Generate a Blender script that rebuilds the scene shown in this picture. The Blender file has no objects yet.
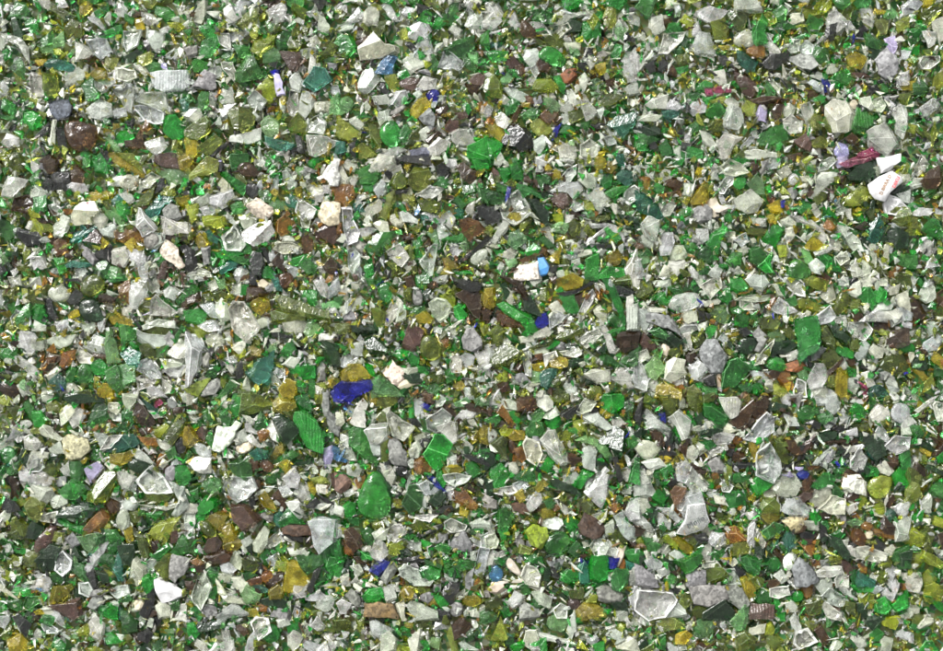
# A bed of crushed bottle glass seen straight from above, in flat overcast daylight.
# Every shard is built as real solid geometry; the 300 largest are objects of their own.
import bpy, bmesh, math, random, re
import numpy as np
from mathutils import Vector, Matrix, noise

random.seed(11)
rng = np.random.default_rng(11)
S = 0.0005                     # metres per outline unit: the bed in view is about 47 cm wide
CX, CY = 471.5, 325.5
HC = 1500.0                    # camera height in the same units
SKY, SUN, EXPO = 0.145, 1.9, 0.86
DATA = """
@37 36
C 265,20 370,15 400,80 340,120 300,85|clear glass wedge with a grey hollow face
w 208,30 262,50 302,100 215,128
C 470,0 565,0 545,50 490,82 472,50|clear glass shard with a bright white rim
D 590,45 575,90 490,145 470,110 540,75
o 550,110 590,88 630,100 615,140 570,158 548,140
g 590,160 630,132 670,150 672,185 610,190
W 620,200 700,185 810,190 812,270 770,300 690,305 630,270|ridged clear glass slab with stepped lines
W 565,312 690,310 712,390 680,405 545,355
C 516,385 560,375 640,390 688,420 680,470 640,478 580,455|clear oval flake with white edge
G 700,440 750,430 803,500 790,550 730,555 690,520 690,480|deep emerald glass block
B 145,475 200,455 290,475 325,500 320,570 270,635 215,625 165,580|big rounded brown glass chunk with dull face
R 70,365 110,340 165,345 185,385 170,430 110,455 70,420|rough dark grey slag lump
T 45,140 90,125 170,145 198,165 190,190 110,180 50,165
W 310,230 370,215 418,250 350,300 320,285
G 240,260 280,215 310,235 305,270 335,310 320,345 270,345 262,300
w 275,395 340,345 400,370 405,430 350,455 300,440
C 410,290 450,300 490,265 525,290 515,330 510,410 470,380 455,345
W 525,155 570,160 602,195 580,210 540,180
w 150,200 270,160 265,210 220,265 160,265
B 478,570 570,560 580,608 490,605
Y 290,205 320,180 370,195 375,225 310,235
w 600,0 690,0 680,50 640,80 605,40
W 400,400 470,385 480,430 420,440
K 580,30 600,25 625,70 600,85
O 30,200 110,230 120,310 70,340 30,280
o 370,110 440,120 420,175 370,165
w 425,170 530,190 540,225 490,245 430,230
l 370,560 410,555 450,620 420,630
G 450,520 510,510 520,550 440,600 420,560
W 590,580 680,550 700,600 650,645 600,610
K 0,540 60,475 70,500 20,545
w 75,460 105,465 95,580 65,585
K 110,500 150,505 155,600 120,590
W 0,210 20,220 35,320 0,330
l 90,20 140,10 145,50 90,60
l 20,60 100,50 90,90 30,90
g 20,20 80,0 90,30 40,55
T 770,350 814,330 814,410 790,400
g 700,300 810,290 800,320 720,330
:Y 20,140,28 400,340,32 200,300,28 235,345,20 390,515,28 430,490,22 740,20,30 620,220,20
:o 100,190,22 110,90,30 150,100,20 700,410,20 740,590,30 100,600,30 150,620,24 780,640,24
:B 290,125,18 760,405,18 560,540,26 320,160,20 600,490,30
:K 520,475,24 410,475,16 30,610,20 350,610,22 370,640,20 190,400,16
:G 260,640,26 310,640,18 580,625,26 50,340,20 380,465,22 770,150,16
:w 10,380,22 30,400,20 320,470,30 340,500,22 560,260,35 620,280,20 720,80,30 690,50,20 780,90,24 140,310,26 200,340,22 450,600,30 800,480,20
:V 690,160,24
:W 430,270,14 710,120,18 680,210,14 740,240,14 170,310,14
:O 60,240,30 30,430,26 60,500,20 120,130,20 680,490,14 450,110,20
@187 36
G 65,100 80,30 165,5 170,50 120,110 70,122|bright emerald glass lump with ragged face
g 30,145 60,128 110,145 100,185 40,190
S 60,235 95,185 155,215 155,280 130,292 30,275|flat slate grey shard
g 190,110 240,75 258,130 230,145
g 255,50 330,60 340,105 285,120
g 265,200 320,110 365,115 410,210 370,235 270,245|glossy emerald shard with pale inner facet
w 190,150 245,145 268,220 250,240 200,185
l 415,80 450,52 508,85 500,135 415,140|pale green glass block standing on dark edge
P 505,85 610,90 622,140 590,195 560,185|triangular purple grey shard with rust veins
W 620,75 690,60 705,80 640,120 612,105
W 668,15 700,5 720,30 710,65 680,55
T 630,265 690,170 750,180 782,235 730,275 690,298|teal glass shard with deep blue green centre
g 745,130 770,95 808,130 770,150
S 752,150 808,145 790,188
w 560,230 600,195 622,240 610,300 570,285
W 545,380 560,300 600,300 605,400 580,435 555,420
w 605,415 625,310 690,300 685,370 640,440
w 690,360 770,350 770,415 700,410
O 550,490 600,415 650,480 650,525 560,520
C 650,540 715,545 814,575 700,645 665,640|long clear triangular shard with dark glassy face
W 650,520 660,460 715,430 755,470 740,530
o 365,300 440,220 480,260 475,330 445,365 400,320|yellow green glass slab with soft edges
V 475,205 500,215 530,310 490,318|white ceramic sliver with blue print
N 455,190 500,182 495,212 460,210
O 225,430 260,390 330,400 370,440 350,490 300,520 240,490
w 330,340 370,300 430,350 400,400 340,380
l 405,470 440,435 490,460 490,530 440,545 410,510
T 430,545 500,560 580,590 560,615 490,620 435,590
O 0,510 110,440 130,470 120,520 60,565 0,540
O 60,600 150,540 190,570 130,640 60,640
Y 0,560 50,570 70,620 30,650 0,640
w 175,350 190,290 240,280 260,360 190,370
W 180,380 260,370 190,440 175,420
w 120,175 170,165 200,215 150,225 110,190
g 60,340 80,305 115,310 110,370 85,420 62,400
w 120,300 150,310 150,380 120,385
w 20,400 70,395 80,430 40,470 5,440
K 120,640 220,565 225,580 130,651
S 0,60 50,50 50,95 10,120
W 165,10 225,0 230,70 180,40
w 240,540 330,520 400,490 395,560 330,585 230,570
O 780,40 814,60 790,100 720,130
w 670,110 700,130 690,215 660,210
K 590,540 620,550 650,640 600,620
o 390,270 440,285 400,310 380,300
C 780,280 814,270 814,310 790,320
l 780,350 814,315 814,420 775,415
o 370,30 480,10 460,60 400,110 350,80
g 480,20 530,20 545,60 500,75
O 540,20 630,30 600,70 550,75
:N 470,200,18
:B 390,145,28 205,545,20 390,310,24 640,130,18 290,400,20
:A 170,290,20 490,545,18 50,210,18 460,405,22 690,330,14 800,240,16
:K 475,370,26 470,155,24 260,520,16 30,240,16
:Y 510,390,30 520,350,24 190,240,20 680,90,14 770,520,30 770,620,35
:o 290,335,30 520,480,24 500,430,24 20,190,20 500,300,16
:w 20,250,24 200,240,18 220,490,35 160,450,30 370,430,26 520,400,26 740,330,26 60,440,20 740,380,20 390,630,30 510,630,26
:W 160,465,20 215,180,16 300,380,16 720,460,18
:g 170,515,24 20,345,26 590,375,16 180,330,20 280,630,26 350,610,20 380,580,20 300,265,24 390,210,14
:O 270,340,26 780,440,30 750,580,14 650,370,16 550,560,20 160,410,24 310,610,20 640,100,20 520,220,20 540,180,20
:G 470,640,24 780,330,16
@337 36
G 0,40 10,5 80,10 112,60 50,130 20,90|big flat emerald shard at the top edge
w 120,60 200,10 260,50 330,60 330,100 210,120 130,130
w 115,255 160,170 205,190 230,240 165,310 120,290
n 205,195 230,155 285,100 325,118 300,165 300,200 265,205|light blue shard with violet sheen
C 425,60 490,0 520,80 500,95 450,85
w 360,130 400,95 490,120 480,160 430,180 400,210 370,180
W 550,170 580,90 610,85 690,150 660,185 600,180
g 500,150 520,105 560,160 550,185 500,180
g 580,70 660,20 740,10 740,60 680,110 600,100
W 430,265 470,220 535,235 530,280 470,290|white frosted glass tablet
P 340,255 370,230 440,225 440,260 400,295 370,290
W 280,370 320,300 370,295 385,335 330,390
N 487,310 520,290 552,300 545,340 515,350 490,335|round cobalt blue bead of glass
Y 400,400 440,350 480,335 510,370 470,425 430,445 405,430|thick yellow olive chunk with frosted face
S 445,440 500,395 530,440 520,490 475,475
P 580,500 610,455 655,465 650,500 610,525
G 235,500 290,460 330,480 345,540 320,600 270,590 240,560|round emerald glass nugget with pale glint
o 0,430 50,470 120,520 125,550 40,560 0,540|large pale olive grey slab
l 0,350 60,330 90,360 70,400 20,425 0,400
w 620,520 660,500 700,500 745,560 740,590 660,600 630,570|squarish frosted white chunk
G 712,600 814,540 814,651 715,651|big bright green slab with flat face
b 100,60 110,20 180,0 185,15 130,60
w 70,455 100,440 140,480 120,505 75,475
w 195,330 270,320 290,370 210,370
b 140,340 190,345 205,390 150,365
K 225,260 255,250 285,290 260,315 235,290
o 260,210 320,215 340,270 310,305 280,280
G 330,530 380,480 400,520 370,570 330,580
w 450,510 490,490 520,520 480,570 450,550
O 400,520 450,480 440,560 380,560
b 480,560 540,515 560,530 500,580
w 525,500 570,450 580,480 545,520
S 300,400 350,365 370,390 330,420 295,420
w 500,600 550,550 610,580 600,610 530,651 490,640
R 400,620 450,605 505,610 490,650 400,645
b 540,400 590,375 605,395 570,440 545,430
P 645,420 690,410 710,435 670,450
P 720,235 760,200 800,220 780,270 735,260
b 700,260 770,270 750,320 715,300
g 685,100 760,160 740,190 690,160
l 710,100 760,95 760,150 730,140
G 690,340 725,390 710,420 680,370
A 755,370 785,360 785,400 760,405
G 330,205 370,180 390,215 350,230
b 235,100 260,90 280,115 245,130
l 780,280 814,240 814,300
w 230,640 320,600 370,620 300,651 230,651
o 110,600 150,580 210,640 120,651
O 170,480 210,490 235,570 230,620 190,560
w 210,420 280,400 280,450 230,470
g 90,400 150,410 190,440 110,440
T 0,570 40,580 50,620 0,640
K 60,590 100,570 100,651 70,630
g 780,10 814,5 814,50 770,40
:N 143,522,16
:A 20,235,26 770,460,20 750,50,22 800,380,18
:Y 120,375,22 590,430,28 610,410,24 750,400,20 20,190,30 90,240,20 800,510,18 570,310,20 600,240,20
:G 460,105,26 195,300,18 400,450,26 380,420,20 320,20,24 600,620,20 450,15,26 370,350,24
:K 350,455,20 590,320,18 720,475,24 690,485,20 390,50,30 20,650,16 40,140,18
:b 310,435,20 120,330,22 110,200,26 540,430,18
:w 440,320,30 500,110,26 560,60,30 620,200,26 340,35,30 560,270,22 630,360,20 690,390,16 790,410,24 760,340,24 240,470,18 390,650,26 330,510,14 590,20,26 640,440,20 40,290,30 180,110,18 420,140,18 530,370,20 550,470,16 720,510,14
:o 660,320,26 690,320,20 480,160,28 520,200,24 150,460,24 430,590,26 620,250,30 650,260,20 400,30,16 590,365,18 180,340,14 770,520,24 60,300,18
:O 50,100,26 540,20,24 640,200,22 20,130,30 180,560,14 560,200,22 650,620,28
:S 590,540,20 480,200,26
:W 570,330,14 435,240,10 720,330,16 780,490,16 170,220,14 650,240,12
@487 36
G 280,100 310,60 370,65 425,120 410,165 340,155 290,130|shiny emerald pebble with white flecks
w 195,100 210,75 275,70 275,140 235,165 205,130
P 95,170 110,120 140,105 178,150 140,170
B 400,215 430,185 480,180 485,220 450,255 415,250|orange brown chunk with matte face
b 270,150 290,120 350,160 330,190 285,190
B 155,165 190,150 208,190 180,210
O 0,240 40,210 70,240 75,330 40,330 0,300
o 250,290 270,240 340,230 390,290 340,305 290,300
w 90,285 150,280 220,320 190,360 130,330
W 735,130 760,85 814,100 814,230 760,250 740,200|tall frosted white shard on the right
K 85,565 120,490 180,480 240,530 250,600 190,620 100,600|large near black shard with glossy face
W 45,440 75,415 130,460 95,500 55,480
G 0,540 50,560 82,590 50,651 0,651
Y 0,480 50,465 95,530 70,570 20,530
l 310,340 350,340 395,375 380,410 330,400|pale jade glass shard
w 395,350 440,330 470,390 440,412 400,400
w 430,300 470,290 510,350 490,390 450,360
W 500,340 540,340 600,420 540,455 515,410
B 290,440 320,405 385,410 380,450 340,475 300,455
o 240,480 270,450 350,480 350,520 290,538 250,515
O 445,410 510,400 520,440 450,475
O 625,340 660,315 760,320 750,345 690,370 635,375
T 650,480 700,440 810,420 790,490 740,550 700,510|large deep teal green triangle
W 385,600 440,580 480,600 480,651 400,651
w 510,590 560,560 610,600 590,651 510,651
b 135,440 160,380 185,385 150,470
G 100,380 140,340 175,360 160,400 110,430
G 365,230 400,220 425,260 415,310 385,280
l 570,240 600,230 630,250 610,290 575,280
w 500,230 530,205 548,240 530,290 505,280
Y 590,160 640,145 645,190 610,210
G 675,100 700,50 728,60 720,110 690,130
w 750,290 800,240 814,260 814,310 760,320
N 355,560 370,500 400,480 380,540
g 175,430 240,390 290,410 260,450 200,450
W 210,240 240,215 265,235 240,265
G 400,520 430,480 475,510 460,530
l 70,240 110,205 135,230 110,255 80,250
W 240,180 265,155 285,190 265,220
w 305,315 350,305 370,330 330,340
O 310,20 380,5 415,40 400,60 330,45
G 0,90 50,80 110,85 100,130 30,140
T 0,40 60,30 80,55 10,60
w 420,40 500,30 500,70 440,70
S 600,95 630,80 660,95 620,125
K 540,70 580,65 575,95 545,95
W 0,360 30,390 20,430 0,430
w 540,130 570,110 590,140 560,180
g 110,175 160,180 165,205 120,210
w 60,360 90,320 125,350 100,370
S 250,340 290,325 300,360 260,380
B 210,330 240,325 250,360 225,365
W 400,440 430,420 450,450 430,480 405,470
w 255,570 300,540 320,580 290,640 260,620
w 640,550 690,540 700,580 660,590
K 560,480 600,470 640,480 600,500
b 650,240 690,230 690,260 660,270
g 510,470 560,460 540,510 510,500
:A 648,20,18 488,245,18 730,100,18 755,600,20 800,630,14
:K 520,160,30 500,200,16 755,15,20 130,270,20 30,355,22 600,215,14 670,200,16 570,190,12 540,110,14
:N 90,203,12
:b 290,80,18 180,60,26 590,315,14 530,520,18
:Y 215,370,28 75,375,20 580,190,18 460,520,24 390,585,30
:G 10,110,20 140,190,20 700,400,28 740,380,20 600,380,20 90,160,14 700,630,20 810,560,18 160,220,22
:l 580,320,24 460,580,24 490,90,24 720,200,20
:W 125,55,22 415,180,14 620,575,22 535,30,20 440,20,20 215,35,16 610,530,14 800,400,16 670,290,16
:w 80,180,22 330,570,20 620,420,24 690,470,16 760,50,30 590,20,24 680,130,20 560,120,20 560,260,16 620,540,20 750,410,26 450,150,20 720,20,20 670,60,24 780,360,24 560,540,20 580,60,20 700,270,16
:o 170,90,24 100,600,35 40,650,16 520,370,16 690,190,24 550,620,14 750,450,14 110,110,16 570,400,14 620,250,16 480,130,16 650,130,20 730,250,24 500,20,24 60,110,14
:O 460,200,24 330,220,20 180,470,26 350,480,16 390,140,22 230,200,14 370,560,30 100,640,18 190,270,20 290,30,24 560,310,14 650,470,14
@637 36
W 120,95 150,10 260,0 240,30 170,95|long tapered white shard on the top edge
g 200,80 260,10 290,20 280,60 220,100
W 290,65 340,10 395,5 420,60 430,100 370,108 320,95|broad milky clear shard with grey heart
w 0,100 40,130 60,150 20,190 0,200
K 45,165 90,135 100,190 70,200
K 115,190 120,110 175,155 140,190
B 165,175 185,150 215,185 210,215 170,200
w 525,20 560,5 610,0 640,40 620,60 540,50|rough crusted white pebble
W 680,30 740,35 775,75 765,105 730,80 700,65
A 600,75 650,40 690,70 690,105 640,115 600,90|translucent honey amber lump
K 670,145 720,100 810,95 800,145 750,180 680,170|jagged black brown glass chunk
T 545,85 580,90 640,140 635,190 600,190 560,150|teal glass sliver with rainbow flecks
K 445,100 480,110 520,165 460,155
P 525,190 620,230 650,260 625,330 580,310 545,250|dark purple grey slab with bright edge
w 420,195 470,185 485,250 450,260 425,240
M 365,280 400,278 410,320 380,325
M 410,285 440,270 505,290 500,305 430,305|crumpled magenta pink fragment
G 320,280 370,245 405,260 400,285 340,300
G 355,310 425,320 410,350 370,370 360,340
g 285,310 340,300 350,340 300,345
W 275,400 310,360 375,375 375,410 310,430|white faceted shard like a tent
g 375,410 410,370 440,365 480,410 440,440 385,430
W 470,430 500,370 560,400 575,460 550,505 470,490|long lumpy frosted white shard
w 470,350 510,330 550,360 550,400 500,380
g 275,500 320,465 365,480 350,500 300,530
O 385,490 400,460 460,455 465,510 400,515
b 625,345 700,330 810,340 780,360 700,370 640,365
B 730,400 750,375 800,375 785,440 755,460
V 650,420 670,370 705,405 700,465 660,450
g 660,560 680,525 790,480 814,495 814,560 740,590 670,590|curved bright green bottle shard
W 625,525 650,500 685,505 660,550 635,545|glaring white chip
C 565,600 610,550 640,550 610,590 575,612
D 0,500 60,470 130,510 135,550 60,540 10,520
g 0,520 60,540 120,560 60,600 0,600
W 435,580 480,530 570,550 520,600 500,651 460,651
w 350,520 390,530 430,590 390,600 360,570
G 245,610 300,600 355,620 350,651 250,651
g 690,290 705,250 755,300 735,325 700,325
w 695,245 740,235 775,280 770,310 740,290
o 400,350 480,330 470,360 430,370
W 160,370 200,335 240,380 210,405 165,395
w 50,370 100,330 165,320 150,390 80,390
w 10,440 70,425 130,430 100,460 10,460
w 690,0 740,0 720,20
G 215,175 270,160 270,185 230,200
G 95,210 120,195 155,210 140,235 105,230
O 215,110 270,100 285,140 240,155 220,140
o 570,400 600,350 650,370 640,430 600,430
T 140,405 200,400 230,410 210,450 150,440
K 60,560 90,555 105,600 75,610
Y 430,450 465,455 460,480 430,480
w 590,620 670,620 780,640 760,651 600,651
w 200,600 240,600 240,645 215,651
W 260,530 290,535 285,575 262,570
K 245,580 290,590 260,640 240,620
G 740,570 790,540 800,590 760,610
O 560,620 590,590 580,651 520,651
Y 180,500 215,520 190,560 165,550
G 120,600 160,560 190,640 140,645
w 740,190 800,160 800,230 740,230
:B 380,155,20 610,205,18 50,210,12 530,330,14 15,350,14
:A 340,355,14 60,230,14 20,625,24 380,140,14
:N 800,220,14
:K 180,235,18 640,490,16 790,270,20 240,520,24 420,210,12 440,360,12 690,485,14 210,470,20 290,450,20
:Y 240,265,22 580,60,16 610,475,24 470,60,24 90,315,16 280,245,18 190,530,24 250,65,14
:o 560,0,18 790,20,24 530,90,26 240,120,16 260,225,24 420,60,16 340,450,30 600,380,20 670,180,20 120,130,20 760,70,14 450,480,14 540,610,24 330,240,14 700,210,20 690,300,20 500,160,20
:w 30,20,30 80,20,24 60,60,24 30,240,24 160,230,26 300,240,20 310,270,20 440,220,16 500,270,20 230,290,20 130,290,18 20,280,24 60,340,16 230,450,16 380,460,18 420,610,24 320,560,14 550,520,14 520,130,20 330,200,20 160,60,16 320,80,20 560,220,14 390,190,16 640,290,16 700,620,14 230,340,14 280,640,18 740,480,14 530,10,14
:G 25,110,20 15,210,16 150,510,20 660,300,24 750,10,22 30,610,30 380,500,10 330,590,20 790,600,16 730,290,12 110,0,20 60,280,14 210,310,20 170,260,16 400,130,14
:W 295,120,14 235,455,20 690,490,20 440,150,10 200,350,16 110,350,14 250,320,12
:S 760,290,20 300,155,20 60,40,10 340,170,14
@767 36
g 240,80 270,50 330,85 330,120 290,145 250,130|pale green frosted pentagon shard
S 590,130 650,70 700,130 700,200 650,230 610,200|big slate grey stone with a pointed top
V 640,20 690,10 705,50 685,95 655,60
Y 435,115 470,85 525,100 540,130 510,175 455,165|golden yellow nugget in a clear rim
w 520,60 550,90 540,185 515,180 540,130
S 110,120 180,100 240,110 270,160 230,185 170,165
w 180,55 220,25 250,50 240,95 190,90
w 110,65 140,25 185,15 170,80 130,90
g 375,215 410,185 475,235 430,255 380,240
G 350,230 370,215 395,250 390,285 360,280
N 300,235 330,228 345,265 355,295 315,300|crumbly bright blue fragment
W 225,255 250,240 300,270 305,320 270,290
w 240,215 280,195 310,210 290,235
g 460,500 490,390 540,410 575,450 565,490 530,525 480,525|dark ribbed green shard
w 320,380 360,345 440,360 485,410 460,500 430,520 360,520 320,430|large milky white five sided shard
I 455,360 480,345 498,370 485,392 460,385|small peach coloured round chip
W 180,380 230,365 250,400 255,500 235,530 215,480|upright clear glass splinter with bright rim
w 90,460 130,425 190,470 185,520 130,530 95,500
P 150,570 210,530 240,580 230,625 170,595
o 245,575 290,545 335,570 320,600 255,600
V 370,620 395,580 435,590 440,640 400,651 375,640|small pale violet flake
w 540,520 640,470 720,585 650,650 555,600|big milky clear diamond shard
W 670,410 720,375 755,390 755,430 740,550 700,520 700,460|clear rippled shard on the right edge
b 430,560 460,530 500,560 500,590 450,580
B 25,400 50,370 85,375 75,430 45,450
w 90,390 125,360 155,390 140,430 100,430
w 580,350 620,330 640,380 620,410 580,400
G 255,340 300,320 315,350 290,365
W 465,280 490,260 510,280 490,300
W 0,30 40,30 70,60 65,105 30,80 0,70
b 0,130 30,95 100,100 95,145 50,180 0,170
g 0,540 60,490 100,490 110,540 60,570 0,585
g 0,250 40,290 30,325 0,320
w 0,240 60,250 70,290 40,290
P 470,200 530,200 560,220 500,225
g 610,270 650,250 670,290 640,305
K 545,300 590,260 610,290 560,320
o 230,460 260,420 300,430 300,500 260,510
b 210,290 260,295 280,320 230,320
S 260,600 295,600 295,645 265,645
O 320,430 350,500 350,520 310,480
g 530,10 590,20 640,40 590,70 540,50
o 300,20 360,10 370,60 310,60
D 560,60 620,80 590,130 560,110
W 735,80 760,65 760,120 740,120
W 700,220 750,190 755,260 720,265
w 340,150 400,160 380,195 330,200
M 500,640 560,610 610,640 600,651 500,651
w 500,340 560,330 580,380 560,400 510,370
g 520,395 560,420 590,440 570,450
O 710,320 755,310 755,370 730,360
:N 467,30,18 467,10,14
:W 560,190,18 465,60,24 290,20,26 455,335,16 330,570,10 560,150,14
:w 120,610,28 90,590,20 400,330,24 30,500,20 610,445,26 540,70,10 250,20,24 90,190,35 60,210,24 20,480,18 150,250,20 200,210,14 380,590,14 520,640,20 650,365,20 660,230,20 720,20,24 620,310,20 330,330,16 240,440,14 20,620,20
:G 350,130,20 430,50,26 470,95,14 490,325,20 60,600,24 540,550,20 440,210,14 350,60,16 750,500,24 290,470,16
:Y 330,35,24 400,80,20 170,370,20 520,270,18 160,265,16 140,540,14
:o 30,20,26 150,200,26 180,220,20 530,290,16 90,90,14 280,400,20 150,180,14 520,540,20 290,250,10 150,330,14 190,30,14
:K 100,215,18 100,265,20 660,420,22 440,560,14 330,300,20 490,120,12 640,250,12 480,620,26
:A 180,450,18 350,400,14 490,350,8 60,350,12
:B 330,310,20 290,380,18 170,640,14 710,130,14
:O 380,10,20 440,150,18 160,300,22 100,290,16 740,610,20 450,265,22 380,370,10 60,640,18 750,10,14 600,230,20 490,570,14
:S 500,20,20 690,330,18 10,440,14
:M 560,620,16
@37 156
b 15,30 70,0 110,20 105,80 60,95|red brown glass lump
b 180,80 210,50 255,90 240,155 200,155 180,130|shiny dark red brown nugget
K 80,110 120,80 180,90 190,150 150,185 100,175|craggy black glass lump with small glints
K 30,140 50,115 80,130 80,180 40,185
Y 385,0 420,0 570,90 570,110 540,100 460,65 410,30|yellow olive shard with amber edge
o 420,0 520,0 560,50 570,90 480,40
G 280,30 340,0 390,60 370,90 300,80
K 350,0 380,0 412,45 400,55
P 645,0 745,0 765,65 690,60 640,30
l 640,70 700,60 814,80 810,120 740,165 690,130|flat pale green grey glass plate
Y 755,0 814,0 814,70 790,80 770,60
w 445,130 470,95 540,110 555,140 520,185 460,175|pale round frosted green white shard
w 385,140 450,95 465,100 445,160 390,165
w 560,125 620,90 665,115 600,170 560,170
O 525,265 620,170 650,150 600,270 560,275
K 610,230 650,135 690,125 700,160 640,200
T 590,290 650,220 700,210 735,245 690,260 640,335 600,320|translucent teal slab
o 690,170 740,170 750,210 710,215
Y 270,200 330,190 405,195 400,225 330,240 275,235|long yellow olive splinter lying flat
W 160,160 190,145 250,150 270,190 220,200 175,185
w 200,290 250,250 310,250 340,300 290,330 300,370 190,375 185,330|large pale frosted slab
w 300,340 340,290 380,340 370,375 340,398 310,380
l 355,290 400,270 460,310 475,340 450,375 400,345 370,325|pale oval shard of clear greenish glass
C 550,285 570,290 650,390 575,435 535,360|tall clear triangular shard
S 685,290 720,260 760,275 785,330 750,350 700,340|grainy charcoal stone lump
W 680,330 760,360 814,360 814,420 680,420
T 180,460 200,420 310,385 320,395 270,440 200,475|blue centred teal glass sliver
P 250,460 320,400 355,440 350,470
A 420,400 450,390 540,405 580,440 570,465 430,460|caramel brown bar shaped shard
S 580,450 610,420 650,430 660,470 620,500 590,490|round bluish grey stone
B 80,460 110,445 150,460 160,510 110,550 80,500|rusty red brown lump
I 670,520 700,460 760,490 770,540 800,590 770,610 690,550|speckled cream stone chunk
W 480,510 560,515 590,550 600,651 560,651 545,590 500,560
W 0,540 30,530 55,600 20,612 0,590
S 245,490 270,500 325,560 300,590 250,540
K 320,520 400,495 410,540 370,570 320,550
T 160,590 200,570 290,590 250,605 170,605
g 320,590 370,570 395,600 380,651 350,651
l 395,600 450,600 460,651 390,651
G 90,560 140,550 155,620 120,640
w 90,380 140,320 185,345 170,390 130,440 90,430
W 60,270 110,265 125,310 90,320
G 0,230 45,220 50,290 20,310 0,300
G 430,250 480,245 500,300 480,350 440,300
T 400,240 430,210 465,220 450,250 410,260
b 0,330 70,345 80,365 10,360
w 410,510 480,490 500,560 470,600 410,580
w 340,400 420,370 420,440 360,430
w 450,185 510,210 525,240 500,255 450,210
o 0,370 60,370 90,400 0,420
K 750,200 790,175 814,200 814,210
Y 755,230 814,215 814,280 780,270
w 0,150 40,190 40,220 0,230
W 0,20 15,60 0,90
g 250,10 290,0 280,50 250,60
w 600,500 640,420 690,430 690,470 640,500
P 650,651 670,590 700,570 700,651
G 640,530 680,530 690,560 650,565
w 210,620 250,600 270,630 230,651
b 700,430 800,440 800,460 700,455
w 0,500 20,510 5,530
:A 170,300,24 60,420,26 80,640,18 490,190,12 610,580,10 790,300,12
:Y 105,340,18 365,475,30 510,480,35 550,500,24 190,260,26 190,65,12
:G 175,205,20 540,215,22 350,185,30 400,180,24 460,180,20 60,500,30 30,520,20 10,640,18 550,10,20 640,340,20 790,150,30 190,400,24
:o 460,540,22 220,215,22 230,240,18 550,20,20 320,490,20 480,240,20 170,430,20 650,350,24 540,300,20 10,150,16 150,490,18 270,470,16
:O 350,120,30 400,130,24 290,140,30 130,200,26 90,210,20 500,380,24 660,400,20 390,270,30 720,380,16 780,430,20 580,20,30 530,300,20 150,580,20 60,600,24
:w 210,20,30 240,10,20 170,10,20 520,370,22 500,350,18 600,590,24 630,600,24 150,230,26 620,470,20 570,180,20 100,520,14 40,450,26 740,180,26 650,560,16 580,520,18 520,590,18 250,230,14
:P 680,440,16 450,600,14 720,600,20
:b 50,280,16 170,545,22 190,630,24 280,380,20
:K 20,110,22 790,500,26 140,400,14
:n 630,515,10
:S 390,555,20 630,635,18 800,310,14 30,60,20
:M 280,255,8
@187 156
o 15,100 60,40 110,5 170,30 160,80 110,100 60,105 20,130|long pale olive streaked shard
g 235,20 240,0 330,0 320,50 250,80
b 270,75 300,35 350,40 395,90 370,110 310,110|smooth brown glass pebble with glossy top
K 310,190 330,150 385,150 390,200 350,225
G 195,95 220,90 310,155 300,205 270,190 210,130|bright green glass bar with glassy stripe
w 170,150 190,120 220,150 220,190 185,190
W 105,225 240,180 250,215 215,270 180,285 130,265|curved clear flake like a leaf
w 30,240 110,200 130,250 90,270 40,270
C 70,285 110,268 160,285 155,310 100,330
I 330,275 375,230 460,280 465,305 420,350 390,335|white and grey speckled brick shaped stone
g 385,190 410,170 460,210 450,250 410,240
T 535,250 570,205 595,240 580,280 545,270
w 525,90 545,85 590,150 585,170 550,175 525,130
W 590,300 605,245 640,250 700,290 680,330 630,350|clear shard with dark folded corner
I 705,310 740,250 814,260 814,370 770,378 730,355|knobbly white stone with rough crust
w 740,100 800,15 814,25 814,160 780,155|pale stone slab with dark spots
P 660,405 740,370 800,380 814,450 790,480 720,445|flat maroon brown shard
W 300,415 330,390 450,355 470,410 440,455 360,485 310,455|large flat white translucent shard
w 190,440 260,380 290,430 320,480 290,515 215,510
w 285,330 320,320 370,345 360,375 310,390
A 480,370 530,320 580,360 560,410 510,430 485,400|rough ochre yellow nugget
l 450,260 490,240 530,260 520,290 460,300
w 660,160 720,160 740,185 680,215 650,195
W 740,160 780,165 775,200 745,195
W 680,230 700,205 740,200 735,240 700,248
B 620,460 650,430 680,460 675,510 635,525|rusty amber shard standing upright
K 0,490 40,520 60,600 30,625 0,620|big dark green black shard
S 80,500 125,495 125,570 90,590
g 220,540 330,550 330,585 280,580
T 170,610 230,570 280,580 260,605 190,640
G 150,520 260,510 310,540 250,560 170,550
w 10,640 60,605 120,630 130,651
W 250,640 270,600 310,595 330,630 325,651
K 340,570 360,520 400,530 420,590 400,640 350,640|dark brown black glossy block
W 450,510 485,530 475,580 445,560
W 540,600 570,585 610,620 580,645 550,630
G 560,555 640,530 680,545 620,590 570,590
g 610,590 660,560 705,600 700,635 650,640
w 470,505 500,470 560,470 610,490 590,520 520,530
b 460,580 500,530 530,590 520,630 480,610
b 740,600 780,550 810,600 790,640 760,630
o 0,270 60,265 55,320 25,365
W 0,360 25,380 15,410 0,415
w 370,40 400,0 430,30 430,70 390,60
l 430,0 500,0 490,25 450,20
G 660,30 700,0 720,50 700,70 665,55
S 640,60 700,80 680,90 650,85
T 100,420 125,405 165,450 160,470 120,460
G 180,460 240,490 200,520
g 290,510 340,480 350,540 310,540
K 400,500 430,510 455,590 440,590 405,540
w 720,590 760,610 740,640 710,620
w 510,440 580,435 575,465 520,460
g 240,270 290,250 310,280 290,310 250,310
Y 40,450 70,420 110,450 100,490 60,495
o 90,330 200,330 210,370 160,390 100,380
A 785,170 814,170 814,210 790,210
w 620,350 670,340 660,385 630,385
W 25,125 50,112 75,130 60,145
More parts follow.
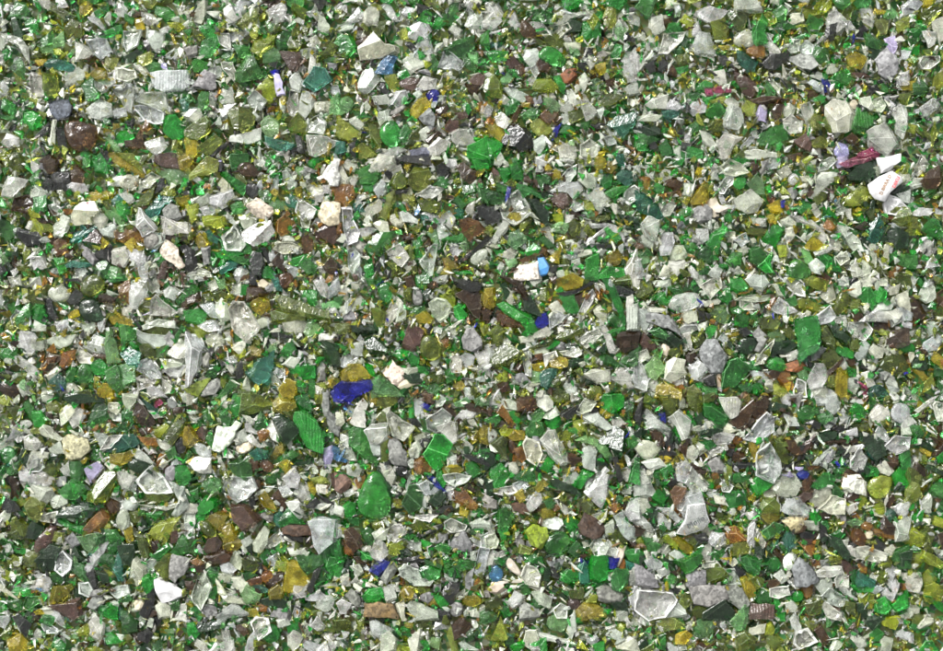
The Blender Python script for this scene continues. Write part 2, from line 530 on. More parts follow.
K 170,25 200,25 200,80 170,80
S 700,340 730,350 700,380 680,370
O 250,90 300,100 330,150 280,150
G 390,610 440,600 470,651 410,651
W 450,70 490,110 490,170 450,180 470,120
l 600,60 630,70 610,100 590,80
o 380,100 440,100 440,135 390,125
:A 120,165,22 30,395,14 740,135,18 445,155,16 795,485,14 790,80,12 580,60,12 370,130,10
:Y 10,30,35 475,195,24 500,215,20 540,200,26 610,190,30 620,215,20 690,150,24 720,580,20 720,45,30 100,440,24 790,10,14 480,370,16 480,420,14 550,400,14
:w 540,70,20 500,50,24 550,240,20 300,235,26 350,240,20 260,230,14 200,240,24 530,570,20 700,550,28 540,20,20 360,530,14 60,530,22 430,330,20 380,350,20 630,160,24 650,100,24 750,240,16 570,500,18 730,80,24 340,60,14 280,360,20 250,360,20 470,90,20 620,570,16 760,500,20 620,250,10
:W 640,75,12 545,75,12 400,155,22 800,530,18 340,285,10 595,515,18 720,400,8 460,80,12
:S 600,410,24 500,60,16 540,10,22 30,640,24 620,430,14 340,600,14
:K 420,500,14 140,350,18 730,590,14 400,640,14
:G 450,70,24 490,95,20 600,375,20 560,390,18 150,570,24 350,550,20 430,480,20 30,160,30 70,190,30 20,190,20 690,30,16 380,500,30 60,20,16 250,310,14 790,220,20 450,210,14 650,410,16
:O 30,430,26 700,500,26 740,490,20 70,400,20 400,380,20 640,650,16 180,300,24 230,250,20 320,270,20 470,480,14 540,120,14 540,150,20 230,650,20 230,60,18 220,20,20 620,10,24 650,350,20
:o 590,10,20 470,240,20 600,440,20 660,540,16 60,300,20 490,300,20 540,280,16 750,30,20 190,530,14 630,120,14 770,520,16 560,520,20 20,10,16
:B 640,15,20 740,470,20 700,400,20 430,170,14
:b 520,640,24 400,410,14 780,600,14
:V 180,25,8
@337 156
W 175,75 230,0 310,0 320,55 260,75 190,90|large bright white clear shard with pointed left end
w 0,30 25,35 65,130 60,150 20,160 0,155
W 40,45 60,20 100,50 90,80 50,70
w 70,130 90,105 112,120 90,175
A 0,175 30,155 85,165 95,220 60,250 40,275 0,250|burnt orange brown blocky chunk
K 320,15 360,0 500,10 505,50 440,55 330,45|long striped black shard
w 260,90 340,50 350,90 290,140 250,130
O 285,145 320,100 350,80 385,140 360,165 320,180|taupe glass wedge
o 395,110 420,65 490,65 515,110 500,175 420,180 390,150|blocky green olive lump with dark base
K 540,60 570,40 610,70 590,105 545,100
b 650,60 690,35 760,80 760,110 720,150 680,120|glossy brown black splinter
W 600,20 640,20 650,60 600,60
G 715,0 814,0 814,70 760,75|emerald glass corner
g 110,80 170,50 230,100 200,150 130,150
G 140,150 190,140 190,190 150,190
W 200,180 240,130 268,160 260,210 225,222|small clear drop shaped shard
w 130,310 180,260 240,230 240,290 180,330
o 235,325 270,220 310,190 315,240 270,340|upright olive glass slat
w 440,210 510,165 575,180 550,210 500,240
O 440,240 520,235 555,260 530,305 460,290
W 30,285 80,280 90,350 125,410 110,460 60,480 40,400|tall clear upright column shard
w 285,330 320,315 370,350 340,385 300,370
w 370,300 440,350 440,370 350,350 340,310
W 470,310 500,305 580,350 560,375 490,340
w 560,330 610,300 640,340 620,385 570,360
W 545,380 575,370 612,420 560,455 540,440
G 575,450 660,430 720,385 745,385 730,430 680,465 610,470|long curved bright green shard
B 665,350 710,335 770,360 800,400 720,460 680,410|mauve brown curved bottle shard
K 755,275 790,260 814,280 814,345 780,330
W 700,290 730,225 750,230 740,320 710,310
g 620,230 670,220 700,260 670,280
T 640,290 680,280 680,340 640,320
K 655,570 700,540 810,420 814,440 740,540 680,575|long thin black stick shaped shard
w 720,560 770,510 814,510 790,580 750,590|pale cream translucent rounded shard
W 610,500 640,478 680,510 640,550 610,540
w 270,520 340,480 390,550 350,600 310,570|frosted white angular shard
C 450,575 520,485 545,485 520,640 505,645|pointed clear shard leaning upright
G 415,460 450,450 470,500 460,540 430,545|deep green upright plate
g 160,490 200,430 300,410 310,440 260,500 230,540 170,520
C 60,510 90,495 125,540 120,590 80,640 60,590
S 80,480 130,450 155,480 140,520 100,500
Y 570,560 620,545 665,610 600,610
o 355,210 420,220 410,270 360,240
G 310,260 345,250 380,290 365,300
w 270,360 280,410 240,410 200,370 240,350
W 120,400 190,390 210,400 140,440
w 370,600 410,565 425,585 390,625
K 200,600 230,560 245,570 230,630 205,630
G 150,600 190,580 200,640 160,651
g 440,640 480,615 500,651
G 640,625 720,625 730,640 660,640
G 550,120 580,105 612,140 580,175 550,160
w 715,140 770,120 780,160 740,175
l 490,420 540,400 560,480 540,490
g 660,170 750,150 760,200 700,210
w 365,190 400,170 420,230 400,240
b 470,480 500,450 510,480 490,525
w 10,270 0,290 0,365 30,340
w 60,120 80,110 60,140
l 670,490 700,450 720,500 700,530
b 350,430 400,420 410,450 370,460
b 490,380 540,370 530,400 490,400
O 380,490 410,500 420,550 390,570
G 530,460 560,470 560,510 530,520
K 290,180 380,180 370,200 310,210
Y 600,580 620,640 560,640
g 760,180 814,190 814,260 770,230
g 770,230 700,260 720,230
T 90,260 130,265 150,300 100,300
W 100,250 130,255 130,290 90,290
O 400,390 480,350 440,400
O 540,80 510,160 540,140
:A 265,520,14 320,395,16 390,420,18 415,435,14 625,270,14 20,390,28 30,410,20 15,570,26 75,85,20 200,550,16 160,205,14
:T 480,325,18 470,355,24
:n 430,290,24
:N 85,530,10 10,630,18
:Y 640,210,24 300,390,20 370,390,20 560,320,20 780,90,24 390,60,20 190,240,20 510,540,14
:K 265,620,24 245,235,18 130,640,20 700,480,14 290,640,16
:w 590,20,30 540,20,35 515,70,20 510,130,24 560,220,24 60,240,20 110,270,14 310,370,14 160,350,24 170,375,24 190,340,20 350,590,18 430,300,20 460,20,20 550,620,20 600,630,20 780,630,24 740,440,16 20,460,30 150,550,24 690,10,16 610,175,16 520,270,14 240,30,16 620,260,14 150,230,16 590,520,20 370,640,12 50,620,20
:W 515,60,14 35,430,14 490,165,20 600,110,12 460,260,10 250,150,8
:G 110,320,22 100,345,18 340,410,24 600,270,20 540,360,20 640,360,20 570,290,18 30,540,24 30,560,16 200,540,30 350,290,14 730,60,10 450,440,14 60,10,20 310,500,10 540,640,20 510,380,16 780,160,20 740,480,14
:o 640,140,24 670,190,18 380,500,18 590,250,20 510,400,20 620,340,16 690,590,24 730,610,18 280,300,20 420,400,24 180,450,20 190,500,20 150,440,16 100,380,14 200,260,14 460,520,18 800,70,14 330,550,12
:O 430,430,24 600,200,20 530,260,20 300,600,28 420,620,24 590,540,20 690,440,14 570,540,14 340,620,18 130,130,26 100,30,20 50,200,14 160,210,20 210,640,20 400,300,16 410,400,20 600,410,14 620,120,16 10,500,14 560,290,14 780,600,20
:B 600,220,26 650,550,24 690,560,16 200,570,20 490,540,10
:b 360,440,24 220,580,14 770,140,20 150,530,12 500,390,20 220,100,14
@487 156
C 78,300 120,220 170,185 230,275 235,310 190,350 150,375 90,340|clear pointed shard holding a yellow bit below it
Y 110,340 130,310 190,310 195,340 150,355|bright lemon yellow chip inside a clear shard
N 103,240 112,160 128,155 125,210|thin upright cobalt blue splinter
G 165,155 230,160 330,225 290,230 230,200 200,230|long pale rimmed green splinter
g 0,180 90,210 95,245 50,265 0,245|rounded glossy green lump
G 120,30 160,15 200,100 190,125 140,120
G 65,70 110,60 130,85 90,120 70,110
g 50,150 110,120 110,190 60,190
W 265,10 310,0 325,40 300,80 270,80|bright clear chunk near the top
w 395,130 440,70 480,60 480,100 440,150 400,150
W 350,190 390,150 500,140 520,180 470,235 440,200
w 500,130 540,90 590,130 590,180 540,170
C 550,215 590,180 640,200 668,240 620,305 590,280|clear block with angular inner facets
w 560,95 600,85 635,100 590,130
G 615,140 640,100 680,105 670,165 640,175
T 705,100 740,75 785,90 780,150 750,155 710,120|soft teal curved glass piece
g 645,200 690,170 765,165 740,195 680,225
w 740,240 750,190 800,160 814,180 814,225 770,260|jagged clear block with white faces
g 300,190 270,110 340,110 340,150 290,145
P 245,130 290,130 335,160 320,185 280,170
P 350,210 380,200 450,210 460,240 410,285 360,255|mottled purple taupe shard with olive base
O 440,370 470,345 510,370 500,440 460,430
W 500,440 525,340 560,350 530,455|upright flat frosted white bar
D 225,235 270,240 330,300 335,370 300,380 250,300|large dark green smoky shard
W 300,390 330,365 350,400 360,470 335,455|narrow white upright leaf shard
w 30,460 70,380 110,345 130,360 80,440 50,470
W 530,460 650,380 670,390 590,455 550,480
W 550,370 640,365 660,380 580,390
G 640,400 660,390 725,440 700,468
W 640,370 700,380 770,480 770,520 740,460
l 110,470 130,420 170,400 210,440 210,465 150,500
w 95,520 130,500 165,520 140,555 100,545
l 100,560 150,555 160,580 120,610
K 0,285 40,275 80,320 60,355 0,365
B 180,560 240,540 300,490 345,525 290,555 200,580|brown flat shard with bright cut edge
G 210,520 250,475 290,500 270,540 230,550
I 150,630 180,590 280,570 290,651 150,651|pale stone chip with a blue painted end
n 280,560 310,555 335,600 320,640 285,651|bright sky blue painted chip
g 280,450 310,435 370,490 330,500
w 0,460 40,460 65,490 40,500 0,480
W 400,545 440,530 485,525 480,550 410,565
w 500,510 560,510 565,540 500,550
W 455,470 500,480 510,510 470,515
w 455,280 480,245 520,250 520,290 480,300
b 445,290 480,290 508,320 490,330
l 345,380 400,360 440,370 420,420 370,410
o 520,240 570,250 580,290 530,290
W 750,600 790,540 814,500 814,640 760,640|upright clear white shard at a crossing
G 610,640 650,600 740,610 745,651 610,651
w 570,640 580,605 620,600 600,640
Y 645,545 680,510 735,520 720,590 670,590|rounded dull mustard nugget
K 580,480 700,490 755,490 750,500 650,500
w 740,380 780,370 770,420 750,430
O 720,250 790,280 800,310 740,290
D 720,320 814,340 814,370 740,360
G 540,560 600,530 600,651 530,651
w 40,20 70,0 90,20 70,50 40,45
G 0,0 30,0 30,50 0,70
w 195,85 245,40 255,55 210,100
W 400,0 480,0 470,25 400,25
W 520,10 570,0 580,50 540,50
Y 590,0 640,10 650,50 610,80 585,60|translucent pale amber rounded lump
Y 650,30 690,30 705,60 670,90 640,70
Y 350,100 370,75 400,85 395,125 360,125
l 520,310 560,290 580,320 540,340
W 430,320 470,320 470,350 430,360
O 400,560 440,560 455,610 420,620
w 80,250 50,260 90,290
w 460,570 500,560 510,600 470,610
w 590,20 510,60 500,30
o 360,320 410,310 410,360 370,350
O 600,360 660,340 660,330 560,330
K 340,590 380,600 375,651 345,651
w 380,630 440,610 480,651 390,651
Y 350,540 400,490 390,580 360,570
o 380,430 430,440 430,480 390,480
T 700,0 740,0 740,60 700,40
w 780,50 814,60 814,90
G 40,510 90,510 60,540
w 60,580 90,570 90,610 60,610
w 180,410 210,440 200,470
:A 800,440,16 590,320,20 300,370,14
:b 800,440,18 760,20,16 150,610,20 220,130,24 790,470,10 130,290,18 440,60,12
:P 430,420,20 45,85,22 500,620,14
:K 510,465,20 310,10,14 520,325,16 748,42,16 160,370,14 620,500,30 490,440,14 340,200,14
:Y 320,20,20 350,560,20 760,365,20 330,60,24 400,460,28 50,560,14 800,20,20 260,50,10 720,370,14 340,350,14
:o 400,500,30 470,490,20 120,30,24 560,420,26 200,380,30 780,360,16 700,430,14 350,420,14 370,300,14 160,420,10 550,20,20 600,100,20 490,380,16 620,580,14 440,640,24 0,600,20
:O 30,140,30 60,120,20 130,140,30 550,400,28 260,430,20 390,390,20 470,640,20 600,340,20 520,450,20 280,390,20 220,350,24 240,10,20 560,300,20 650,320,20 0,420,24 440,590,20 20,400,20
:G 490,210,30 550,310,18 650,440,24 510,110,20 360,140,20 250,80,20 30,550,30 60,630,20 510,600,20 720,400,20 690,250,24 380,50,14 10,20,30 480,70,14 600,50,14 590,530,20 230,480,14 610,450,20 800,270,14 310,240,14 170,40,24
:D 640,290,30 700,300,26 760,330,20 310,210,24 770,390,28 800,400,20 620,460,24 210,240,24 260,270,20 500,460,14
:w 350,20,24 400,40,26 430,50,24 360,50,20 400,390,20 370,400,24 260,330,28 450,470,20 290,60,14 700,280,30 660,270,20 600,280,14 410,300,20 600,630,12 700,620,14 760,410,20 480,620,14 620,520,26 730,500,24 10,510,20 20,600,20 700,30,24 740,60,16 60,270,14 320,240,14 260,340,14 550,480,12 690,500,20 480,580,14
:W 280,165,8 475,55,10 720,370,12 800,70,14 770,10,16 490,490,12
@637 156
T 0,190 50,210 110,260 145,340 110,345 0,290|large dark teal green shard pointing down right
W 20,375 60,330 125,360 110,420 90,460 40,430|big rough white frosted lump
w 30,430 90,460 80,500 30,480
W 125,500 140,430 190,420 200,470 180,530 130,535|upright white shard beside a pale cluster
w 180,530 200,490 250,490 270,540 250,560 190,560
w 180,570 250,560 270,590 220,645 180,640
w 130,300 160,240 215,260 180,320 150,325
b 155,140 200,120 245,125 240,170 210,185 170,165
Y 290,250 320,195 350,150 385,150 390,230 360,255 310,260|lemon yellow frosted shard
Y 315,100 340,60 360,80 350,125 320,125
W 130,110 150,75 185,85 185,130 150,135
W 443,170 490,110 520,115 522,150 490,175 475,200 455,200|glaring white angular chip by a black hole
W 450,220 470,220 500,270 480,280 460,250
G 525,140 550,115 590,120 590,155 560,180 530,165|bright green oval bead
I 380,250 430,225 450,270 440,330 410,325|peach beige flat chip
I 430,300 450,270 510,285 460,305
S 305,310 330,275 370,262 405,290 400,340 350,362 315,345|slate blue curled ring shaped fragment
I 355,320 380,275 405,290 390,335
w 530,240 600,190 620,180 680,240 650,300 590,310 540,280|large pale crystalline white clump
w 450,60 500,20 570,50 600,90 530,110 480,100|pale grey translucent slab
G 500,20 540,0 600,20 590,45 510,45
l 600,150 650,105 690,160 690,200 640,200
G 380,470 410,420 470,380 490,400 450,450 440,525 410,510|tall bright green glass blade
g 320,530 370,485 410,510 420,570 380,580 330,560|rounded mid green frosted shard
g 255,490 300,470 325,490 290,540 265,530
W 320,400 380,400 388,450 360,465 330,440
S 285,410 320,430 360,470 330,470 300,450
G 680,450 720,400 745,375 795,390 750,487 710,475|deep green shard with bright streak
g 600,520 650,490 700,530 710,570 650,600 620,570|leaf green slab lying over a second one
G 660,600 720,540 730,610 740,630 700,630
g 485,570 520,525 565,530 560,580 520,600
W 530,450 590,420 600,460 570,490
W 705,50 740,5 780,20 770,60 720,70
w 730,110 780,60 814,60 814,110 780,150
b 620,30 655,30 660,80 620,100
G 195,40 220,20 245,30 240,55 210,55
G 80,175 110,150 145,165 140,195 110,200
G 475,330 500,310 520,350 490,355
D 515,355 565,360 550,400 525,390
W 280,610 300,600 335,640 330,651 295,651|tiny upright pinkish white stick
w 390,640 430,590 460,620 440,651
w 120,651 150,595 180,610 180,651
Y 530,430 700,400 700,430
O 600,400 690,400 680,430 600,425
w 480,410 530,415 530,440 480,445
Y 710,320 740,315 760,360 720,360
B 710,240 715,210 750,230 730,260
O 560,320 590,310 600,345 570,350
Y 710,270 770,240 790,300 730,305
l 10,520 60,520 70,570 30,590
W 0,580 10,560 50,640 30,651 0,651
w 260,150 320,160 290,220 255,210
w 640,340 700,340 700,380 660,380
T 590,430 645,465 640,475 590,450
O 240,70 310,70 290,110 250,100
W 270,0 340,0 270,15
l 240,290 290,280 300,310 250,330
w 760,540 720,480 700,510
w 600,640 640,620 690,651
w 550,510 590,490 600,520 570,540
D 470,190 520,185 530,210 480,220
G 340,610 390,600 390,640 340,640
D 0,350 20,370 0,420
g 30,540 50,500 90,540
w 410,70 430,60 440,85 410,90
W 50,110 80,90 90,120 60,130
w 100,570 60,600 60,640 30,630
O 280,90 330,90 300,115
:N 790,255,20
:A 720,370,16 130,35,14 40,130,26 140,220,20 600,600,24 290,540,16 50,170,14 350,260,10 810,300,10 170,340,14
:B 195,200,26 230,210,24 10,490,24 170,210,10
:Y 60,140,26 340,70,26 600,90,24 730,350,26 680,20,12 270,240,24 430,490,16 570,440,14 780,540,14 710,500,18 620,360,16 400,200,20
:o 370,180,30 400,170,24 420,220,14 550,240,14 650,270,16 520,310,30 560,340,20 620,60,14 100,20,24 760,280,20 600,600,14 270,260,14 60,220,14 790,170,24 700,290,16 600,370,20 760,160,16 120,120,14 20,30,18 80,600,26
:G 20,100,24 700,240,20 700,180,22 240,30,22 160,380,26 430,25,16 280,300,26 100,390,20 710,180,20 640,20,16 540,330,24 200,90,24 280,120,20 400,30,26 180,220,18 700,130,20 440,560,14 460,610,24 500,300,14 300,510,14 240,340,20 100,80,14 80,60,14 250,450,24 540,10,20 200,330,14
:D 500,190,24 545,385,20 10,370,20 240,260,14
:w 30,60,20 70,40,14 370,100,24 410,110,20 400,60,20 430,110,24 430,30,16 480,80,20 350,120,20 280,180,26 310,150,20 420,120,24 460,140,14 260,280,14 270,340,20 220,360,20 300,360,20 350,380,20 430,380,24 400,370,20 470,490,24 500,470,24 520,490,16 640,340,24 590,390,16 630,460,20 560,470,14 590,500,16 100,560,24 90,590,20 720,20,12 760,200,24 750,130,20 800,110,20 770,330,26 800,370,20 750,560,24 780,600,20 700,600,14 620,640,24 550,600,24 490,640,20 580,570,20 320,580,30 210,440,20 140,400,16 60,290,16 110,230,20 300,90,20 200,20,14 530,220,20 510,240,24 470,350,16 790,460,26 740,510,20 690,480,14 340,30,16 370,20,14
:W 30,40,20 200,110,12 70,110,18 595,50,22 420,70,24 600,460,12 800,350,20 690,350,22 10,70,14 230,70,12 790,80,10 100,560,10
:O 160,100,20 280,80,30 620,110,20 250,230,26 290,430,14 420,520,20 470,520,20 770,510,26 260,630,30 620,620,14 690,120,14 800,500,18 80,510,14 350,590,30 160,640,20 240,180,16
:S 690,45,26 460,570,24 500,250,10 340,440,10 240,380,24 680,70,24 490,90,12 10,640,24 620,190,10
:K 520,590,14 530,380,10 470,180,8
@767 156
V 370,30 400,0 440,0 440,50 390,60
M 400,40 470,10 560,0 565,20 490,45 440,60|long pink purple shard on the upper right
D 440,110 500,50 560,25 590,40 570,110 500,145 450,130|big dark olive shard with curved top
D 450,60 530,30 590,40 500,90
W 600,10 720,0 720,30 670,80 620,90|crumpled white shiny scrap
W 545,160 600,120 665,90 715,120 720,145 660,195 630,245 580,230 555,200|white label scrap printed with brown and pink letters
W 635,260 660,210 710,230 750,280 700,320 650,310|folded white paper like scrap below the printed one
w 700,210 755,185 755,255 720,245
D 665,195 720,150 755,160 750,195 690,210
o 420,240 460,190 530,160 555,200 545,250 480,272 440,265|flat rounded olive yellow shard
w 250,215 280,110 300,90 380,85 360,140 290,200|long pale grey white blade shard
w 285,80 300,30 340,10 370,30 330,70
O 255,225 290,195 330,200 320,230 275,260
b 380,110 400,85 430,110 415,150 390,150|upright dark brown peg shaped bit
T 550,450 560,370 610,310 630,350 620,440 585,470|tall shard with blue teal core
D 655,410 690,385 750,420 750,500 700,495 660,450
O 680,350 720,300 755,285 755,370 720,385
W 140,340 160,325 250,350 310,400 290,405 210,370|slender arched clear splinter
w 80,350 120,330 155,360 150,385 90,375
W 118,120 150,92 180,130 150,158 125,150|small bright white faceted bead
W 5,20 30,5 70,20 60,55 20,70
w 60,80 110,55 130,90 90,120
g 110,600 150,560 200,575 240,630 220,651 120,651|rounded grey green frosted stone
G 290,550 320,530 350,560 345,600 310,610
G 345,580 365,530 400,580 400,625 355,615
Y 210,490 250,440 300,480 270,510 220,505|mustard yellow translucent bit
G 0,390 40,375 90,390 50,487 0,475
w 390,400 430,400 500,450 510,490 470,510 420,460
w 380,390 400,360 440,390 420,430
W 280,420 300,400 325,440 310,470 285,450
w 230,590 270,560 310,600 290,640 250,630
G 290,280 340,280 378,320 370,335 320,310
l 180,500 230,520 250,560 220,580 190,550
A 310,380 335,340 375,385 350,405 320,400
w 245,295 270,280 295,310 270,330
W 370,290 410,275 440,290 400,310
G 150,280 200,240 240,270 210,320 170,300
S 120,180 150,170 170,200 150,230 125,215
b 480,385 530,355 555,380 520,400
w 520,570 550,570 570,651 525,651
w 590,540 620,560 660,600 630,610
w 640,490 660,480 660,570 630,560
w 560,490 590,480 590,600 565,610
G 665,540 700,520 715,540 680,555
W 665,500 670,475 690,485 680,530
w 460,600 490,580 520,640 470,651
W 260,520 340,480 355,500 320,530 270,540
A 650,640 720,590 740,600 690,651
O 590,600 640,600 660,640 600,640
G 500,300 530,330 530,370 500,340
D 500,420 530,440 550,490 520,480
g 460,400 490,380 510,420 480,430
w 390,460 410,490 390,510 370,480
w 430,170 470,160 480,190 440,195
G 370,200 400,160 440,160 400,210
B 115,0 170,0 180,15 130,28
O 180,420 210,390 205,460 190,460
o 60,490 100,490 100,540 70,545
Y 0,270 30,235 60,270 40,310 0,310
Y 0,320 40,320 60,350 20,370
w 370,550 430,520 445,560 400,590
w 100,400 140,390 150,430 120,470
w 270,20 240,30 260,60
w 190,110 250,110 250,140 200,135
l 210,60 250,50 260,85 220,80
W 430,290 460,290 460,340 440,330
A 620,290 640,330 690,330 650,345
W 670,370 755,370 740,392 690,388
w 710,100 755,100 755,150 730,150
D 0,540 20,560 30,630 0,640
B 270,650 300,625 350,651
w 740,560 755,560 755,600
:N 85,260,20
:n 320,330,14 372,245,16
:P 235,205,20 335,185,26
:M 690,340,10
:A 15,370,18 110,290,18 380,230,14 200,225,14 590,520,10 20,230,22
:K 250,155,16 155,490,20 180,525,20 400,500,10 355,65,10
:Y 175,155,24 210,300,18 530,550,24 490,290,18 230,480,20 610,530,24 170,20,20 150,400,20 90,130,14
:o 230,20,26 200,60,24 100,190,24 60,150,24 480,320,28 420,350,18 260,430,24 300,500,18 340,620,24 500,570,18 160,120,14 610,490,24 540,290,24 30,200,24 100,550,18 60,570,14 640,560,20 570,510,10 190,210,20 560,230,20 700,60,24 720,70,20
:G 5,180,24 240,70,20 540,390,14 180,190,18 230,100,16 300,330,20 400,370,14 740,20,20 560,550,14 20,570,24 40,600,18 190,600,20 540,410,10 620,480,14 420,180,20 60,20,14
:D 500,270,30 540,270,26 570,260,30 510,250,20 640,390,24 640,450,24 420,470,20 500,360,24 740,460,16
:w 60,210,24 100,230,20 130,250,24 80,100,24 30,130,24 230,140,20 200,160,20 200,200,24 280,20,24 310,50,20 350,230,24 320,270,24 340,440,26 370,440,24 400,540,24 360,500,18 320,400,16 250,270,16 440,240,14 410,320,14 440,440,24 470,470,20 500,500,24 540,520,20 20,510,20 50,460,14 120,430,24 200,440,20 240,410,24 140,530,20 80,640,20 430,640,24 460,570,20 640,650,16 690,570,24 730,540,18 700,640,16 750,340,14 590,90,26 620,80,20 740,120,18 460,180,20 260,120,16 220,240,14 370,570,16 280,590,20 90,460,14 410,260,14 580,640,20 660,610,14 60,410,10 710,610,14 470,370,18 360,20,14
:W 40,210,20 110,350,14 450,620,14 490,610,14 680,280,10 20,30,14 545,600,14 230,120,10
:O 440,170,20 370,170,14 10,340,10 420,490,20 650,400,20 560,320,30 640,350,24 360,290,16 620,500,18 570,600,20 740,280,14 500,180,26 380,130,24 640,630,24 350,520,14 300,640,16
:S 290,5,20 30,650,20 440,340,10
@37 276
w 60,85 85,60 130,50 180,90 165,130 110,145 70,120|frosted grey white pebble with olive tint
K 160,130 210,75 245,100 220,150 180,155|black navy angular lump
K 40,130 75,125 90,180 110,220 70,245 45,200|tall craggy black shard
D 220,150 270,115 325,130 350,170 362,240 320,250 240,235|large rounded deep green shard on the left
O 235,70 270,0 340,0 365,40 360,80 300,110 250,100|smooth grey olive stone like glass
W 500,80 515,30 570,10 610,25 605,70 545,175 505,165|large bright clear upright shard
A 440,60 500,25 500,150 460,140|tawny amber slab beside a clear shard
w 600,0 660,0 660,60 625,90 605,70
W 625,130 650,105 745,190 740,215 620,210|clear triangular shard with bright rim
b 330,105 360,95 415,115 415,140 340,140
W 325,235 375,235 350,300 335,290
Y 390,230 450,205 520,250 520,270 410,260
K 505,215 520,210 568,270 550,285
O 575,290 640,270 735,290 690,315 620,325 580,310|flat olive lens under clear glass
w 580,270 660,235 740,250 740,280 640,270 590,290
w 550,290 580,310 700,325 690,370 620,390 545,350
W 685,340 720,305 745,340 735,380 700,375
g 445,265 500,275 545,300 530,340 460,360|pale emerald angular shard with bubbles
l 370,310 395,285 430,370 450,460 385,475 380,400|tall pale olive green upright shard
w 250,385 310,320 370,340 380,425 300,420
T 450,420 495,390 565,420 545,490 500,490|jade teal triangular shard
l 440,490 530,480 530,570 470,600|upright pale jade plate
g 365,510 430,480 470,600 450,630 400,600|leaf green long shard beside a jade plate
g 210,520 240,475 290,490 300,550 260,600 220,580|rounded emerald shard with dark edge
G 290,480 340,450 375,490 370,530 310,530
g 160,510 195,475 215,510 200,570 160,570
T 65,575 110,530 150,560 150,600 110,620 75,600|deep blue glass lump with teal shine
B 20,490 60,420 120,430 130,460 80,510 40,515|burnt sienna brown glass lump
A 125,480 140,420 205,405 200,450 150,500|bright orange amber shard
w 205,430 230,380 305,440 290,475 230,470
w 50,540 90,480 130,510 70,570
w 50,360 90,330 210,320 180,370 120,390
Y 320,630 360,585 410,590 415,651 320,651|yellow olive frosted lump
C 545,510 570,460 610,445 670,530 670,555 610,550|clear shard with violet tinted body
W 540,555 570,540 640,570 620,600 550,620
W 600,610 640,600 700,651 600,651
W 690,510 790,485 800,490 770,550 720,545|clear shard with smoky lower face
w 710,420 750,370 814,350 814,440 740,445|large flat grey white shard at the clump
w 670,450 800,445 790,490 700,510
w 545,610 480,640 470,651 545,651
C 680,560 730,600 720,630 680,640
G 670,20 690,0 720,60 690,70
w 690,80 720,60 770,90 740,130 700,115
g 755,130 790,100 814,95 814,120 770,150
b 785,150 814,125 814,170 790,170
G 0,150 30,160 50,230 30,260 0,230
b 740,230 770,245 735,275 725,250
G 775,230 814,190 814,250
g 745,345 780,270 790,275 765,350
w 0,245 45,270 40,295 0,295
w 455,170 480,150 515,180 500,215 465,210
G 370,0 470,0 480,20 400,35
Y 10,110 0,80 40,60
w 0,370 50,350 50,390 20,405 0,400
W 105,250 160,240 165,270 125,310
O 560,380 600,370 640,410 640,450 570,430
l 650,400 700,380 710,430 650,440
O 170,640 280,620 300,651 170,651
w 150,580 190,580 230,620 160,620
Y 170,210 225,170 230,210 180,240
o 0,340 45,340 0,370
b 310,420 380,430 350,450 310,440
O 550,165 600,140 620,180 580,190
K 150,10 230,15 220,30 160,25
w 230,260 290,240 320,270 290,310 250,290
:N 135,605,18
:A 120,190,18 85,405,30 50,490,26 40,30,24 445,330,10 20,440,24
:B 70,25,24 720,15,16 400,185,18 320,290,16 80,455,30
:V 600,205,16
:W 170,185,16 755,165,16 70,315,24 700,90,20 360,165,12 120,260,20
:w 410,90,26 400,180,30 550,200,24 570,240,18 790,320,26 790,370,20 700,20,18 560,560,20 640,470,14 160,340,26 210,350,24 230,10,24 800,60,16 10,590,14 40,640,26 770,580,26 800,510,20 490,310,14 770,80,20 700,180,14
:Y 610,115,18 320,570,24 320,590,18 10,510,14 80,610,24 150,310,26 440,210,20 10,60,16 550,20,20
:G 140,160,30 420,280,24 470,380,20 520,375,24 740,630,20 690,400,16 730,150,16 420,510,20 180,50,20 740,350,14
:K 380,260,14 630,440,14 50,240,20 640,600,12
:O 100,40,20 430,180,20 430,210,26 460,400,20 30,20,20 430,380,24 20,540,20 520,510,14 280,340,16 480,150,14 250,590,24 590,640,20 320,400,10
:o 90,290,20 20,570,20 260,400,14 300,460,14 650,580,20 700,470,14 360,370,14 660,390,14 300,440,14
:S 370,250,12 10,120,14
@187 276
B 0,120 70,90 65,135 0,165|rusty orange brown bar at the left
G 0,190 60,180 105,205 95,240 60,258 0,250|deep glossy emerald shard
C 75,160 140,145 170,190 160,225 130,220|clear violet tinged shard
w 160,140 190,125 225,160 230,230 190,250 165,220
W 230,180 250,140 310,145 345,190 395,280 330,360 290,330 250,280|biggest pale frosted white slab
b 325,60 370,55 440,90 440,100 325,138|dark reddish brown wedge
B 495,10 520,0 565,0 575,30 545,65 510,60|copper brown rounded bit
W 690,30 730,5 750,30 765,70 765,120 715,90|clear splayed shard left wing
W 765,70 814,10 814,80 770,120
Y 345,150 400,115 440,130 445,180 400,210 360,185
O 465,120 500,105 620,140 760,190 770,250 650,225 530,195|large long dark olive green blade
O 500,180 640,215 640,240 470,250 455,200
G 640,80 700,80 700,150 670,160 630,110
w 520,250 590,220 640,250 640,290 590,320 530,300
K 445,290 480,290 575,330 560,340 470,330|thin black curved shard
G 540,370 575,345 590,400 550,430 510,430|bright green flag shaped shard
w 90,360 110,310 160,305 205,345 200,370 150,390|clear ring rimmed pebble
W 0,310 30,330 80,400 80,470 60,510 20,590 0,600|huge frosted white slab on the left side
o 0,270 20,260 135,295 60,340
W 30,320 60,310 90,370 80,390 20,380
T 320,520 360,480 470,405 465,490 440,560 390,590 330,545|large striped teal green shard
G 555,490 620,470 690,490 690,550 640,560 570,530|crumpled jade green shard
D 715,360 760,355 814,380 814,490 770,470|dark olive green shard with a light face
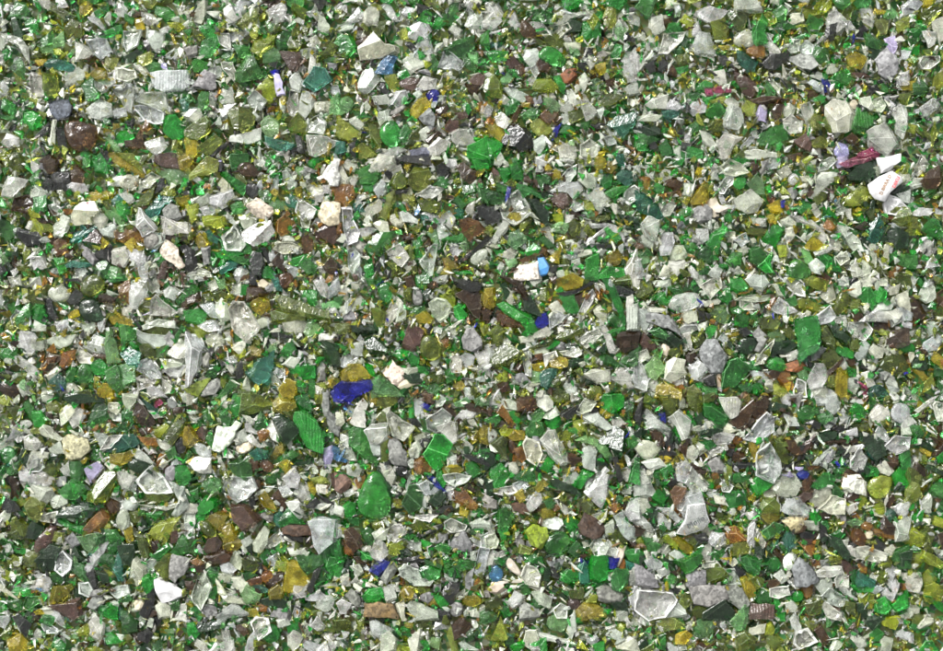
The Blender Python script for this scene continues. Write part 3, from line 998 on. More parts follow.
o 740,420 814,420 814,480 775,465
S 700,520 730,460 755,500 750,570 700,575|navy grey pointed shard
g 100,540 130,490 165,470 180,500 150,550
K 260,520 290,460 300,480 300,540 270,555|black upright shard in pale crumbs
S 80,450 110,420 130,450 120,490 90,490
O 0,610 80,570 120,560 60,651 20,640|mottled dark olive grey stone
S 90,600 160,560 190,590 150,640 80,650
w 50,580 70,540 120,540 110,570
g 160,651 240,560 270,590 200,651
Y 320,400 360,380 410,400 400,430 350,430
w 370,250 410,230 450,250 430,270 400,280
l 630,300 660,240 710,260 710,300 650,330
w 650,330 700,330 670,365
w 720,310 800,320 790,360 720,350
W 510,20 430,60 440,85 470,75
T 455,0 490,0 520,75 480,70|teal green upright shard at a copper bit
I 385,35 410,20 440,40 420,60 395,55
W 260,0 330,0 330,30 270,30
G 290,60 330,35 325,100 290,100
w 240,60 290,30 290,90 260,95
l 165,30 200,15 210,60 180,70
w 115,40 150,20 165,60 130,80
O 90,100 180,80 210,100 180,140 110,130
W 205,450 240,440 265,465 225,475
w 200,470 240,480 260,510 240,530
W 490,510 530,510 540,540 500,550
w 520,480 560,440 610,450 580,500
w 450,510 480,540 500,590 460,585
T 410,570 460,540 440,590
Y 500,610 540,560 600,580 590,640 520,651|pale straw yellow cluster
g 590,560 640,620 600,620
N 780,630 814,595 814,651 780,651
Y 740,580 780,540 814,560 800,610 760,600
l 425,370 480,370 470,410 430,410
W 430,350 480,345 480,370 450,380
W 100,240 160,240 180,290 120,300 60,270
w 200,310 240,310 250,370 210,370
g 240,315 265,305 280,340 260,355
w 240,380 320,340 310,410 280,420
G 410,300 450,295 440,330 415,330
S 760,620 780,651 740,651
O 280,620 370,630 380,651 280,651
g 670,560 690,580 690,651 660,651
w 700,600 740,610 730,640 700,640
g 0,60 40,50 65,80 30,105 0,110
K 340,0 380,0 380,50 340,40
l 735,150 790,135 814,150 814,170 740,175
W 770,170 800,160 810,200 780,200
w 300,590 330,560 340,620 300,610
w 700,140 730,135 730,170 700,170
:A 270,120,18 245,295,14 210,400,18 770,10,30 110,220,16 590,40,24 50,600,10 540,520,16 160,430,14
:b 320,10,24 350,450,26 410,405,14 180,410,18 470,190,16 100,10,16 810,345,14
:Y 385,25,12 380,605,22 670,20,20 780,580,20 490,590,18 540,380,10 220,360,10
:K 30,410,10 170,390,14 470,620,24 720,10,14 540,330,10 130,410,24 210,520,20
:S 530,90,24 580,410,24 240,90,10 30,270,10 640,420,16
:w 30,20,24 90,20,24 60,10,14 480,120,10 600,80,24 640,125,14 560,350,14 600,360,26 660,440,24 700,440,20 640,390,14 480,300,24 500,340,20 510,390,20 400,330,16 430,350,20 320,560,20 600,460,20 290,380,20 330,420,16 230,340,20 800,510,20 500,570,20 600,300,16 740,380,14 10,400,20 180,300,20 540,470,14 580,110,10 270,580,20 390,460,10 150,380,14
:W 535,100,14 460,355,18 520,530,14 240,460,18 690,60,14
:G 430,310,20 660,90,14 200,150,14 640,500,30 30,30,14 430,420,20 390,380,20 690,240,20 620,590,24 160,500,20 560,500,16 510,420,20 220,10,20 690,380,14 630,640,16
:O 220,20,30 140,110,30 210,120,24 110,70,14 490,240,30 740,260,24 770,280,24 200,580,30 420,610,24 350,640,20 640,620,20 560,310,10 690,370,20 640,400,20 320,500,14 440,620,20 760,510,20 470,450,14 230,50,14
:o 230,90,20 60,290,20 350,110,14 390,160,20 410,130,20 610,10,20 560,70,14 640,340,24 300,420,24 140,460,20 380,360,20 690,410,14 340,470,24 590,540,20 720,540,14 270,440,16
@337 276
N 0,600 30,570 90,575 170,565 190,580 180,620 110,651 0,651|large vivid cobalt blue glass shard
G 220,60 270,35 295,80 290,125 255,145 235,120|glossy emerald egg shaped pebble
G 430,5 500,0 505,30 460,70 430,50|bright emerald lump between brown bits
w 520,10 560,0 600,5 590,35 540,40
S 410,80 430,68 460,80 465,140 440,160 410,140|violet grey speckled domed stone
b 365,10 410,5 425,50 375,60
B 470,30 540,30 545,60 500,70
K 625,5 660,20 780,30 770,75 710,85 660,60 640,40|jagged shiny black shard by a red brown one
b 645,100 690,80 770,85 785,150 770,235 740,220 700,150|large dark red brown pointed shard
Y 780,100 814,75 814,165 790,150
W 265,200 290,150 320,115 355,150 340,190 280,265 262,260|clear white pear shaped shard
w 340,140 370,180 370,230 320,250 330,190
w 500,150 540,120 590,130 620,170 600,220 560,250 520,210|milky grey glass lump with bubbles
o 560,110 610,90 640,130 630,170 590,160
Y 430,220 480,190 520,230 500,260 440,250
G 635,170 660,160 705,210 670,245 645,220
O 185,180 220,175 265,200 250,270 215,270 200,215|golden olive frosted wedge
P 380,290 400,262 470,300 440,390 400,410 355,380|dusty purple rectangular shard
O 450,360 490,320 540,340 570,410 540,460 460,440|round olive grey disc shaped shard
S 680,340 705,290 740,280 785,350 785,390 740,408 690,390|smooth pale blue grey shard
G 620,345 650,330 675,340 670,400 640,410 625,385|jade green rounded slab
g 700,280 660,300 670,330
D 150,350 190,330 240,350 270,390 250,440 180,420|dark emerald block with blue shine
D 80,270 150,260 210,270 210,310 130,325 90,310|horizontal dark olive bar
O 0,265 60,260 75,290 50,310 0,310
W 10,480 40,425 110,440 100,470 40,495
w 70,370 140,360 135,430 80,420
Y 15,530 60,480 120,480 190,550 110,570 30,570|cracked yellow olive slab above a cobalt shard
G 155,480 195,490 205,540 180,540
l 185,580 230,540 310,600 360,651 190,651|large pale olive green blade near a cobalt shard
I 250,525 300,460 360,520 360,560 330,600 300,580|cream and pink diamond shaped stone
I 320,590 380,565 425,590 350,610
w 350,500 440,495 430,520 390,535
G 305,420 340,400 385,410 380,440 350,455
G 370,440 400,410 440,430 435,480 400,485
D 360,540 440,530 460,580 400,580
W 610,450 640,430 675,450 670,520 625,520
W 675,440 700,420 745,440 735,480 700,490
W 750,420 810,410 814,440 814,540 790,510
g 590,520 620,500 640,550 600,580
Y 630,590 670,570 700,600 650,620
W 695,610 720,610 740,651 700,651
b 455,640 480,620 520,640 500,651
g 470,600 530,575 580,600 540,640 490,630
O 470,550 530,530 540,570 490,590
w 20,170 60,150 80,180 30,220
S 30,210 70,190 110,210 90,240 40,240
W 45,150 75,125 85,170 50,200
w 80,130 130,120 140,170 100,180
w 0,60 50,50 50,105 10,105
O 360,60 400,70 400,130 370,120
D 460,80 510,70 500,140 470,130
w 330,90 355,60 360,110
g 140,0 200,0 200,40 170,50
w 550,80 580,60 585,100
w 610,280 640,270 650,310 630,325
B 785,180 814,170 814,240 790,235
G 0,370 50,380 40,400 0,400
K 0,320 40,320 30,350 0,355
G 440,490 500,500 490,530 450,520
W 450,540 480,520 480,560 455,565
o 780,270 814,270 814,330 790,320
g 0,120 30,110 20,150 0,160
g 405,180 470,160 460,200 410,205
K 470,280 510,265 520,300 480,310
A 560,355 600,340 610,370 590,385
w 510,470 560,430 550,480 530,490
w 530,280 570,280 560,310 530,300
W 620,480 650,520 620,520
:N 755,268,16 265,238,14 230,40,16 350,455,14
:A 150,230,24 180,210,18 160,200,14 430,630,24 25,95,18 575,265,16 710,240,24 400,640,14 650,520,10 420,340,8 530,40,12 100,210,14
:P 100,10,24
:K 340,290,14 700,560,20 330,465,10 500,515,14 200,390,24 10,340,20
:b 320,270,20 800,200,20 490,130,16
:I 270,440,20
:W 125,340,20 260,330,24 300,345,24 325,380,24 288,288,16 240,295,20 745,440,14 80,40,16 720,640,14 320,370,14 510,110,12 20,190,10
:S 345,40,26 520,100,14 150,50,14 320,395,14 40,10,14
:w 100,60,24 60,30,24 190,150,20 320,30,24 180,240,20 600,290,14 310,420,14 230,290,14 170,430,18 140,460,16 30,250,10 580,490,16 560,520,20 600,540,14 700,520,30 740,550,20 780,560,24 760,600,24 730,500,20 650,260,20 610,320,16 700,10,20 500,560,14 800,620,20 620,230,24 500,180,16 740,530,20 340,640,14 140,20,14 30,60,14
:G 350,315,20 330,310,14 160,140,24 260,155,24 180,70,20 560,270,16 595,465,20 600,400,20 640,540,16 550,640,16 610,240,20 140,150,14 450,600,18 150,80,14 390,180,20 800,640,20
:Y 90,130,20 310,75,26 550,340,18 540,510,14 500,570,18 670,600,18 70,350,20 20,400,14 790,100,24 310,150,14 250,370,14 470,460,16 755,460,14 120,250,14
:O 230,150,20 450,50,24 420,255,24 350,200,20 300,60,14 630,70,24 590,60,20 400,600,16 550,560,24 580,620,20 740,620,26 650,640,20 230,480,24 280,500,14 210,470,20 30,340,16 90,330,18 660,370,20 680,280,24 800,300,18 10,560,24 700,400,16 640,10,20 110,270,14 260,460,16 560,20,14
:o 600,90,24 110,160,20 400,170,14 540,90,18 140,90,20 200,60,16 580,420,14 590,440,16 480,60,14 770,40,24 730,20,18 600,610,14 510,310,14 360,430,10 80,380,18 650,290,14 160,190,18 770,380,16
@487 276
G 605,0 660,20 700,80 740,180 748,250 735,255 690,160 650,70|long spear shaped jade green splinter
w 580,180 610,160 640,190 650,250 620,240 590,210
W 570,80 585,105 520,220 490,215 540,110|clear upright prism splinter
G 395,110 440,95 470,100 495,180 480,205 430,190|square bright green shard with dull face
K 385,90 470,80 560,30 580,40 480,95 430,105
K 690,60 740,50 795,80 780,105 730,105 700,90|dark bluish black fluted lump
b 75,10 120,15 190,35 215,100 215,125 190,120 160,60|curved dark brown splinter
D 200,130 240,110 290,200 285,230 240,210 205,180
N 265,255 285,215 320,205 333,255 310,275 275,280|bright cobalt blue angular shard
G 60,160 100,145 190,190 230,215 270,280 270,310 220,300 180,250 110,210|long crinkled vivid green shard
B 55,190 130,215 175,250 170,280 90,270 60,240|brown striped shard under a crinkled green one
W 340,230 370,190 430,215 400,250 345,285|clear folded shard leaning left
w 330,160 380,140 420,190 370,200
Y 385,20 460,0 520,20 510,60 430,75 390,60|mottled yellow olive lump
w 200,0 290,0 295,30 260,55
O 290,70 330,60 330,150 290,130
w 260,310 320,280 360,300 310,340 260,340
w 180,330 250,325 250,360 190,360
O 375,330 430,290 520,290 520,310 440,350 390,350|twisted yellow olive shard
W 500,340 540,310 600,290 620,320 540,390 520,370|bright clear wedge right of an olive shard
W 620,290 645,280 700,400 690,415 665,410 650,370|thin clear rod lying diagonally
b 700,370 710,320 750,300 814,300 814,380 750,420|big glossy dark maroon brown lump
g 725,465 814,370 814,480 770,495|olive green slab by a maroon lump
g 615,440 650,430 740,490 690,495 640,480
W 660,560 730,500 770,530 790,600 750,605|bright clear fan shaped shard
W 780,560 814,490 814,600
w 520,540 570,510 660,510 665,570 600,585
O 20,470 50,400 100,360 185,420 180,450 90,500 40,500|large olive brown diamond shard
O 20,300 60,270 95,290 90,360 40,380
W 0,380 20,375 50,410 50,445 10,455 0,450
W 190,410 230,390 240,440 240,540 210,530|tall slim clear shard
b 235,450 280,425 310,425 310,455 250,470
w 240,410 330,385 330,420 260,425
w 310,430 370,410 380,440 340,460 320,490
Y 340,460 370,435 440,450 430,490 390,500 345,490|lime yellow glossy shard
Y 245,480 300,470 330,490 320,510 260,510
T 290,530 310,510 380,505 360,560 330,610 295,590|pale teal striped glass block
w 400,410 490,390 510,420 480,440 420,430
S 375,390 400,360 425,370 420,400
D 410,470 520,450 520,470 450,505 410,500
S 150,540 190,530 240,580 190,580 160,570
l 250,520 290,530 290,570 250,580
W 420,600 440,570 485,610 485,651 440,640
o 530,651 560,600 620,600 625,651|pale green olive rounded shard at the bottom
O 360,640 390,605 420,630 430,651
O 350,570 400,530 430,540 380,600
b 60,590 110,570 125,620 80,630
G 105,570 170,600 165,620 125,610
w 420,250 440,215 470,250 450,275
g 660,230 690,200 720,240 700,270
G 650,310 740,270 745,300 690,325
w 760,180 814,150 814,290 760,290|pale ribbed white shard at the right
w 760,120 790,110 790,170 760,240
w 600,20 640,50 640,85 610,70
O 680,20 770,0 780,50 710,50
w 770,0 814,0 814,60 790,60
g 460,270 500,240 520,260 510,290 470,285
D 75,50 100,40 120,100 100,120
Y 0,75 45,70 45,160 10,180 0,170
w 110,130 130,95 155,120 135,160
g 205,0 240,40 240,65 210,30
b 150,500 170,470 195,490 180,520
w 130,380 70,350 110,345
G 100,300 160,330 170,360 130,350
O 240,390 310,350 320,380 250,400
G 330,390 380,350 390,370 350,395
l 530,430 555,430 550,465 525,465
O 470,20 590,0 530,60
g 580,370 650,370 640,420 590,400
O 660,600 700,585 730,620 690,640
D 540,560 590,560 590,590 540,590
W 30,640 70,625 75,651 30,651
A 590,110 590,70 640,85 630,115
b 470,110 530,90 510,150 490,160
w 430,570 470,560 470,600 440,600
:A 615,95,26 345,120,16 130,545,14 10,630,20 650,90,14
:B 370,20,24 280,440,24 170,500,24 100,600,30 315,345,14 20,620,14 540,110,20
:b 740,370,34 350,625,24 420,540,24 390,560,20 20,350,24 450,440,14
:K 30,380,14 740,120,24 600,410,14 420,520,14 370,610,16
:w 450,230,20 350,210,20 510,230,30 410,560,24 350,440,20 260,590,30 240,620,26 280,640,26 480,640,14 400,290,20 600,60,20 310,180,16 250,80,16 530,270,14 120,360,16 560,440,14 20,560,20 190,570,20 150,590,20 620,260,20 600,280,24 690,440,16 780,460,20 200,600,14 520,480,20 630,600,14 700,380,14 490,270,16
:W 120,355,16 50,640,18 10,490,24 20,520,16 555,250,14 130,640,14
:G 640,170,14 690,270,24 540,440,20 110,510,18 460,570,18 700,630,30 460,540,20 210,310,24 300,360,14 720,220,20 310,40,10 30,20,24 290,490,14 540,260,16 240,110,14 520,20,14
:D 250,170,30 620,390,30 740,40,16 450,380,24 560,570,20 300,370,20 130,50,14 690,350,20
:O 650,150,26 600,140,24 470,270,26 510,360,14 480,350,20 560,420,24 500,520,26 490,590,26 540,410,16 440,520,24 100,410,30 120,320,24 60,310,20 370,320,16 360,350,14 700,600,24 740,610,24 610,360,14 390,470,14 60,10,16 730,20,24 200,50,14 300,170,20 60,90,20 20,310,20 330,340,14 320,580,14 680,20,16
:o 150,110,16 70,490,24 100,540,26 60,550,20 650,130,14 420,30,20 540,490,20 560,220,24 560,180,20 180,480,14 200,640,24 100,560,20 150,620,24 400,520,14 350,60,24 30,610,10 40,120,14 90,300,16 160,380,14
@637 276
W 170,150 200,110 270,90 330,95 345,140 320,170 260,190 190,185|large bright frosted white pebble with blue stripe beside it
N 330,165 345,120 353,145 345,165|small bright blue stripe on a clear rim
w 245,190 320,190 325,240 280,255 240,230
W 220,280 260,250 320,250 325,290 290,310 235,310|clear knuckle shaped glass lump
W 250,320 290,310 295,400 260,385|narrow clear icicle shaped shard
S 55,210 75,203 155,210 195,240 235,325 200,300 110,265 58,250|flat dark slate blue triangle with a pale edge
g 65,300 130,280 200,330 170,350 110,330|long pale and dark green splinter under slate
D 130,290 200,300 245,350 240,390 180,380 120,350
P 15,360 40,310 95,370 90,400 40,395
K 330,180 360,170 370,230 340,245
l 400,205 430,165 475,160 508,210 480,260 430,240|flat sage green hexagonal shard
G 370,290 400,270 430,280 400,340 385,330
w 330,270 380,250 380,290 340,295
S 345,400 380,350 430,350 490,440 460,520 410,530 350,450|big speckled blue grey stone
K 360,560 410,530 430,600 390,600
G 465,610 465,530 500,460 540,445 610,500 570,560 530,600|large emerald fan shaped shard with streaks
D 540,380 570,340 620,330 655,360 640,410 590,430 540,410|knobbly dark emerald lump
S 630,320 660,280 710,340 670,410 640,400 660,360|slate grey triangle right of an emerald lump
G 700,480 730,435 790,450 810,490 780,515 720,500|glossy deep emerald crystal
w 590,20 620,0 690,0 715,40 680,80 620,60|wide pale grey frosted slab
w 545,130 580,110 740,100 735,130 640,140|wavy clear ribbon like shard
C 730,60 760,45 805,90 795,110 760,105|oval clear ring of glass
W 735,190 770,120 800,120 800,180 750,215
w 560,130 620,140 640,180 570,180
W 670,180 740,200 740,220 690,215
G 510,20 560,10 595,60 540,90 510,70
G 440,120 480,70 515,110 490,150
w 350,50 400,20 450,10 460,60 400,120|cluster like clear crystalline lump
w 300,0 350,0 360,30 340,50
w 90,30 180,20 180,60 110,60
O 10,30 70,30 90,80 40,120 0,110|mustard olive translucent lump at upper left corner of a clump
G 70,120 140,90 170,130 160,160
g 170,60 230,55 245,90 200,95
w 0,180 60,180 110,180 50,290 0,290|long pale upright slab at the left side
w 50,160 150,180 150,200 60,190
O 660,230 740,220 775,250 740,300 680,290|hazy olive grey shard
g 520,250 560,205 610,220 600,270 570,280|lime emerald shard with twisted face
g 515,180 545,165 580,190 550,205 520,200
g 620,230 650,185 660,240
W 720,320 760,285 800,300 814,350 760,350|clear rimmed oval shard
W 0,490 20,465 60,570 50,620 0,600|tall bright clear shard low at the left
W 60,590 100,560 125,600 95,625
w 150,560 165,470 200,445 260,460 250,500 270,530 190,575|pale pinkish frosted shard
W 280,500 330,460 395,505 340,565 300,555|frosted bright clear shard right of a pinkish one
l 35,500 90,445 130,450 150,510 100,560 60,540|hexagonal jade green shard
b 265,440 290,410 325,430 300,470 270,475
I 140,380 160,360 178,400 165,430 145,420
b 100,380 120,380 140,425 125,420
w 640,480 690,400 740,350 720,420 690,470
G 610,470 640,460 670,500 640,520 610,500
W 620,520 715,520 700,550 640,555
G 555,600 590,580 630,600 620,630 580,640
G 630,590 660,585 675,610 650,630 635,615
Y 110,600 150,570 240,610 230,651 100,651|wide yellow olive slab on the lower left
w 195,580 250,565 250,640 230,610
o 255,620 310,590 350,640 340,651 260,651
g 360,600 430,610 430,651 360,651|sage green square shard
w 700,570 750,560 740,600 710,600
w 740,610 800,580 814,620 780,651 740,640
b 720,520 780,510 760,560 720,560
A 770,530 814,510 814,560 785,570
W 450,340 470,310 490,330 480,365
K 560,290 590,280 620,310 580,325
G 280,65 310,50 340,60 320,90
g 250,50 290,30 300,70 260,80
K 305,75 325,45 340,65 325,95
w 0,420 50,400 70,440 20,470
O 170,410 230,380 250,420 190,440
w 350,130 420,130 460,120 440,150 370,160
O 300,340 360,300 370,350 320,390
Y 490,300 540,290 550,320 500,335
g 0,370 20,370 20,410 0,440
K 0,300 20,310 10,350 0,350
b 290,50 260,10 300,10
I 435,540 455,530 460,590 440,600
W 10,5 60,0 80,20 30,25
g 0,150 30,140 40,170
G 300,590 350,580 360,600 320,610
:N 735,208,12 340,140,12
:A 720,170,16 600,195,16 410,160,16 220,210,20 800,540,24 410,250,16 240,600,16 580,90,20
:B 220,590,24 740,140,24 280,130,8 580,640,24 720,550,20 450,560,14 520,160,20
:K 380,220,24 570,300,24 700,340,10 350,420,10 400,580,24 370,130,14 690,460,12
:Y 410,245,20 620,70,20 290,560,18 790,290,14 240,400,14 440,270,14 280,580,14 690,640,20
:W 330,350,14 720,60,16 790,80,14 310,400,16 60,10,20
:w 220,60,14 130,60,20 30,150,20 230,200,14 650,170,24 380,320,14 430,320,16 320,410,20 660,430,24 650,60,20 430,30,24 780,150,24 560,490,14 500,550,14 700,590,16 770,620,30 270,400,24 50,440,14 480,90,16 790,220,24 90,570,14 500,20,14 760,380,14 20,10,24 300,300,14 450,300,14 430,440,10 800,30,16
:G 500,80,24 480,140,16 540,190,20 540,260,16 640,260,24 100,120,20 140,130,20 610,390,20 750,470,24 290,60,20 520,40,20 40,20,14 200,70,20 640,200,14 210,310,10 640,630,14 590,160,10
:D 700,170,10 500,370,24 790,360,30 650,340,14 560,400,20 750,420,20 40,640,20 250,350,20 560,220,14
:O 340,360,26 310,350,24 440,60,14 430,220,14 490,220,14 500,410,24 480,390,20 700,240,20 700,410,24 780,420,20 640,450,14 220,420,26 150,440,24 80,350,20 20,80,30 60,100,24 350,180,14 650,560,24 740,580,20 180,640,24 700,20,16 200,10,26 530,330,20 520,300,16 400,180,14 100,240,14 700,620,24 140,580,14 260,20,24 500,640,24 520,620,20
:o 760,270,20 660,110,14 460,290,16 340,310,20 100,90,20 450,230,14 630,570,20 780,240,16 60,60,20 40,40,20 210,400,20
@767 276
G 145,245 200,230 270,220 290,310 270,390 200,440 175,480 170,350|very large flat emerald green slab standing upright
T 175,440 210,415 230,450 215,485 185,490
S 230,400 270,380 320,395 280,450 245,455|dark blue grey chip beside a green slab
W 90,40 100,10 170,10 200,40 205,110 170,105 130,80|bright frosted white shard near the right top
o 200,20 240,5 330,30 315,80 270,70 210,45
w 320,50 360,50 370,120 330,140 290,110|pale pinkish white shard
W 275,215 340,165 370,220 340,250 290,260 275,240
O 355,200 380,120 410,70 455,120 430,180 390,210|smooth olive green upright wedge
o 170,140 190,115 250,140 320,170 300,200 240,190 180,165|flat yellow olive lens shaped shard
G 500,110 525,65 560,70 590,130 570,180 530,150|glossy bright emerald crystal
G 585,90 620,60 650,80 640,130 600,140
W 25,180 70,120 150,180 160,190 90,210 50,200|clear triangular crystal pyramid
w 30,50 60,45 105,90 95,110 60,105
w 590,180 620,140 690,150 660,200 600,200
W 510,245 600,180 660,200 745,190 740,240 680,275 670,250|wide bright clear shard with white rim
w 700,110 755,80 755,190 720,160
w 600,200 700,180 740,190 700,240 610,240
b 580,260 610,250 665,260 660,285 620,305 585,285|glossy black brown bead
b 655,340 680,300 755,275 755,370 700,390 660,370|big dark maroon shard at the right edge
W 450,255 540,250 575,290 530,350 500,340 440,290|large creamy white frosted wedge
D 330,260 380,255 450,330 430,370 370,330|dark olive green glass with bright lime edge
O 290,300 330,270 380,350 370,420 320,370
w 480,430 530,355 555,380 540,430 500,455|clear block under a creamy wedge
w 555,400 580,375 630,400 620,440 580,445
W 570,440 600,445 605,480 585,495
O 600,480 640,435 740,430 755,510 720,530 640,510|large grey olive flat shard with yellow edge
S 605,520 640,505 690,550 690,575 630,560|blue black chip below a flat olive shard
K 215,430 260,430 280,470 240,495
G 370,400 400,380 470,410 470,445 410,430
O 300,430 350,400 400,450 350,510 300,480
b 330,520 400,445 410,460 360,530 335,550|dark purple brown splinter
W 220,570 260,480 310,480 330,540 290,610 240,615|large pale clear shard with layered planes
W 145,630 165,560 210,580 215,651 150,651|bright clear upright block at the bottom
A 60,560 80,520 120,510 140,580 130,630 90,600|orange tan translucent shard
B 95,480 170,455 215,490 160,520 110,510|matte terracotta brown shard
Y 370,580 380,510 410,500 435,550 435,640 400,651 375,630|upright dark yellow olive oval shard
g 0,480 30,440 60,440 110,490 80,515 20,500
l 165,520 210,505 225,550 190,570
w 440,560 490,550 500,600 440,610
w 480,640 440,610 500,600
M 510,580 545,600 545,640 525,640
w 510,530 560,520 590,590 550,600
T 555,620 600,585 650,620 665,651 555,651|rounded grey teal shard at the lower right
w 650,580 700,570 720,620 680,640
l 10,320 60,290 100,330 80,360 30,350
O 95,290 130,285 155,330 130,345 100,320
O 0,240 50,225 65,260 0,300
g 100,130 150,110 160,150 130,160
w 460,50 500,30 510,90 480,110 440,90
w 390,20 440,10 440,60 400,50
K 450,15 490,20 490,45 460,55
w 500,10 560,0 570,50 520,60
w 660,70 720,45 710,90 670,100
b 455,205 500,195 520,220 480,245
w 370,225 420,215 430,250 380,255
O 450,360 490,345 500,390 460,400
b 435,455 470,450 490,480 460,490
W 330,610 370,630 380,651 330,651
w 250,610 320,600 330,651 250,651
G 440,500 490,510 480,545 450,540
b 0,510 60,510 50,560 10,555
w 0,560 30,560 40,600 0,600
o 40,570 70,590 110,610 100,651 40,640
w 110,420 160,405 170,450 120,460
D 30,360 130,350 160,380 100,420 40,420
w 610,340 650,330 640,380 610,370
w 390,470 420,450 440,490 400,500
o 320,560 360,540 370,600 330,600
W 0,180 40,205 30,220 0,215
G 10,440 50,430 30,470
w 600,20 650,10 650,50 610,50
O 700,0 755,0 755,60 710,40
b 0,130 60,110 20,160
o 450,140 510,130 500,180 460,180
w 0,350 40,360 20,420 0,420
:N 205,50,12 755,530,12
:A 15,170,18 355,30,16 660,260,12 430,80,20 270,100,10
:B 320,10,24 680,370,24 10,540,20
:M 530,600,20
:Y 435,180,18 230,170,20 400,290,18 115,600,24 680,520,14 410,540,16 30,270,20
:W 270,90,20 180,210,24 760,100,20 650,60,14 545,230,14 160,590,14
:K 570,260,10 30,130,24 470,30,20 500,530,10 480,570,14
:w 240,100,24 260,80,20 100,230,24 220,200,20 680,130,20 540,160,24 470,160,20 570,20,20 600,70,20 420,20,20 700,230,24 640,410,24 560,470,24 350,150,10 420,270,24 600,60,20 640,30,20 300,170,14 370,20,16 490,510,24 580,490,14 680,590,30 700,640,20 620,480,10 40,20,20 10,100,26 140,440,24 690,420,14 480,310,24 280,20,20 430,50,14 350,640,24 410,480,24 740,630,20 20,380,20 260,500,14 750,60,16
:G 570,250,10 480,190,20 110,200,20 570,440,14 560,540,24 590,530,16 450,620,24 220,510,20 390,60,20 740,270,18 230,640,20 200,550,10 310,540,10 650,140,20 460,520,24 540,330,10 80,80,20 470,300,14 390,400,14
:D 100,380,30 50,390,24 450,360,16 550,430,20 380,280,20 240,480,24 700,500,10 730,580,20
:O 330,340,24 350,370,24 330,450,26 270,470,14 590,340,24 600,350,20 560,480,24 660,460,20 500,390,10 60,330,14 360,590,20 740,30,20 740,590,24 20,630,24 80,300,20 120,230,14 420,110,14 310,480,20 20,410,20 160,620,14 480,400,14 690,20,24 380,570,10
:o 120,210,30 150,230,20 520,560,20 200,70,14 70,30,30 130,20,20 210,20,20 400,130,20 730,420,20 310,290,20 420,100,10 620,310,24 690,400,14 80,70,10 590,300,10 340,580,20 520,150,14
:S 640,540,24 540,560,10
@37 396
D 150,0 330,0 360,25 340,35 180,45 140,20|long dark olive green shard at the clump top
g 270,130 300,60 340,35 385,60 385,110 330,160 275,170|flat emerald green oblong shard
G 460,90 510,90 515,140 480,190 400,195 400,180 460,150|bent bright green chip
w 125,90 160,55 220,50 200,90 170,130 130,160
W 175,120 220,70 255,80 240,140 200,170
w 0,190 30,155 70,170 135,230 110,245 50,225|sharp pale glassy splinter at the left margin
s 135,240 170,215 275,240 285,290 230,345 175,345 145,300|big mottled grey tan stone with yellow edge
w 390,40 440,40 450,70 430,100 390,70
w 390,90 450,100 455,135 410,130
w 465,0 545,0 500,75 480,60
T 560,10 600,10 660,90 620,90 570,50|slim teal green shard pointing down
b 525,90 545,40 590,60 640,140 610,170 560,155|dark brown olive flat shard
O 680,220 750,130 800,140 770,210 730,260
o 620,185 690,155 720,170 680,220 640,225
w 605,190 640,230 720,260 710,300 670,280|slender clear needle shard
K 750,250 780,220 805,250 800,300 770,315 750,290|glossy black bead like nugget
g 700,300 745,280 755,320 720,350
w 345,290 390,220 460,215 400,280
T 370,300 450,220 530,210 550,250 530,275 440,305|frosted glass slab with bright teal bottom edge
w 310,200 350,190 385,230 360,260 320,235
g 285,320 320,280 355,300 360,340 310,355|round frosted mint green nugget
w 510,300 550,290 640,370 620,375 530,330
V 255,400 330,360 360,395 290,470 270,430|curved lavender blue shard with red brown edge
O 280,520 370,410 425,415 430,450 370,570 280,565|large dark olive stone like shard
g 180,360 245,355 245,460 200,480 180,440|upright dark emerald block
g 120,520 200,450 270,500 210,560 150,550
D 120,610 240,575 310,580 340,610 300,651 110,651|large flat deep green plate at the lower left
W 535,460 630,375 710,470 740,520 660,530 590,525|big clear shard with hollow grey centre
D 490,350 530,335 620,370 600,410 550,420 500,395|round dark bottle green lump
w 430,430 450,410 535,440 500,510 460,500
Y 400,320 500,300 510,350 450,380 400,360
w 720,470 800,500 814,600 760,651 730,640 780,570 770,530|curled pale ribbon like clear shard
w 570,590 700,600 780,570 760,600 700,620
w 470,560 520,550 550,590 520,620 470,610
w 400,550 440,545 500,600 440,620
b 370,590 400,560 440,580 440,620 400,640|glossy dark brown nugget by olive shard
A 340,651 380,620 430,640 420,651
w 0,480 80,500 90,540 40,600 0,590
w 75,540 160,540 160,590 110,610 80,600
w 60,290 120,250 140,310 90,320
W 0,350 20,345 30,390 10,410 0,410
W 0,430 40,415 85,450 70,475 0,470
w 0,300 60,310 50,340 20,340
G 0,90 20,85 45,130 30,160 0,165
O 30,400 60,370 100,380 100,430 60,440
W 350,280 420,240 360,300
w 370,370 400,340 425,380 400,405
A 550,220 640,230 650,270 590,265
b 550,180 590,175 610,200 570,215
A 635,370 665,320 685,330 650,390
W 575,280 610,275 640,310 600,310
S 700,400 740,375 760,400 740,450 700,450
G 755,390 800,380 814,400 814,470 780,485 755,450
w 665,380 690,355 710,380 690,400
M 625,50 660,20 675,40 640,65
S 710,20 740,10 755,40 740,70 715,60
W 775,0 814,0 814,40 790,30
w 20,0 80,0 70,40 30,30
b 740,70 800,60 780,90 740,100
Y 370,0 405,0 400,40 370,40
o 50,50 100,30 130,60 120,90 60,80
b 45,95 70,80 80,130 60,130
g 90,5 110,30 160,40 130,40
Y 785,200 814,170 814,250 790,230
W 600,80 690,110 640,120
K 0,230 15,240 10,280 0,280
O 270,350 200,345 150,350 170,360
W 495,500 510,480 540,480 520,520
O 590,530 740,530 700,570 610,570
o 300,540 350,530 350,570 320,570
w 500,630 430,610 430,651 480,651
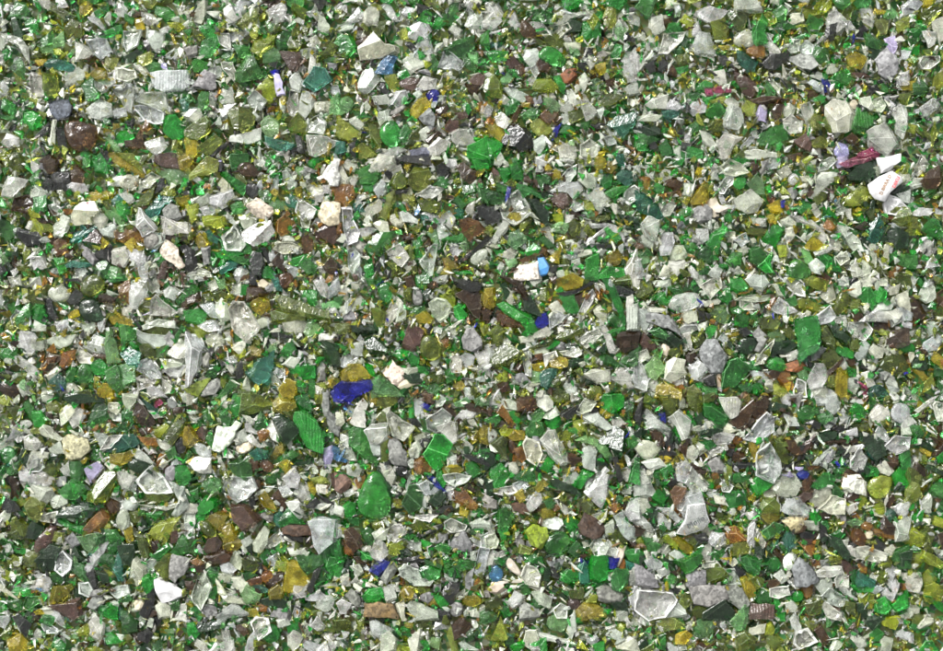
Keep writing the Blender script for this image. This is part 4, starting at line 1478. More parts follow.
O 500,630 540,615 560,640 510,651
g 600,640 670,625 680,651 600,651
w 130,400 170,360 180,430 150,430
S 105,450 150,440 150,480 110,490
g 160,170 175,155 190,190 170,200
:A 320,170,20 420,160,20 500,150,24 250,60,20 540,180,24 440,370,18 270,200,14 5,630,14
:B 630,335,20 690,640,20 550,110,14
:b 100,170,20 350,180,20 660,130,20
:Y 170,300,16 510,330,20 320,580,20 540,290,12 260,350,20 20,600,24
:w 240,180,14 200,200,26 240,205,20 280,210,20 60,440,20 430,520,24 350,330,20 560,570,20 680,440,20 790,560,24 720,500,20 590,200,20 150,470,14 640,510,20 280,170,14 560,30,20 640,5,20
:G 440,500,24 440,530,20 420,460,16 20,30,20 640,90,14 80,20,20 210,500,30 690,80,24 800,350,20 260,540,20 440,400,20 770,340,20 380,370,14
:D 90,340,26 120,350,20 230,560,20 330,600,20 270,500,20 600,400,20
:O 30,240,30 60,250,24 380,410,20 430,190,20 690,70,26 310,250,24 600,20,20 600,120,16 650,400,16 90,460,16 690,550,14
:o 770,110,20 320,10,20 490,540,16 340,500,10 370,200,14 420,300,16
:palette wwWWwOOoogGgDYABbS
@187 396
O 285,110 290,0 370,0 460,30 450,60 360,95|large dark olive green triangle at the upper left of centre
o 380,10 470,40 400,70 350,60
D 460,110 500,95 610,160 600,200 530,270 510,240|large dark olive wedge with pale inner facet
G 580,130 590,90 640,80 700,130 745,230 735,305 650,270 600,180|very long emerald green shard with ribs
G 590,10 650,5 670,40 670,80 630,80 595,50|bright green upper piece over a long emerald shard
Y 470,30 500,10 580,20 590,60 520,95 470,90|yellow olive nugget with dark spots
G 225,70 250,0 285,0 290,90 250,120|green and lime upright slab
w 180,0 215,0 215,70 190,50
g 85,80 110,65 140,110 130,150 85,155|frosted mint upright block
g 165,90 190,75 240,130 230,165 175,130
g 360,150 400,90 445,140 420,180 370,180|fresh green angular shard
w 150,230 170,165 240,170 260,140 290,160 230,260 180,300 145,290|pale olive grey elongated stone
W 315,155 350,150 350,175 385,185 375,205 320,190|small square white chip
w 250,210 310,180 330,240 270,265
W 320,230 350,210 400,270 385,280 340,255
I 265,275 330,250 362,280 310,315 275,305|smooth peach pink stone
A 385,200 410,180 440,190 435,230 400,245
W 405,280 415,240 430,235 430,265
w 430,190 455,135 500,220 490,250 450,225|oval pale stone shard beside an olive wedge
T 345,310 380,285 435,300 430,335 370,350
b 340,350 380,350 385,400 350,400
B 385,370 420,340 470,380 460,410 400,410|bright rust red knobbly lump
g 225,370 280,345 345,370 350,430 320,460 250,410|pale aqua green frosted shard
W 195,445 250,440 350,440 380,500 330,550 280,575 240,550|big clear triangular shard with white face
W 35,280 70,255 130,300 120,340 70,330|clean white rounded glass pebble
w 5,360 60,335 125,340 125,420 70,415|pale grey oval stone under a white pebble
Y 0,170 30,175 65,240 20,275 0,265|gold amber lump at the left
P 45,200 80,170 110,185 95,235 60,225
g 100,230 130,195 150,250 130,280
g 80,490 120,440 170,450 185,490 130,530|green frosted clump
G 55,610 100,545 155,565 155,600 100,640 60,640|bright green chunk
g 0,530 60,500 70,560 20,580
w 0,590 50,590 60,620 30,640 0,635
b 230,590 250,585 370,651 230,651|dark brown triangle at the lower edge of a clump
Y 390,550 420,515 460,570 490,620 460,630 420,600|curved golden olive nugget
b 465,545 495,515 535,560 530,610 500,600|dark brown upright shard by a golden nugget
G 520,640 560,580 600,620 600,651
w 540,580 600,565 630,600 625,651 605,651
W 525,440 580,390 610,440 600,500 550,490
W 580,520 620,470 670,550 640,585 600,560|large bright crystalline shard
W 500,500 540,490 570,530 530,550
Y 500,370 540,345 560,390 540,425
Y 480,280 520,265 520,310 480,340 465,310
D 590,360 660,350 670,365 600,375
O 610,280 690,310 680,330 640,310|narrow brown olive shard
g 520,320 570,295 600,320 560,350 520,345
g 420,440 460,410 500,440 470,470 430,475
Y 655,470 680,470 705,520 690,540 665,510
o 670,450 740,435 760,465 720,475
w 700,470 760,490 750,530 710,520
I 710,490 760,490 760,525 725,520
P 780,430 814,415 814,510 785,480
V 740,290 785,275 795,310 775,370 750,385 742,350|white chip with bright sky blue side
n 760,320 790,275 814,290 814,345 780,340|sky blue flake beside a white chip
S 735,0 775,0 775,80 814,160 814,215 780,180 745,100|long curved slate blue shard
N 780,0 814,0 814,20 790,20
o 690,0 730,0 725,40 700,40
K 640,600 700,555 720,580 690,605
w 670,600 760,585 780,600 730,620
W 780,600 814,575 814,620 800,625
K 340,560 360,535 370,600 350,620
G 270,590 310,575 345,600 340,610 290,600
b 370,460 395,445 400,490 380,510
w 400,510 470,490 440,520 370,540
K 700,530 760,560 790,580 790,600 740,570
w 670,360 700,390 640,400
G 745,210 790,205 790,240 760,245
w 0,0 40,0 30,40 0,50
w 160,335 180,330 200,380 190,385
w 190,290 220,290 250,330 200,330
:A 440,100,10 75,95,16 320,530,10 230,550,16 665,300,14
:Y 150,390,24 60,440,20 180,640,30 20,210,20 560,5,20 580,400,10 670,445,14
:w 30,90,24 45,130,20 50,20,20 330,120,30 270,240,24 230,320,30 500,460,20 440,495,18 560,260,24 620,420,24 690,410,24 740,420,24 720,360,24 480,410,20 210,540,14 100,170,10 180,350,20 140,530,20 790,380,20 640,440,20 750,600,20 380,600,14
:W 45,130,14 170,480,14 560,460,14
:G 150,40,24 190,40,20 130,470,20 20,560,20 460,620,14 430,140,14 630,240,20 610,250,16 760,200,24 500,120,14 120,200,14 210,300,16 30,530,20
:D 10,470,26 180,600,26 200,580,20 440,260,18 720,180,24 730,310,16 460,300,20 380,430,14 160,310,16 660,350,14
:O 560,50,24 540,90,24 430,5,16 620,610,24 740,120,20 700,110,16 200,430,26 220,430,20 600,410,14 150,180,14 410,560,14 530,300,20 740,630,20 660,620,20
:o 140,110,14 150,160,20 220,500,16 550,380,16 700,10,20 230,20,14 20,400,20
:palette wwwWWwOOoogGgDYYAbS
@337 396
N 0,0 110,0 60,40 0,30|deep cobalt lower edge of a blue shard
o 215,0 325,0 330,30 270,70 220,50|pale olive lower corner of a green blade
Y 180,0 210,0 212,50 180,30
w 100,70 140,20 165,50 150,100 155,165 110,160 75,140|tall pale angular clear shard
w 45,90 70,60 100,80 80,110
w 0,95 30,90 40,140 20,165 0,160
g 65,190 130,155 160,180 175,260 220,350 210,385 150,340 65,270|big curved grey green shard like a claw
W 150,190 190,160 270,150 280,220 250,250 210,260 185,260|clear shard with bright white faceted top
w 270,100 290,80 330,110 420,170 360,240 300,210|milky speckled diamond shard
O 220,100 250,85 275,115 260,140 230,140
w 165,95 195,80 205,120 195,160 170,150
S 285,240 320,230 380,310 380,380 310,370 285,340|granite like speckled grey stone
O 240,260 280,240 285,350 240,350|upright lime and brown glass block
K 315,385 360,378 382,400 365,435 330,430|round navy black pebble
w 235,370 290,380 320,440 300,490 260,460|frosted white shard beside a navy pebble
G 465,320 530,210 580,215 625,265 595,330 560,395 520,390|large bright green pointed shard
W 485,130 570,70 620,110 610,140 560,190 540,200 495,180|bright clear shard with blue grey hollow
W 545,170 610,140 655,150 655,240 620,260 580,220|clear folded shard below a hollow one
W 645,120 680,80 760,90 730,120 670,130|clear bright wing shaped shard
w 700,130 740,130 760,165 730,160
W 420,20 460,15 470,60 440,115 425,100
N 455,55 475,42 505,58 505,80 480,75|small bright cobalt wedge
G 390,60 410,40 420,60 415,120 390,115
K 385,125 440,130 455,160 420,160
b 560,30 640,80 640,115 600,90
b 690,50 730,40 814,80 814,100 720,75|long dark brown bar on the right
l 640,40 700,10 720,30 700,55 650,55
l 745,20 790,0 814,10 814,55 770,50
B 465,0 520,0 520,30 490,35
w 525,20 560,5 590,20 570,50 540,60
A 425,350 460,330 510,380 500,420 450,430 420,400|yellow brown honey lump
N 485,435 500,420 520,440 505,458
N 515,450 530,445 585,510 575,520 530,490|long bright cobalt splinter
w 580,430 650,420 725,435 700,465 640,490 590,460|flat pale yellow grey oval shard
Y 570,390 640,370 680,400 660,420 580,420
W 590,500 620,490 640,560 610,560
A 630,520 690,500 760,590 740,625 690,605 630,570|large bright amber brown crystal
W 430,480 480,455 560,500 540,530 470,540|bright white angular chip in the lower centre
w 400,270 440,240 465,280 440,330 400,330
K 450,250 470,230 500,240 480,280 455,280
w 420,220 470,205 475,225 430,240
w 370,360 410,340 425,370 400,390
G 105,580 160,440 220,400 280,490 290,600 270,651 150,651|huge mottled green oval slab in the lower centre
D 200,430 230,410 285,480 285,540 260,500
P 0,420 40,430 85,460 60,500 20,525 0,510|dull mauve brown stone at the left
A 100,460 150,435 145,480 115,505
I 80,480 100,455 115,500 90,510
w 40,520 80,505 90,530 50,545
G 35,600 60,575 100,590 90,640 50,645
w 0,590 40,610 30,651 0,640
g 355,580 390,490 430,485 465,540 455,610 400,640|dark and light green curved shard
w 370,490 395,435 400,480 380,520
W 430,630 500,590 545,630 540,651 430,651|large white shard on the lower centre line
D 500,570 560,510 590,550 570,590 540,600
w 460,540 485,560 480,610 465,600
G 545,420 570,410 590,470 570,500 540,460
W 675,290 690,240 735,280 720,310 680,330|bright clear ring like shard with dark hole
w 590,340 650,320 655,370 620,380
K 690,320 720,320 814,360 814,385 740,350|thin dark charcoal bar
Y 770,200 790,165 814,170 814,260 775,250|hazy yellow upright slab
Y 700,225 760,190 770,220 740,240
G 700,370 740,360 780,410 740,440 705,410
G 770,300 814,290 814,340 790,330
n 0,310 50,350 40,360 0,350|light blue sliver on clear glass
w 15,200 60,230 60,280 30,260
w 40,290 75,285 100,345 50,340
w 60,380 110,370 130,400 110,440 60,420
g 20,170 50,150 75,170 60,200
S 790,540 814,525 814,590 795,575
b 690,490 720,475 750,515 730,520
D 750,440 790,430 790,490 760,480
K 530,640 570,600 650,600 640,620 580,640
O 580,640 640,625 660,651 580,651
Y 655,620 690,610 715,651 660,651
w 285,610 320,600 335,640 300,650
G 740,620 770,610 780,651 740,651
b 760,580 814,640 814,651 790,640
w 180,260 230,270 230,320 200,320
o 370,240 440,190 450,210 400,250
g 450,130 480,130 500,190 470,180
:W 0,385,14 500,640,20 30,20,10 60,390,14
:n 20,320,20 15,340,14 60,80,16
:N 30,45,30 60,40,20
:A 68,128,14 290,225,8
:K 50,40,26 350,20,24 370,420,16 10,640,16 330,540,14
:b 130,20,14 520,20,24 600,60,20 620,90,20 640,540,20 470,20,14
:Y 620,380,20 330,570,24 510,130,10 740,250,20 670,620,16 750,230,14 410,410,14 170,20,20 710,170,14
:G 130,370,24 150,380,20 420,460,20 360,460,18 540,400,20 190,90,14 270,300,14 350,100,20 310,50,24 590,20,14 750,310,14 720,390,20 440,450,10 20,420,16 760,640,16 470,190,14
:D 550,550,24 520,580,24 700,300,24 740,350,14 230,600,16 320,500,20 790,140,20 640,470,14 510,500,20 580,620,10
:O 690,180,30 680,150,20 720,170,24 640,300,26 600,400,20 700,500,20 760,450,24 340,180,14 90,390,20 200,240,16 270,290,20 460,150,20 570,350,20 770,530,24 40,560,20 620,20,20
:o 430,180,20 640,440,14 400,230,20 330,600,20 720,210,16 770,110,20 620,640,14 310,570,14
:w 20,410,20 190,60,20 230,100,10 350,70,24 390,20,16 500,110,20 20,250,20 410,300,24 480,260,20 400,360,20 270,420,20 350,500,24 600,350,16 640,350,14 100,530,20 550,50,16 690,30,16 610,510,16 530,450,14 40,390,16 790,20,20 440,510,14 490,560,20 790,470,20
:palette wwwWWwOOoogGgGDYYAbSK
@487 396
W 0,30 40,5 80,40 60,75 10,65
w 80,30 130,20 200,55 150,80 100,70|layered glassy clear sliver
B 165,20 240,5 270,60 240,80 170,90|rusty brown square shard near the top
A 45,90 80,50 150,150 130,165 90,120|long fiery orange brown splinter
w 270,0 350,10 355,60 310,85 275,50
w 300,115 370,60 395,100 340,125
K 400,90 450,60 490,50 500,80 440,125|charcoal lump
w 490,80 530,20 590,40 560,80 510,95
w 500,100 590,90 680,170 640,185 530,130|long pale grey blade shard
G 610,50 640,0 745,0 745,60 700,95 650,85|big green translucent block at the top
g 745,40 790,50 770,130 740,100
W 680,130 720,120 750,150 720,175 690,160
G 310,140 340,105 400,110 405,155 350,185|round faceted emerald knob
g 210,120 290,70 310,90 290,130 230,140
G 125,90 150,85 180,130 160,150 130,120
g 0,130 60,100 75,130 40,165
b 55,160 80,135 140,180 100,185
o 70,190 100,155 145,185 120,215 80,210
w 0,160 65,200 30,260 0,270|pale yellow green rounded slab at a clump edge
Y 120,220 150,185 200,195 200,235 140,240
g 215,180 250,140 300,150 310,200 270,220 220,215
B 110,250 140,235 165,280 160,320 120,300|dark red brown oval pebble
A 155,290 190,280 215,330 190,360 160,340
W 290,240 330,190 370,190 430,310 445,360 400,375 340,330|large bright white shard with folded corner
w 195,260 215,230 280,250 300,310 270,380 215,340|large hollow clear shard next to a white one
S 250,225 275,225 290,260 260,270
G 290,390 330,335 370,360 340,410
G 15,440 20,380 80,370 125,420 90,490 35,495|broad emerald green slab on the left of its clump
D 0,310 40,320 50,360 10,400 0,400
w 120,370 155,360 170,400 140,425
g 140,450 200,400 250,390 260,460 200,460
W 30,510 140,490 160,520 100,545 40,530
W 145,480 205,450 225,490 170,520|clear cylinder like chip
W 210,590 250,530 290,525 305,570 240,635|clear white pebble in the lower part
b 135,590 190,580 230,620 200,640 150,620|dark brownish stone lying flat
Y 255,500 300,450 330,480 280,520
D 345,460 390,455 480,500 500,540 430,520 360,490|dark striped curved glass tube piece
W 410,430 480,415 500,440 465,475 430,470|bright white curved chip
G 470,480 520,400 580,420 540,450 510,500
l 485,240 550,215 600,240 590,270|small pale green triangular shard
w 520,290 560,275 595,300 575,400 525,380
l 595,270 640,260 680,330 640,335
D 610,240 690,165 750,190 750,270 720,340 690,320 660,260 620,260|large blackish green boulder
g 680,260 740,220 740,290 690,300
K 680,340 710,340 740,450 715,460|curved black splinter
G 770,460 800,345 814,345 814,475|bright green upright block at the clump edge
W 580,450 640,390 670,420 650,540 620,605 590,580 530,520|large white pale diamond shard
S 525,465 550,440 575,455 545,490
w 735,400 775,390 775,460 740,460
O 500,560 560,530 590,590 590,640 540,640 490,600|olive brown glossy nugget
A 355,600 405,585 400,610 370,630
g 310,570 350,555 360,600 330,610
w 365,560 430,600 440,640 420,640
w 55,620 100,600 140,640 130,651 55,651
S 0,540 50,570 50,610 0,600|slate grey chip at the lower left
W 750,630 780,560 814,560 814,651 760,651|bright white angular shard at lower right
b 720,580 760,580 750,620 730,610
A 665,595 700,585 720,605 690,630
G 695,560 720,540 745,560 730,580
W 570,651 650,620 650,651
w 680,640 720,630 750,651
b 440,330 520,340 470,380 440,380
B 440,310 480,320 500,345 450,345
o 390,240 430,190 470,200 460,240
O 20,260 80,220 110,240 100,330 60,310
w 60,290 100,350 90,350
Y 620,70 680,100 620,100
g 750,240 790,215 814,240 790,280 760,270
w 790,260 814,240 814,300
K 550,70 600,70 590,90 560,90
O 350,0 440,0 440,30 360,30
w 435,250 460,245 480,280 450,280
o 470,140 520,130 530,190 490,210
w 540,180 620,215 600,220
Y 295,620 330,610 365,640 340,651 300,651
Y 150,540 190,510 210,560 180,580
G 0,600 30,620 20,651 0,651
D 0,440 25,470 30,530 0,530
w 730,480 780,490 780,530 740,530
D 580,340 620,320 640,370 590,380
:N 758,213,12
:A 690,560,16 490,400,16 740,80,16 5,650,14 190,380,14 640,600,14
:Y 730,100,14 290,360,14 600,5,26 470,50,14 720,370,24 670,80,14 570,610,20 390,380,14 440,410,16 660,570,16 170,200,14 760,560,20
:w 700,200,20 770,190,20 560,200,20 260,400,24 100,530,14 380,400,24 780,180,14 760,350,24 440,60,14 30,280,24 460,10,20 790,510,16 600,20,16 100,410,10 450,360,10 340,180,14 200,370,14 550,470,20
:W 470,15,14 205,370,12 380,410,12 540,530,14 730,210,10
:G 180,260,16 430,160,14 280,430,24 350,430,20 260,380,20 400,390,20 500,300,20 460,260,16 550,410,26 770,150,20 690,500,26 710,480,20 60,410,14 660,470,16 480,470,20 620,350,16 30,120,20 60,330,20
:D 650,380,26 620,400,20 560,350,20 740,500,20 200,110,24 40,60,20 400,470,20 670,340,20 600,150,20 770,300,16 330,510,24
:O 400,20,30 90,330,20 370,250,24 410,300,24 390,200,24 460,230,24 340,530,26 420,560,30 480,580,24 560,640,16 660,430,30 750,110,24 780,90,24 100,540,26 700,600,20 240,500,24 20,590,20 430,410,20 260,160,20 570,150,20 560,200,20 640,190,14
:o 430,240,20 440,190,20 510,170,20 200,420,20 330,330,16 100,560,24 560,560,26 520,560,20 400,580,16 240,480,16 780,240,14
:b 770,80,14 20,80,24 130,560,16 500,260,14 600,210,10 100,40,16 30,220,10
:palette wwWwOOOoogGgGDDYYAbbSK
@637 396
O 110,0 220,0 215,80 200,120 170,100 130,40|large olive yellow shard at the top
O 270,0 350,0 350,80 330,90 280,60|olive yellow upright shard next to a bigger one
W 40,110 60,70 100,95 140,140 185,190 170,215 60,190|frosted white curved shard
w 170,120 230,80 290,130 280,220 240,235 210,160|pale yellowish stone like shard
G 245,120 270,100 300,110 300,140 260,155
G 365,40 420,40 460,80 500,110 480,160 440,150 370,110|large emerald shard near a fluted white one
W 450,10 540,10 570,40 545,100 510,120 490,100|white fluted fan like a shell
b 510,130 600,40 630,20 640,60 590,160 540,180|long glossy dark brown shard
B 625,50 690,5 720,30 710,70 660,130 620,100|bright orange brown shard
W 580,230 700,90 740,120 740,190 680,240 640,250|big glassy clear wedge with grey face
w 740,120 790,110 814,140 814,190 740,200
W 410,215 470,195 530,210 500,260 430,260|clear folded shard by a small orange bead
W 395,300 430,265 480,260 490,290 410,330
w 470,190 490,150 545,185 500,200
G 335,240 370,215 410,250 430,270 390,290|teal green slab in the centre of the clump
b 235,260 250,235 285,240 265,325 240,300|upright brown peg shard
w 0,260 40,240 110,260 130,300 60,350 10,320|pale rounded frosted lump
K 0,120 20,30 40,0 40,80 10,165
K 200,210 180,180 150,250 180,300 210,260
K 120,305 160,295 220,305 215,320 130,325
w 30,360 120,340 155,380 80,400
W 215,390 250,355 290,370 290,430 260,470 220,455|bright ragged white shard
W 270,470 300,390 380,490 370,515 300,520|clear pyramid shard with sharp edges
W 230,600 260,520 340,510 360,570 360,651 250,651|large upright clear shard at the lower edge
W 0,400 40,400 75,450 70,480 0,480
w 0,490 70,470 100,530 40,550 0,545
S 385,365 430,335 475,380 460,415 410,410|faceted silver grey crystal
A 525,240 540,225 565,235 560,260 535,262|tiny vivid orange bead
A 410,425 435,420 440,445 415,448
B 515,310 560,295 590,320 560,360 520,345|orange pink rough chip
K 510,370 560,360 640,365 610,390 530,395|black blue flat splinter
W 650,310 720,255 775,350 775,420 740,470 650,430|large clear hexagonal shard with bright rim
w 740,490 780,425 814,410 814,545 770,540|frosted white mass at the right of its clump
G 615,480 650,445 720,455 735,480 680,530 645,550|bright emerald chip beside a clear hexagon
G 480,520 590,515 590,590 500,610|flat square emerald shard
g 510,430 560,420 610,430 600,480 520,470
W 455,480 475,460 520,490 500,520 465,515
O 670,600 690,555 740,550 770,590 760,640 690,640|glossy yellow olive nugget at the lower edge
Y 610,260 640,245 660,310 640,340 615,300
w 655,270 690,255 690,285
O 745,230 800,225 814,330 770,320 745,280|olive upright lump at the right
b 595,120 650,130 610,165 590,165
P 590,160 640,115 650,130
D 690,20 814,50 800,90 720,80
W 770,0 814,0 814,50 790,30
G 390,600 410,565 440,590 430,625 395,625
G 80,560 130,490 180,540 140,590
w 0,560 50,560 70,600 30,640 0,630
W 115,610 160,595 230,640 225,651 130,651
B 185,520 210,490 265,500 240,560 200,590|dusty brown chip
W 210,560 250,530 270,560 240,620 220,610
K 170,470 210,410 220,470 190,500
b 300,375 350,375 350,400 310,395
w 270,290 310,270 330,320 300,360 270,330
w 320,270 370,250 390,290 340,320
w 345,180 380,140 430,140 420,175 370,180
D 350,190 440,170 470,185 410,215 350,215
g 420,140 470,140 460,170 430,170
w 295,150 340,160 345,190 310,200
b 70,190 130,200 150,250 140,275 90,230
w 100,150 160,165 160,180
N 120,100 150,95 155,140 130,130
D 310,120 350,95 360,140 330,160
w 780,590 800,580 814,570 814,640 790,640
o 470,390 510,370 510,440 480,450
G 0,345 10,350 10,420 0,470
w 370,460 410,470 405,510 370,505
g 380,460 415,470 410,505
K 480,290 530,290 510,330 490,320
w 600,610 640,600 650,640 620,645
G 90,410 140,400 140,440 100,460
G 130,400 180,370 200,410 150,430
w 690,520 740,510 760,540 700,550
b 310,400 370,400 370,420
O 350,0 415,0 410,30 360,40
w 420,540 470,550 480,590 430,580
w 380,520 430,525 470,540 400,550
Y 580,0 610,0 620,30 590,30
w 230,20 260,10 260,60 230,70
:A 170,285,12 440,490,18 600,510,20 560,605,18 430,5,14 560,235,10
:Y 240,330,20 170,340,24 210,340,20 740,220,14 650,340,20 640,560,20 620,545,20 160,360,20 375,320,14 650,280,16
:w 320,310,20 350,360,24 380,340,20 320,360,20 360,440,24 430,400,14 480,400,20 550,540,14 570,200,24 540,210,16 340,270,30 380,230,14 240,500,20 700,410,14 600,180,20 10,240,16 50,260,16 540,640,20 600,640,20 190,610,20 650,240,16 460,560,20 310,180,20 370,160,16 90,400,16 160,200,14 790,230,14 10,20,16
:W 670,275,18 520,625,16 400,155,14 620,620,16 320,335,12 640,600,10
:S 330,310,14 450,450,14 560,280,16 570,340,16 450,620,16 330,100,14
:G 90,590,24 60,620,20 160,420,24 210,180,20 470,320,24 580,430,20 400,480,20 540,440,20 640,400,20 660,240,24 700,235,20 320,110,20 640,610,20 420,170,14 500,440,16 650,480,14 600,400,16 160,480,14 190,400,14 130,550,20 340,570,10 390,390,14 110,70,14
:D 420,200,24 370,200,20 130,110,20 210,240,24 190,230,20 500,350,20 620,370,16 10,200,30 640,640,16 410,640,20 110,470,20 760,60,24 790,70,24 160,550,20 540,380,14 680,620,14 630,190,16
:O 60,20,30 50,50,26 100,30,24 130,430,24 120,490,30 90,450,20 320,240,26 350,140,20 320,210,24 580,480,24 550,490,20 780,250,20 780,350,20 490,470,20 600,90,10 750,30,24 740,60,20 480,620,24 560,630,20 690,540,14 220,300,14 600,300,16
:o 480,340,24 440,320,16 350,290,14 770,290,16 340,240,14 420,190,10 380,420,14 600,630,14 500,370,14 730,210,14 250,250,14
:b 100,210,24 120,250,20 270,40,10 350,410,20 320,380,20 70,560,14 420,5,20 780,380,14 590,180,14 650,80,10 440,500,14 500,300,14
:palette wwwWwOOoogGgDYYAbSKw
@767 396
w 0,130 0,90 80,100 120,160 100,200 30,215 0,210
W 60,0 120,0 125,50 100,55
W 255,0 320,0 325,50 270,50
W 320,0 380,0 395,60 360,95 325,70
g 165,110 180,60 240,50 270,105 200,145|smooth square frosted green shard
W 395,90 420,75 455,110 445,155 405,130|teardrop shaped bright clear shard
G 455,80 480,40 535,75 530,110 500,140 465,120|bright emerald block with teal sheen
W 315,160 330,125 385,120 375,150 330,180|small gleaming white shard
W 560,110 600,40 660,80 665,120 600,150|large bright milky clear shard
W 675,110 690,50 725,40 755,60 755,155 720,155|clear round ended shard at the right edge
O 620,130 670,115 680,150 640,165
C 585,210 620,155 660,210 655,245 600,240|teardrop clear glass rim
C 640,270 700,215 755,225 755,290 700,315|large cut crystal like clear shard
D 490,210 540,200 640,250 660,310 590,350 550,300|large grey olive slab behind a teal oval
T 548,270 575,255 620,290 625,335 600,355 555,335|shiny teal green oval pebble
C 455,350 500,280 540,340 520,395 480,405 455,385|drop shaped shard with dark core and clear rim
b 640,350 670,315 720,330 725,365 690,405 650,385|dark maroon lump beside a crystal shard
b 300,265 340,245 480,235 485,255 380,265
K 385,290 400,270 445,310 430,335
w 250,370 300,310 340,285 320,320 280,370|slanted clear bar with bright stripe
W 290,380 310,335 375,265 380,290 350,350|bright clear slanted bar
P 185,280 260,215 250,250 210,305
b 100,240 150,245 190,310 150,320 110,290|dark brown angular lump
K 90,400 200,320 210,335 130,385
W 0,290 15,255 50,340 72,370 60,430 30,465 0,440|long white curved shard
w 30,490 70,430 150,425 185,490 150,545 60,540|large grey white frosted boulder shard
N 165,430 190,405 230,415 215,445 185,450|small deep violet blue chip
B 185,490 210,450 245,430 240,500 200,520|copper brown splinter
P 165,550 200,525 245,530 240,555 190,580|dark mauve block under a boulder shard
G 245,490 310,420 365,435 360,475 280,505|large glossy emerald shard with pale highlight
g 365,400 425,395 415,430 380,450
w 240,560 260,510 340,500 350,540 290,600 240,605|pale aqua frosted slab
w 410,500 420,430 500,430 535,470 535,535 450,520|large pale cream grey stone
b 410,430 440,400 500,420 520,450 430,440
o 545,490 580,440 675,435 680,475 650,540 600,560 560,530|large smooth lime olive shard
w 600,385 640,355 685,410 660,430 620,415
G 680,430 720,390 755,395 755,495 700,485|emerald lump on the right edge
G 720,320 755,295 755,385 730,390
G 540,440 560,380 610,400 600,440
b 640,590 680,530 695,560 670,600
C 690,600 755,550 755,640 730,651 700,630|round clear shard with black dots
o 570,590 620,570 645,605 640,640 600,640|dull green rounded pebble
T 640,640 680,610 700,640 680,651
b 425,540 460,520 500,535 480,575 430,570
o 500,550 530,535 545,570 520,600
W 80,620 110,560 180,550 230,610 220,651 130,651|bright pale shard on the lower row
w 280,610 320,580 350,540 420,560 420,640 350,640|large pale shard on the lower row beside a bright one
w 430,600 490,580 500,610 450,640
Y 0,560 50,570 60,620 40,651 0,651
g 350,480 370,475 410,520 400,560 370,550
G 0,455 20,465 25,500 0,510
W 0,520 30,520 20,545 0,540
b 0,40 60,30 100,80 40,100 0,80
g 560,0 620,0 590,40 560,60
w 400,0 440,0 440,30 410,20
W 410,200 480,175 485,220 440,215
O 480,150 560,155 550,190 490,195
K 215,150 260,130 290,150 280,175 240,170
K 355,185 390,160 460,165 430,185
O 40,240 100,250 140,340 90,370 50,310
w 100,100 160,120 175,160 120,160
g 280,110 340,90 355,120 310,150 290,140
w 170,230 210,200 200,250
K 660,160 740,160 740,180 670,175
w 735,165 755,165 755,210 735,210
O 230,410 280,380 300,400 250,430
A 225,390 260,378 290,385 250,410
S 170,60 130,0 190,0
W 470,30 530,15 520,40 480,40
D 290,200 380,210 360,250 290,250
A 480,620 520,620 520,640 480,651
I 520,640 550,620 590,651
g 230,640 260,630 290,651
b 280,640 330,620 350,651
w 430,280 490,270 470,300 420,300
O 250,310 290,270 280,330 240,360
w 320,390 350,370 370,395 340,405
K 480,410 540,405 520,430
D 590,340 640,340 600,375
:N 420,365,12 380,365,16 395,370,14
:V 130,430,24 170,390,20 100,430,20
:A 520,20,10 10,390,10
:Y 20,600,24 30,220,14 650,150,16 270,60,10 430,10,16 540,130,14
:G 400,350,20 290,240,20 570,400,24 590,430,16 260,50,20 660,130,20 480,60,16 240,20,20 150,60,20 10,230,20 390,540,20 400,410,20 150,200,20 330,90,14 460,370,10 50,520,10
:D 330,200,26 350,220,26 380,320,24 440,150,20 510,240,20 540,400,24 700,490,24 730,510,24 690,520,20 230,330,24 110,60,20 400,300,20 640,340,14 260,480,14 720,350,14 300,290,14 540,340,16
:O 310,270,20 270,310,24 220,340,20 60,300,24 90,350,24 710,195,24 660,180,20 600,30,24 650,20,24 520,170,24 430,40,14 210,370,20 100,270,20 570,200,14 60,80,24 130,80,24 260,420,14
:o 440,190,16 560,180,14 510,110,14 290,310,14 690,310,14 580,10,20 540,590,14 400,500,14
:w 120,120,24 60,180,24 130,150,20 160,200,16 440,290,20 560,150,20 470,100,10 310,370,20 260,280,16 640,390,20 700,540,24 720,560,20 640,570,20 590,230,16 350,80,20 500,440,20 570,570,20 260,550,20 380,580,20 560,600,20 60,570,16 70,600,14 650,280,14 740,10,20 700,10,16 340,490,20 200,20,14 530,520,20
:W 5,290,14 180,3,14 730,5,14 490,590,14
:b 130,20,24 90,70,24 340,255,16 670,390,14 240,520,14 180,500,14 500,430,14 440,420,20 530,10,20 200,270,20 240,270,20 480,600,14 310,640,14 740,540,14 580,200,12
:K 200,290,24 180,330,20 130,310,20 350,150,16 390,180,16 260,170,20 620,360,14 500,410,14 410,320,14
:palette wwwWOOoogGgDDYbbKw
@37 506
G 120,90 115,50 180,100 240,110 250,155 180,130|bright green bevel edge below a flat green plate
A 255,125 350,20 390,60 370,100 295,155|translucent orange amber shard with grain
w 430,60 470,10 500,50 490,120 455,135 430,100|frosted clear shard with round green neighbour
O 490,50 520,20 560,40 555,80 515,95|round olive green bead
P 0,190 45,120 90,105 110,130 60,230 0,280|large smooth mauve brown shard at the left edge
o 590,165 650,100 780,50 740,110 700,195|flat cream olive plate lying slanted
S 150,180 190,150 240,200 190,230
W 250,360 290,270 340,205 385,205 350,280 270,385|sparkling clear crinkled shard
w 100,240 160,220 110,260
W 105,270 140,245 190,295 180,340 145,375 100,345
D 440,220 530,200 540,250 500,320 465,310|large dark green black shard with spiky edge
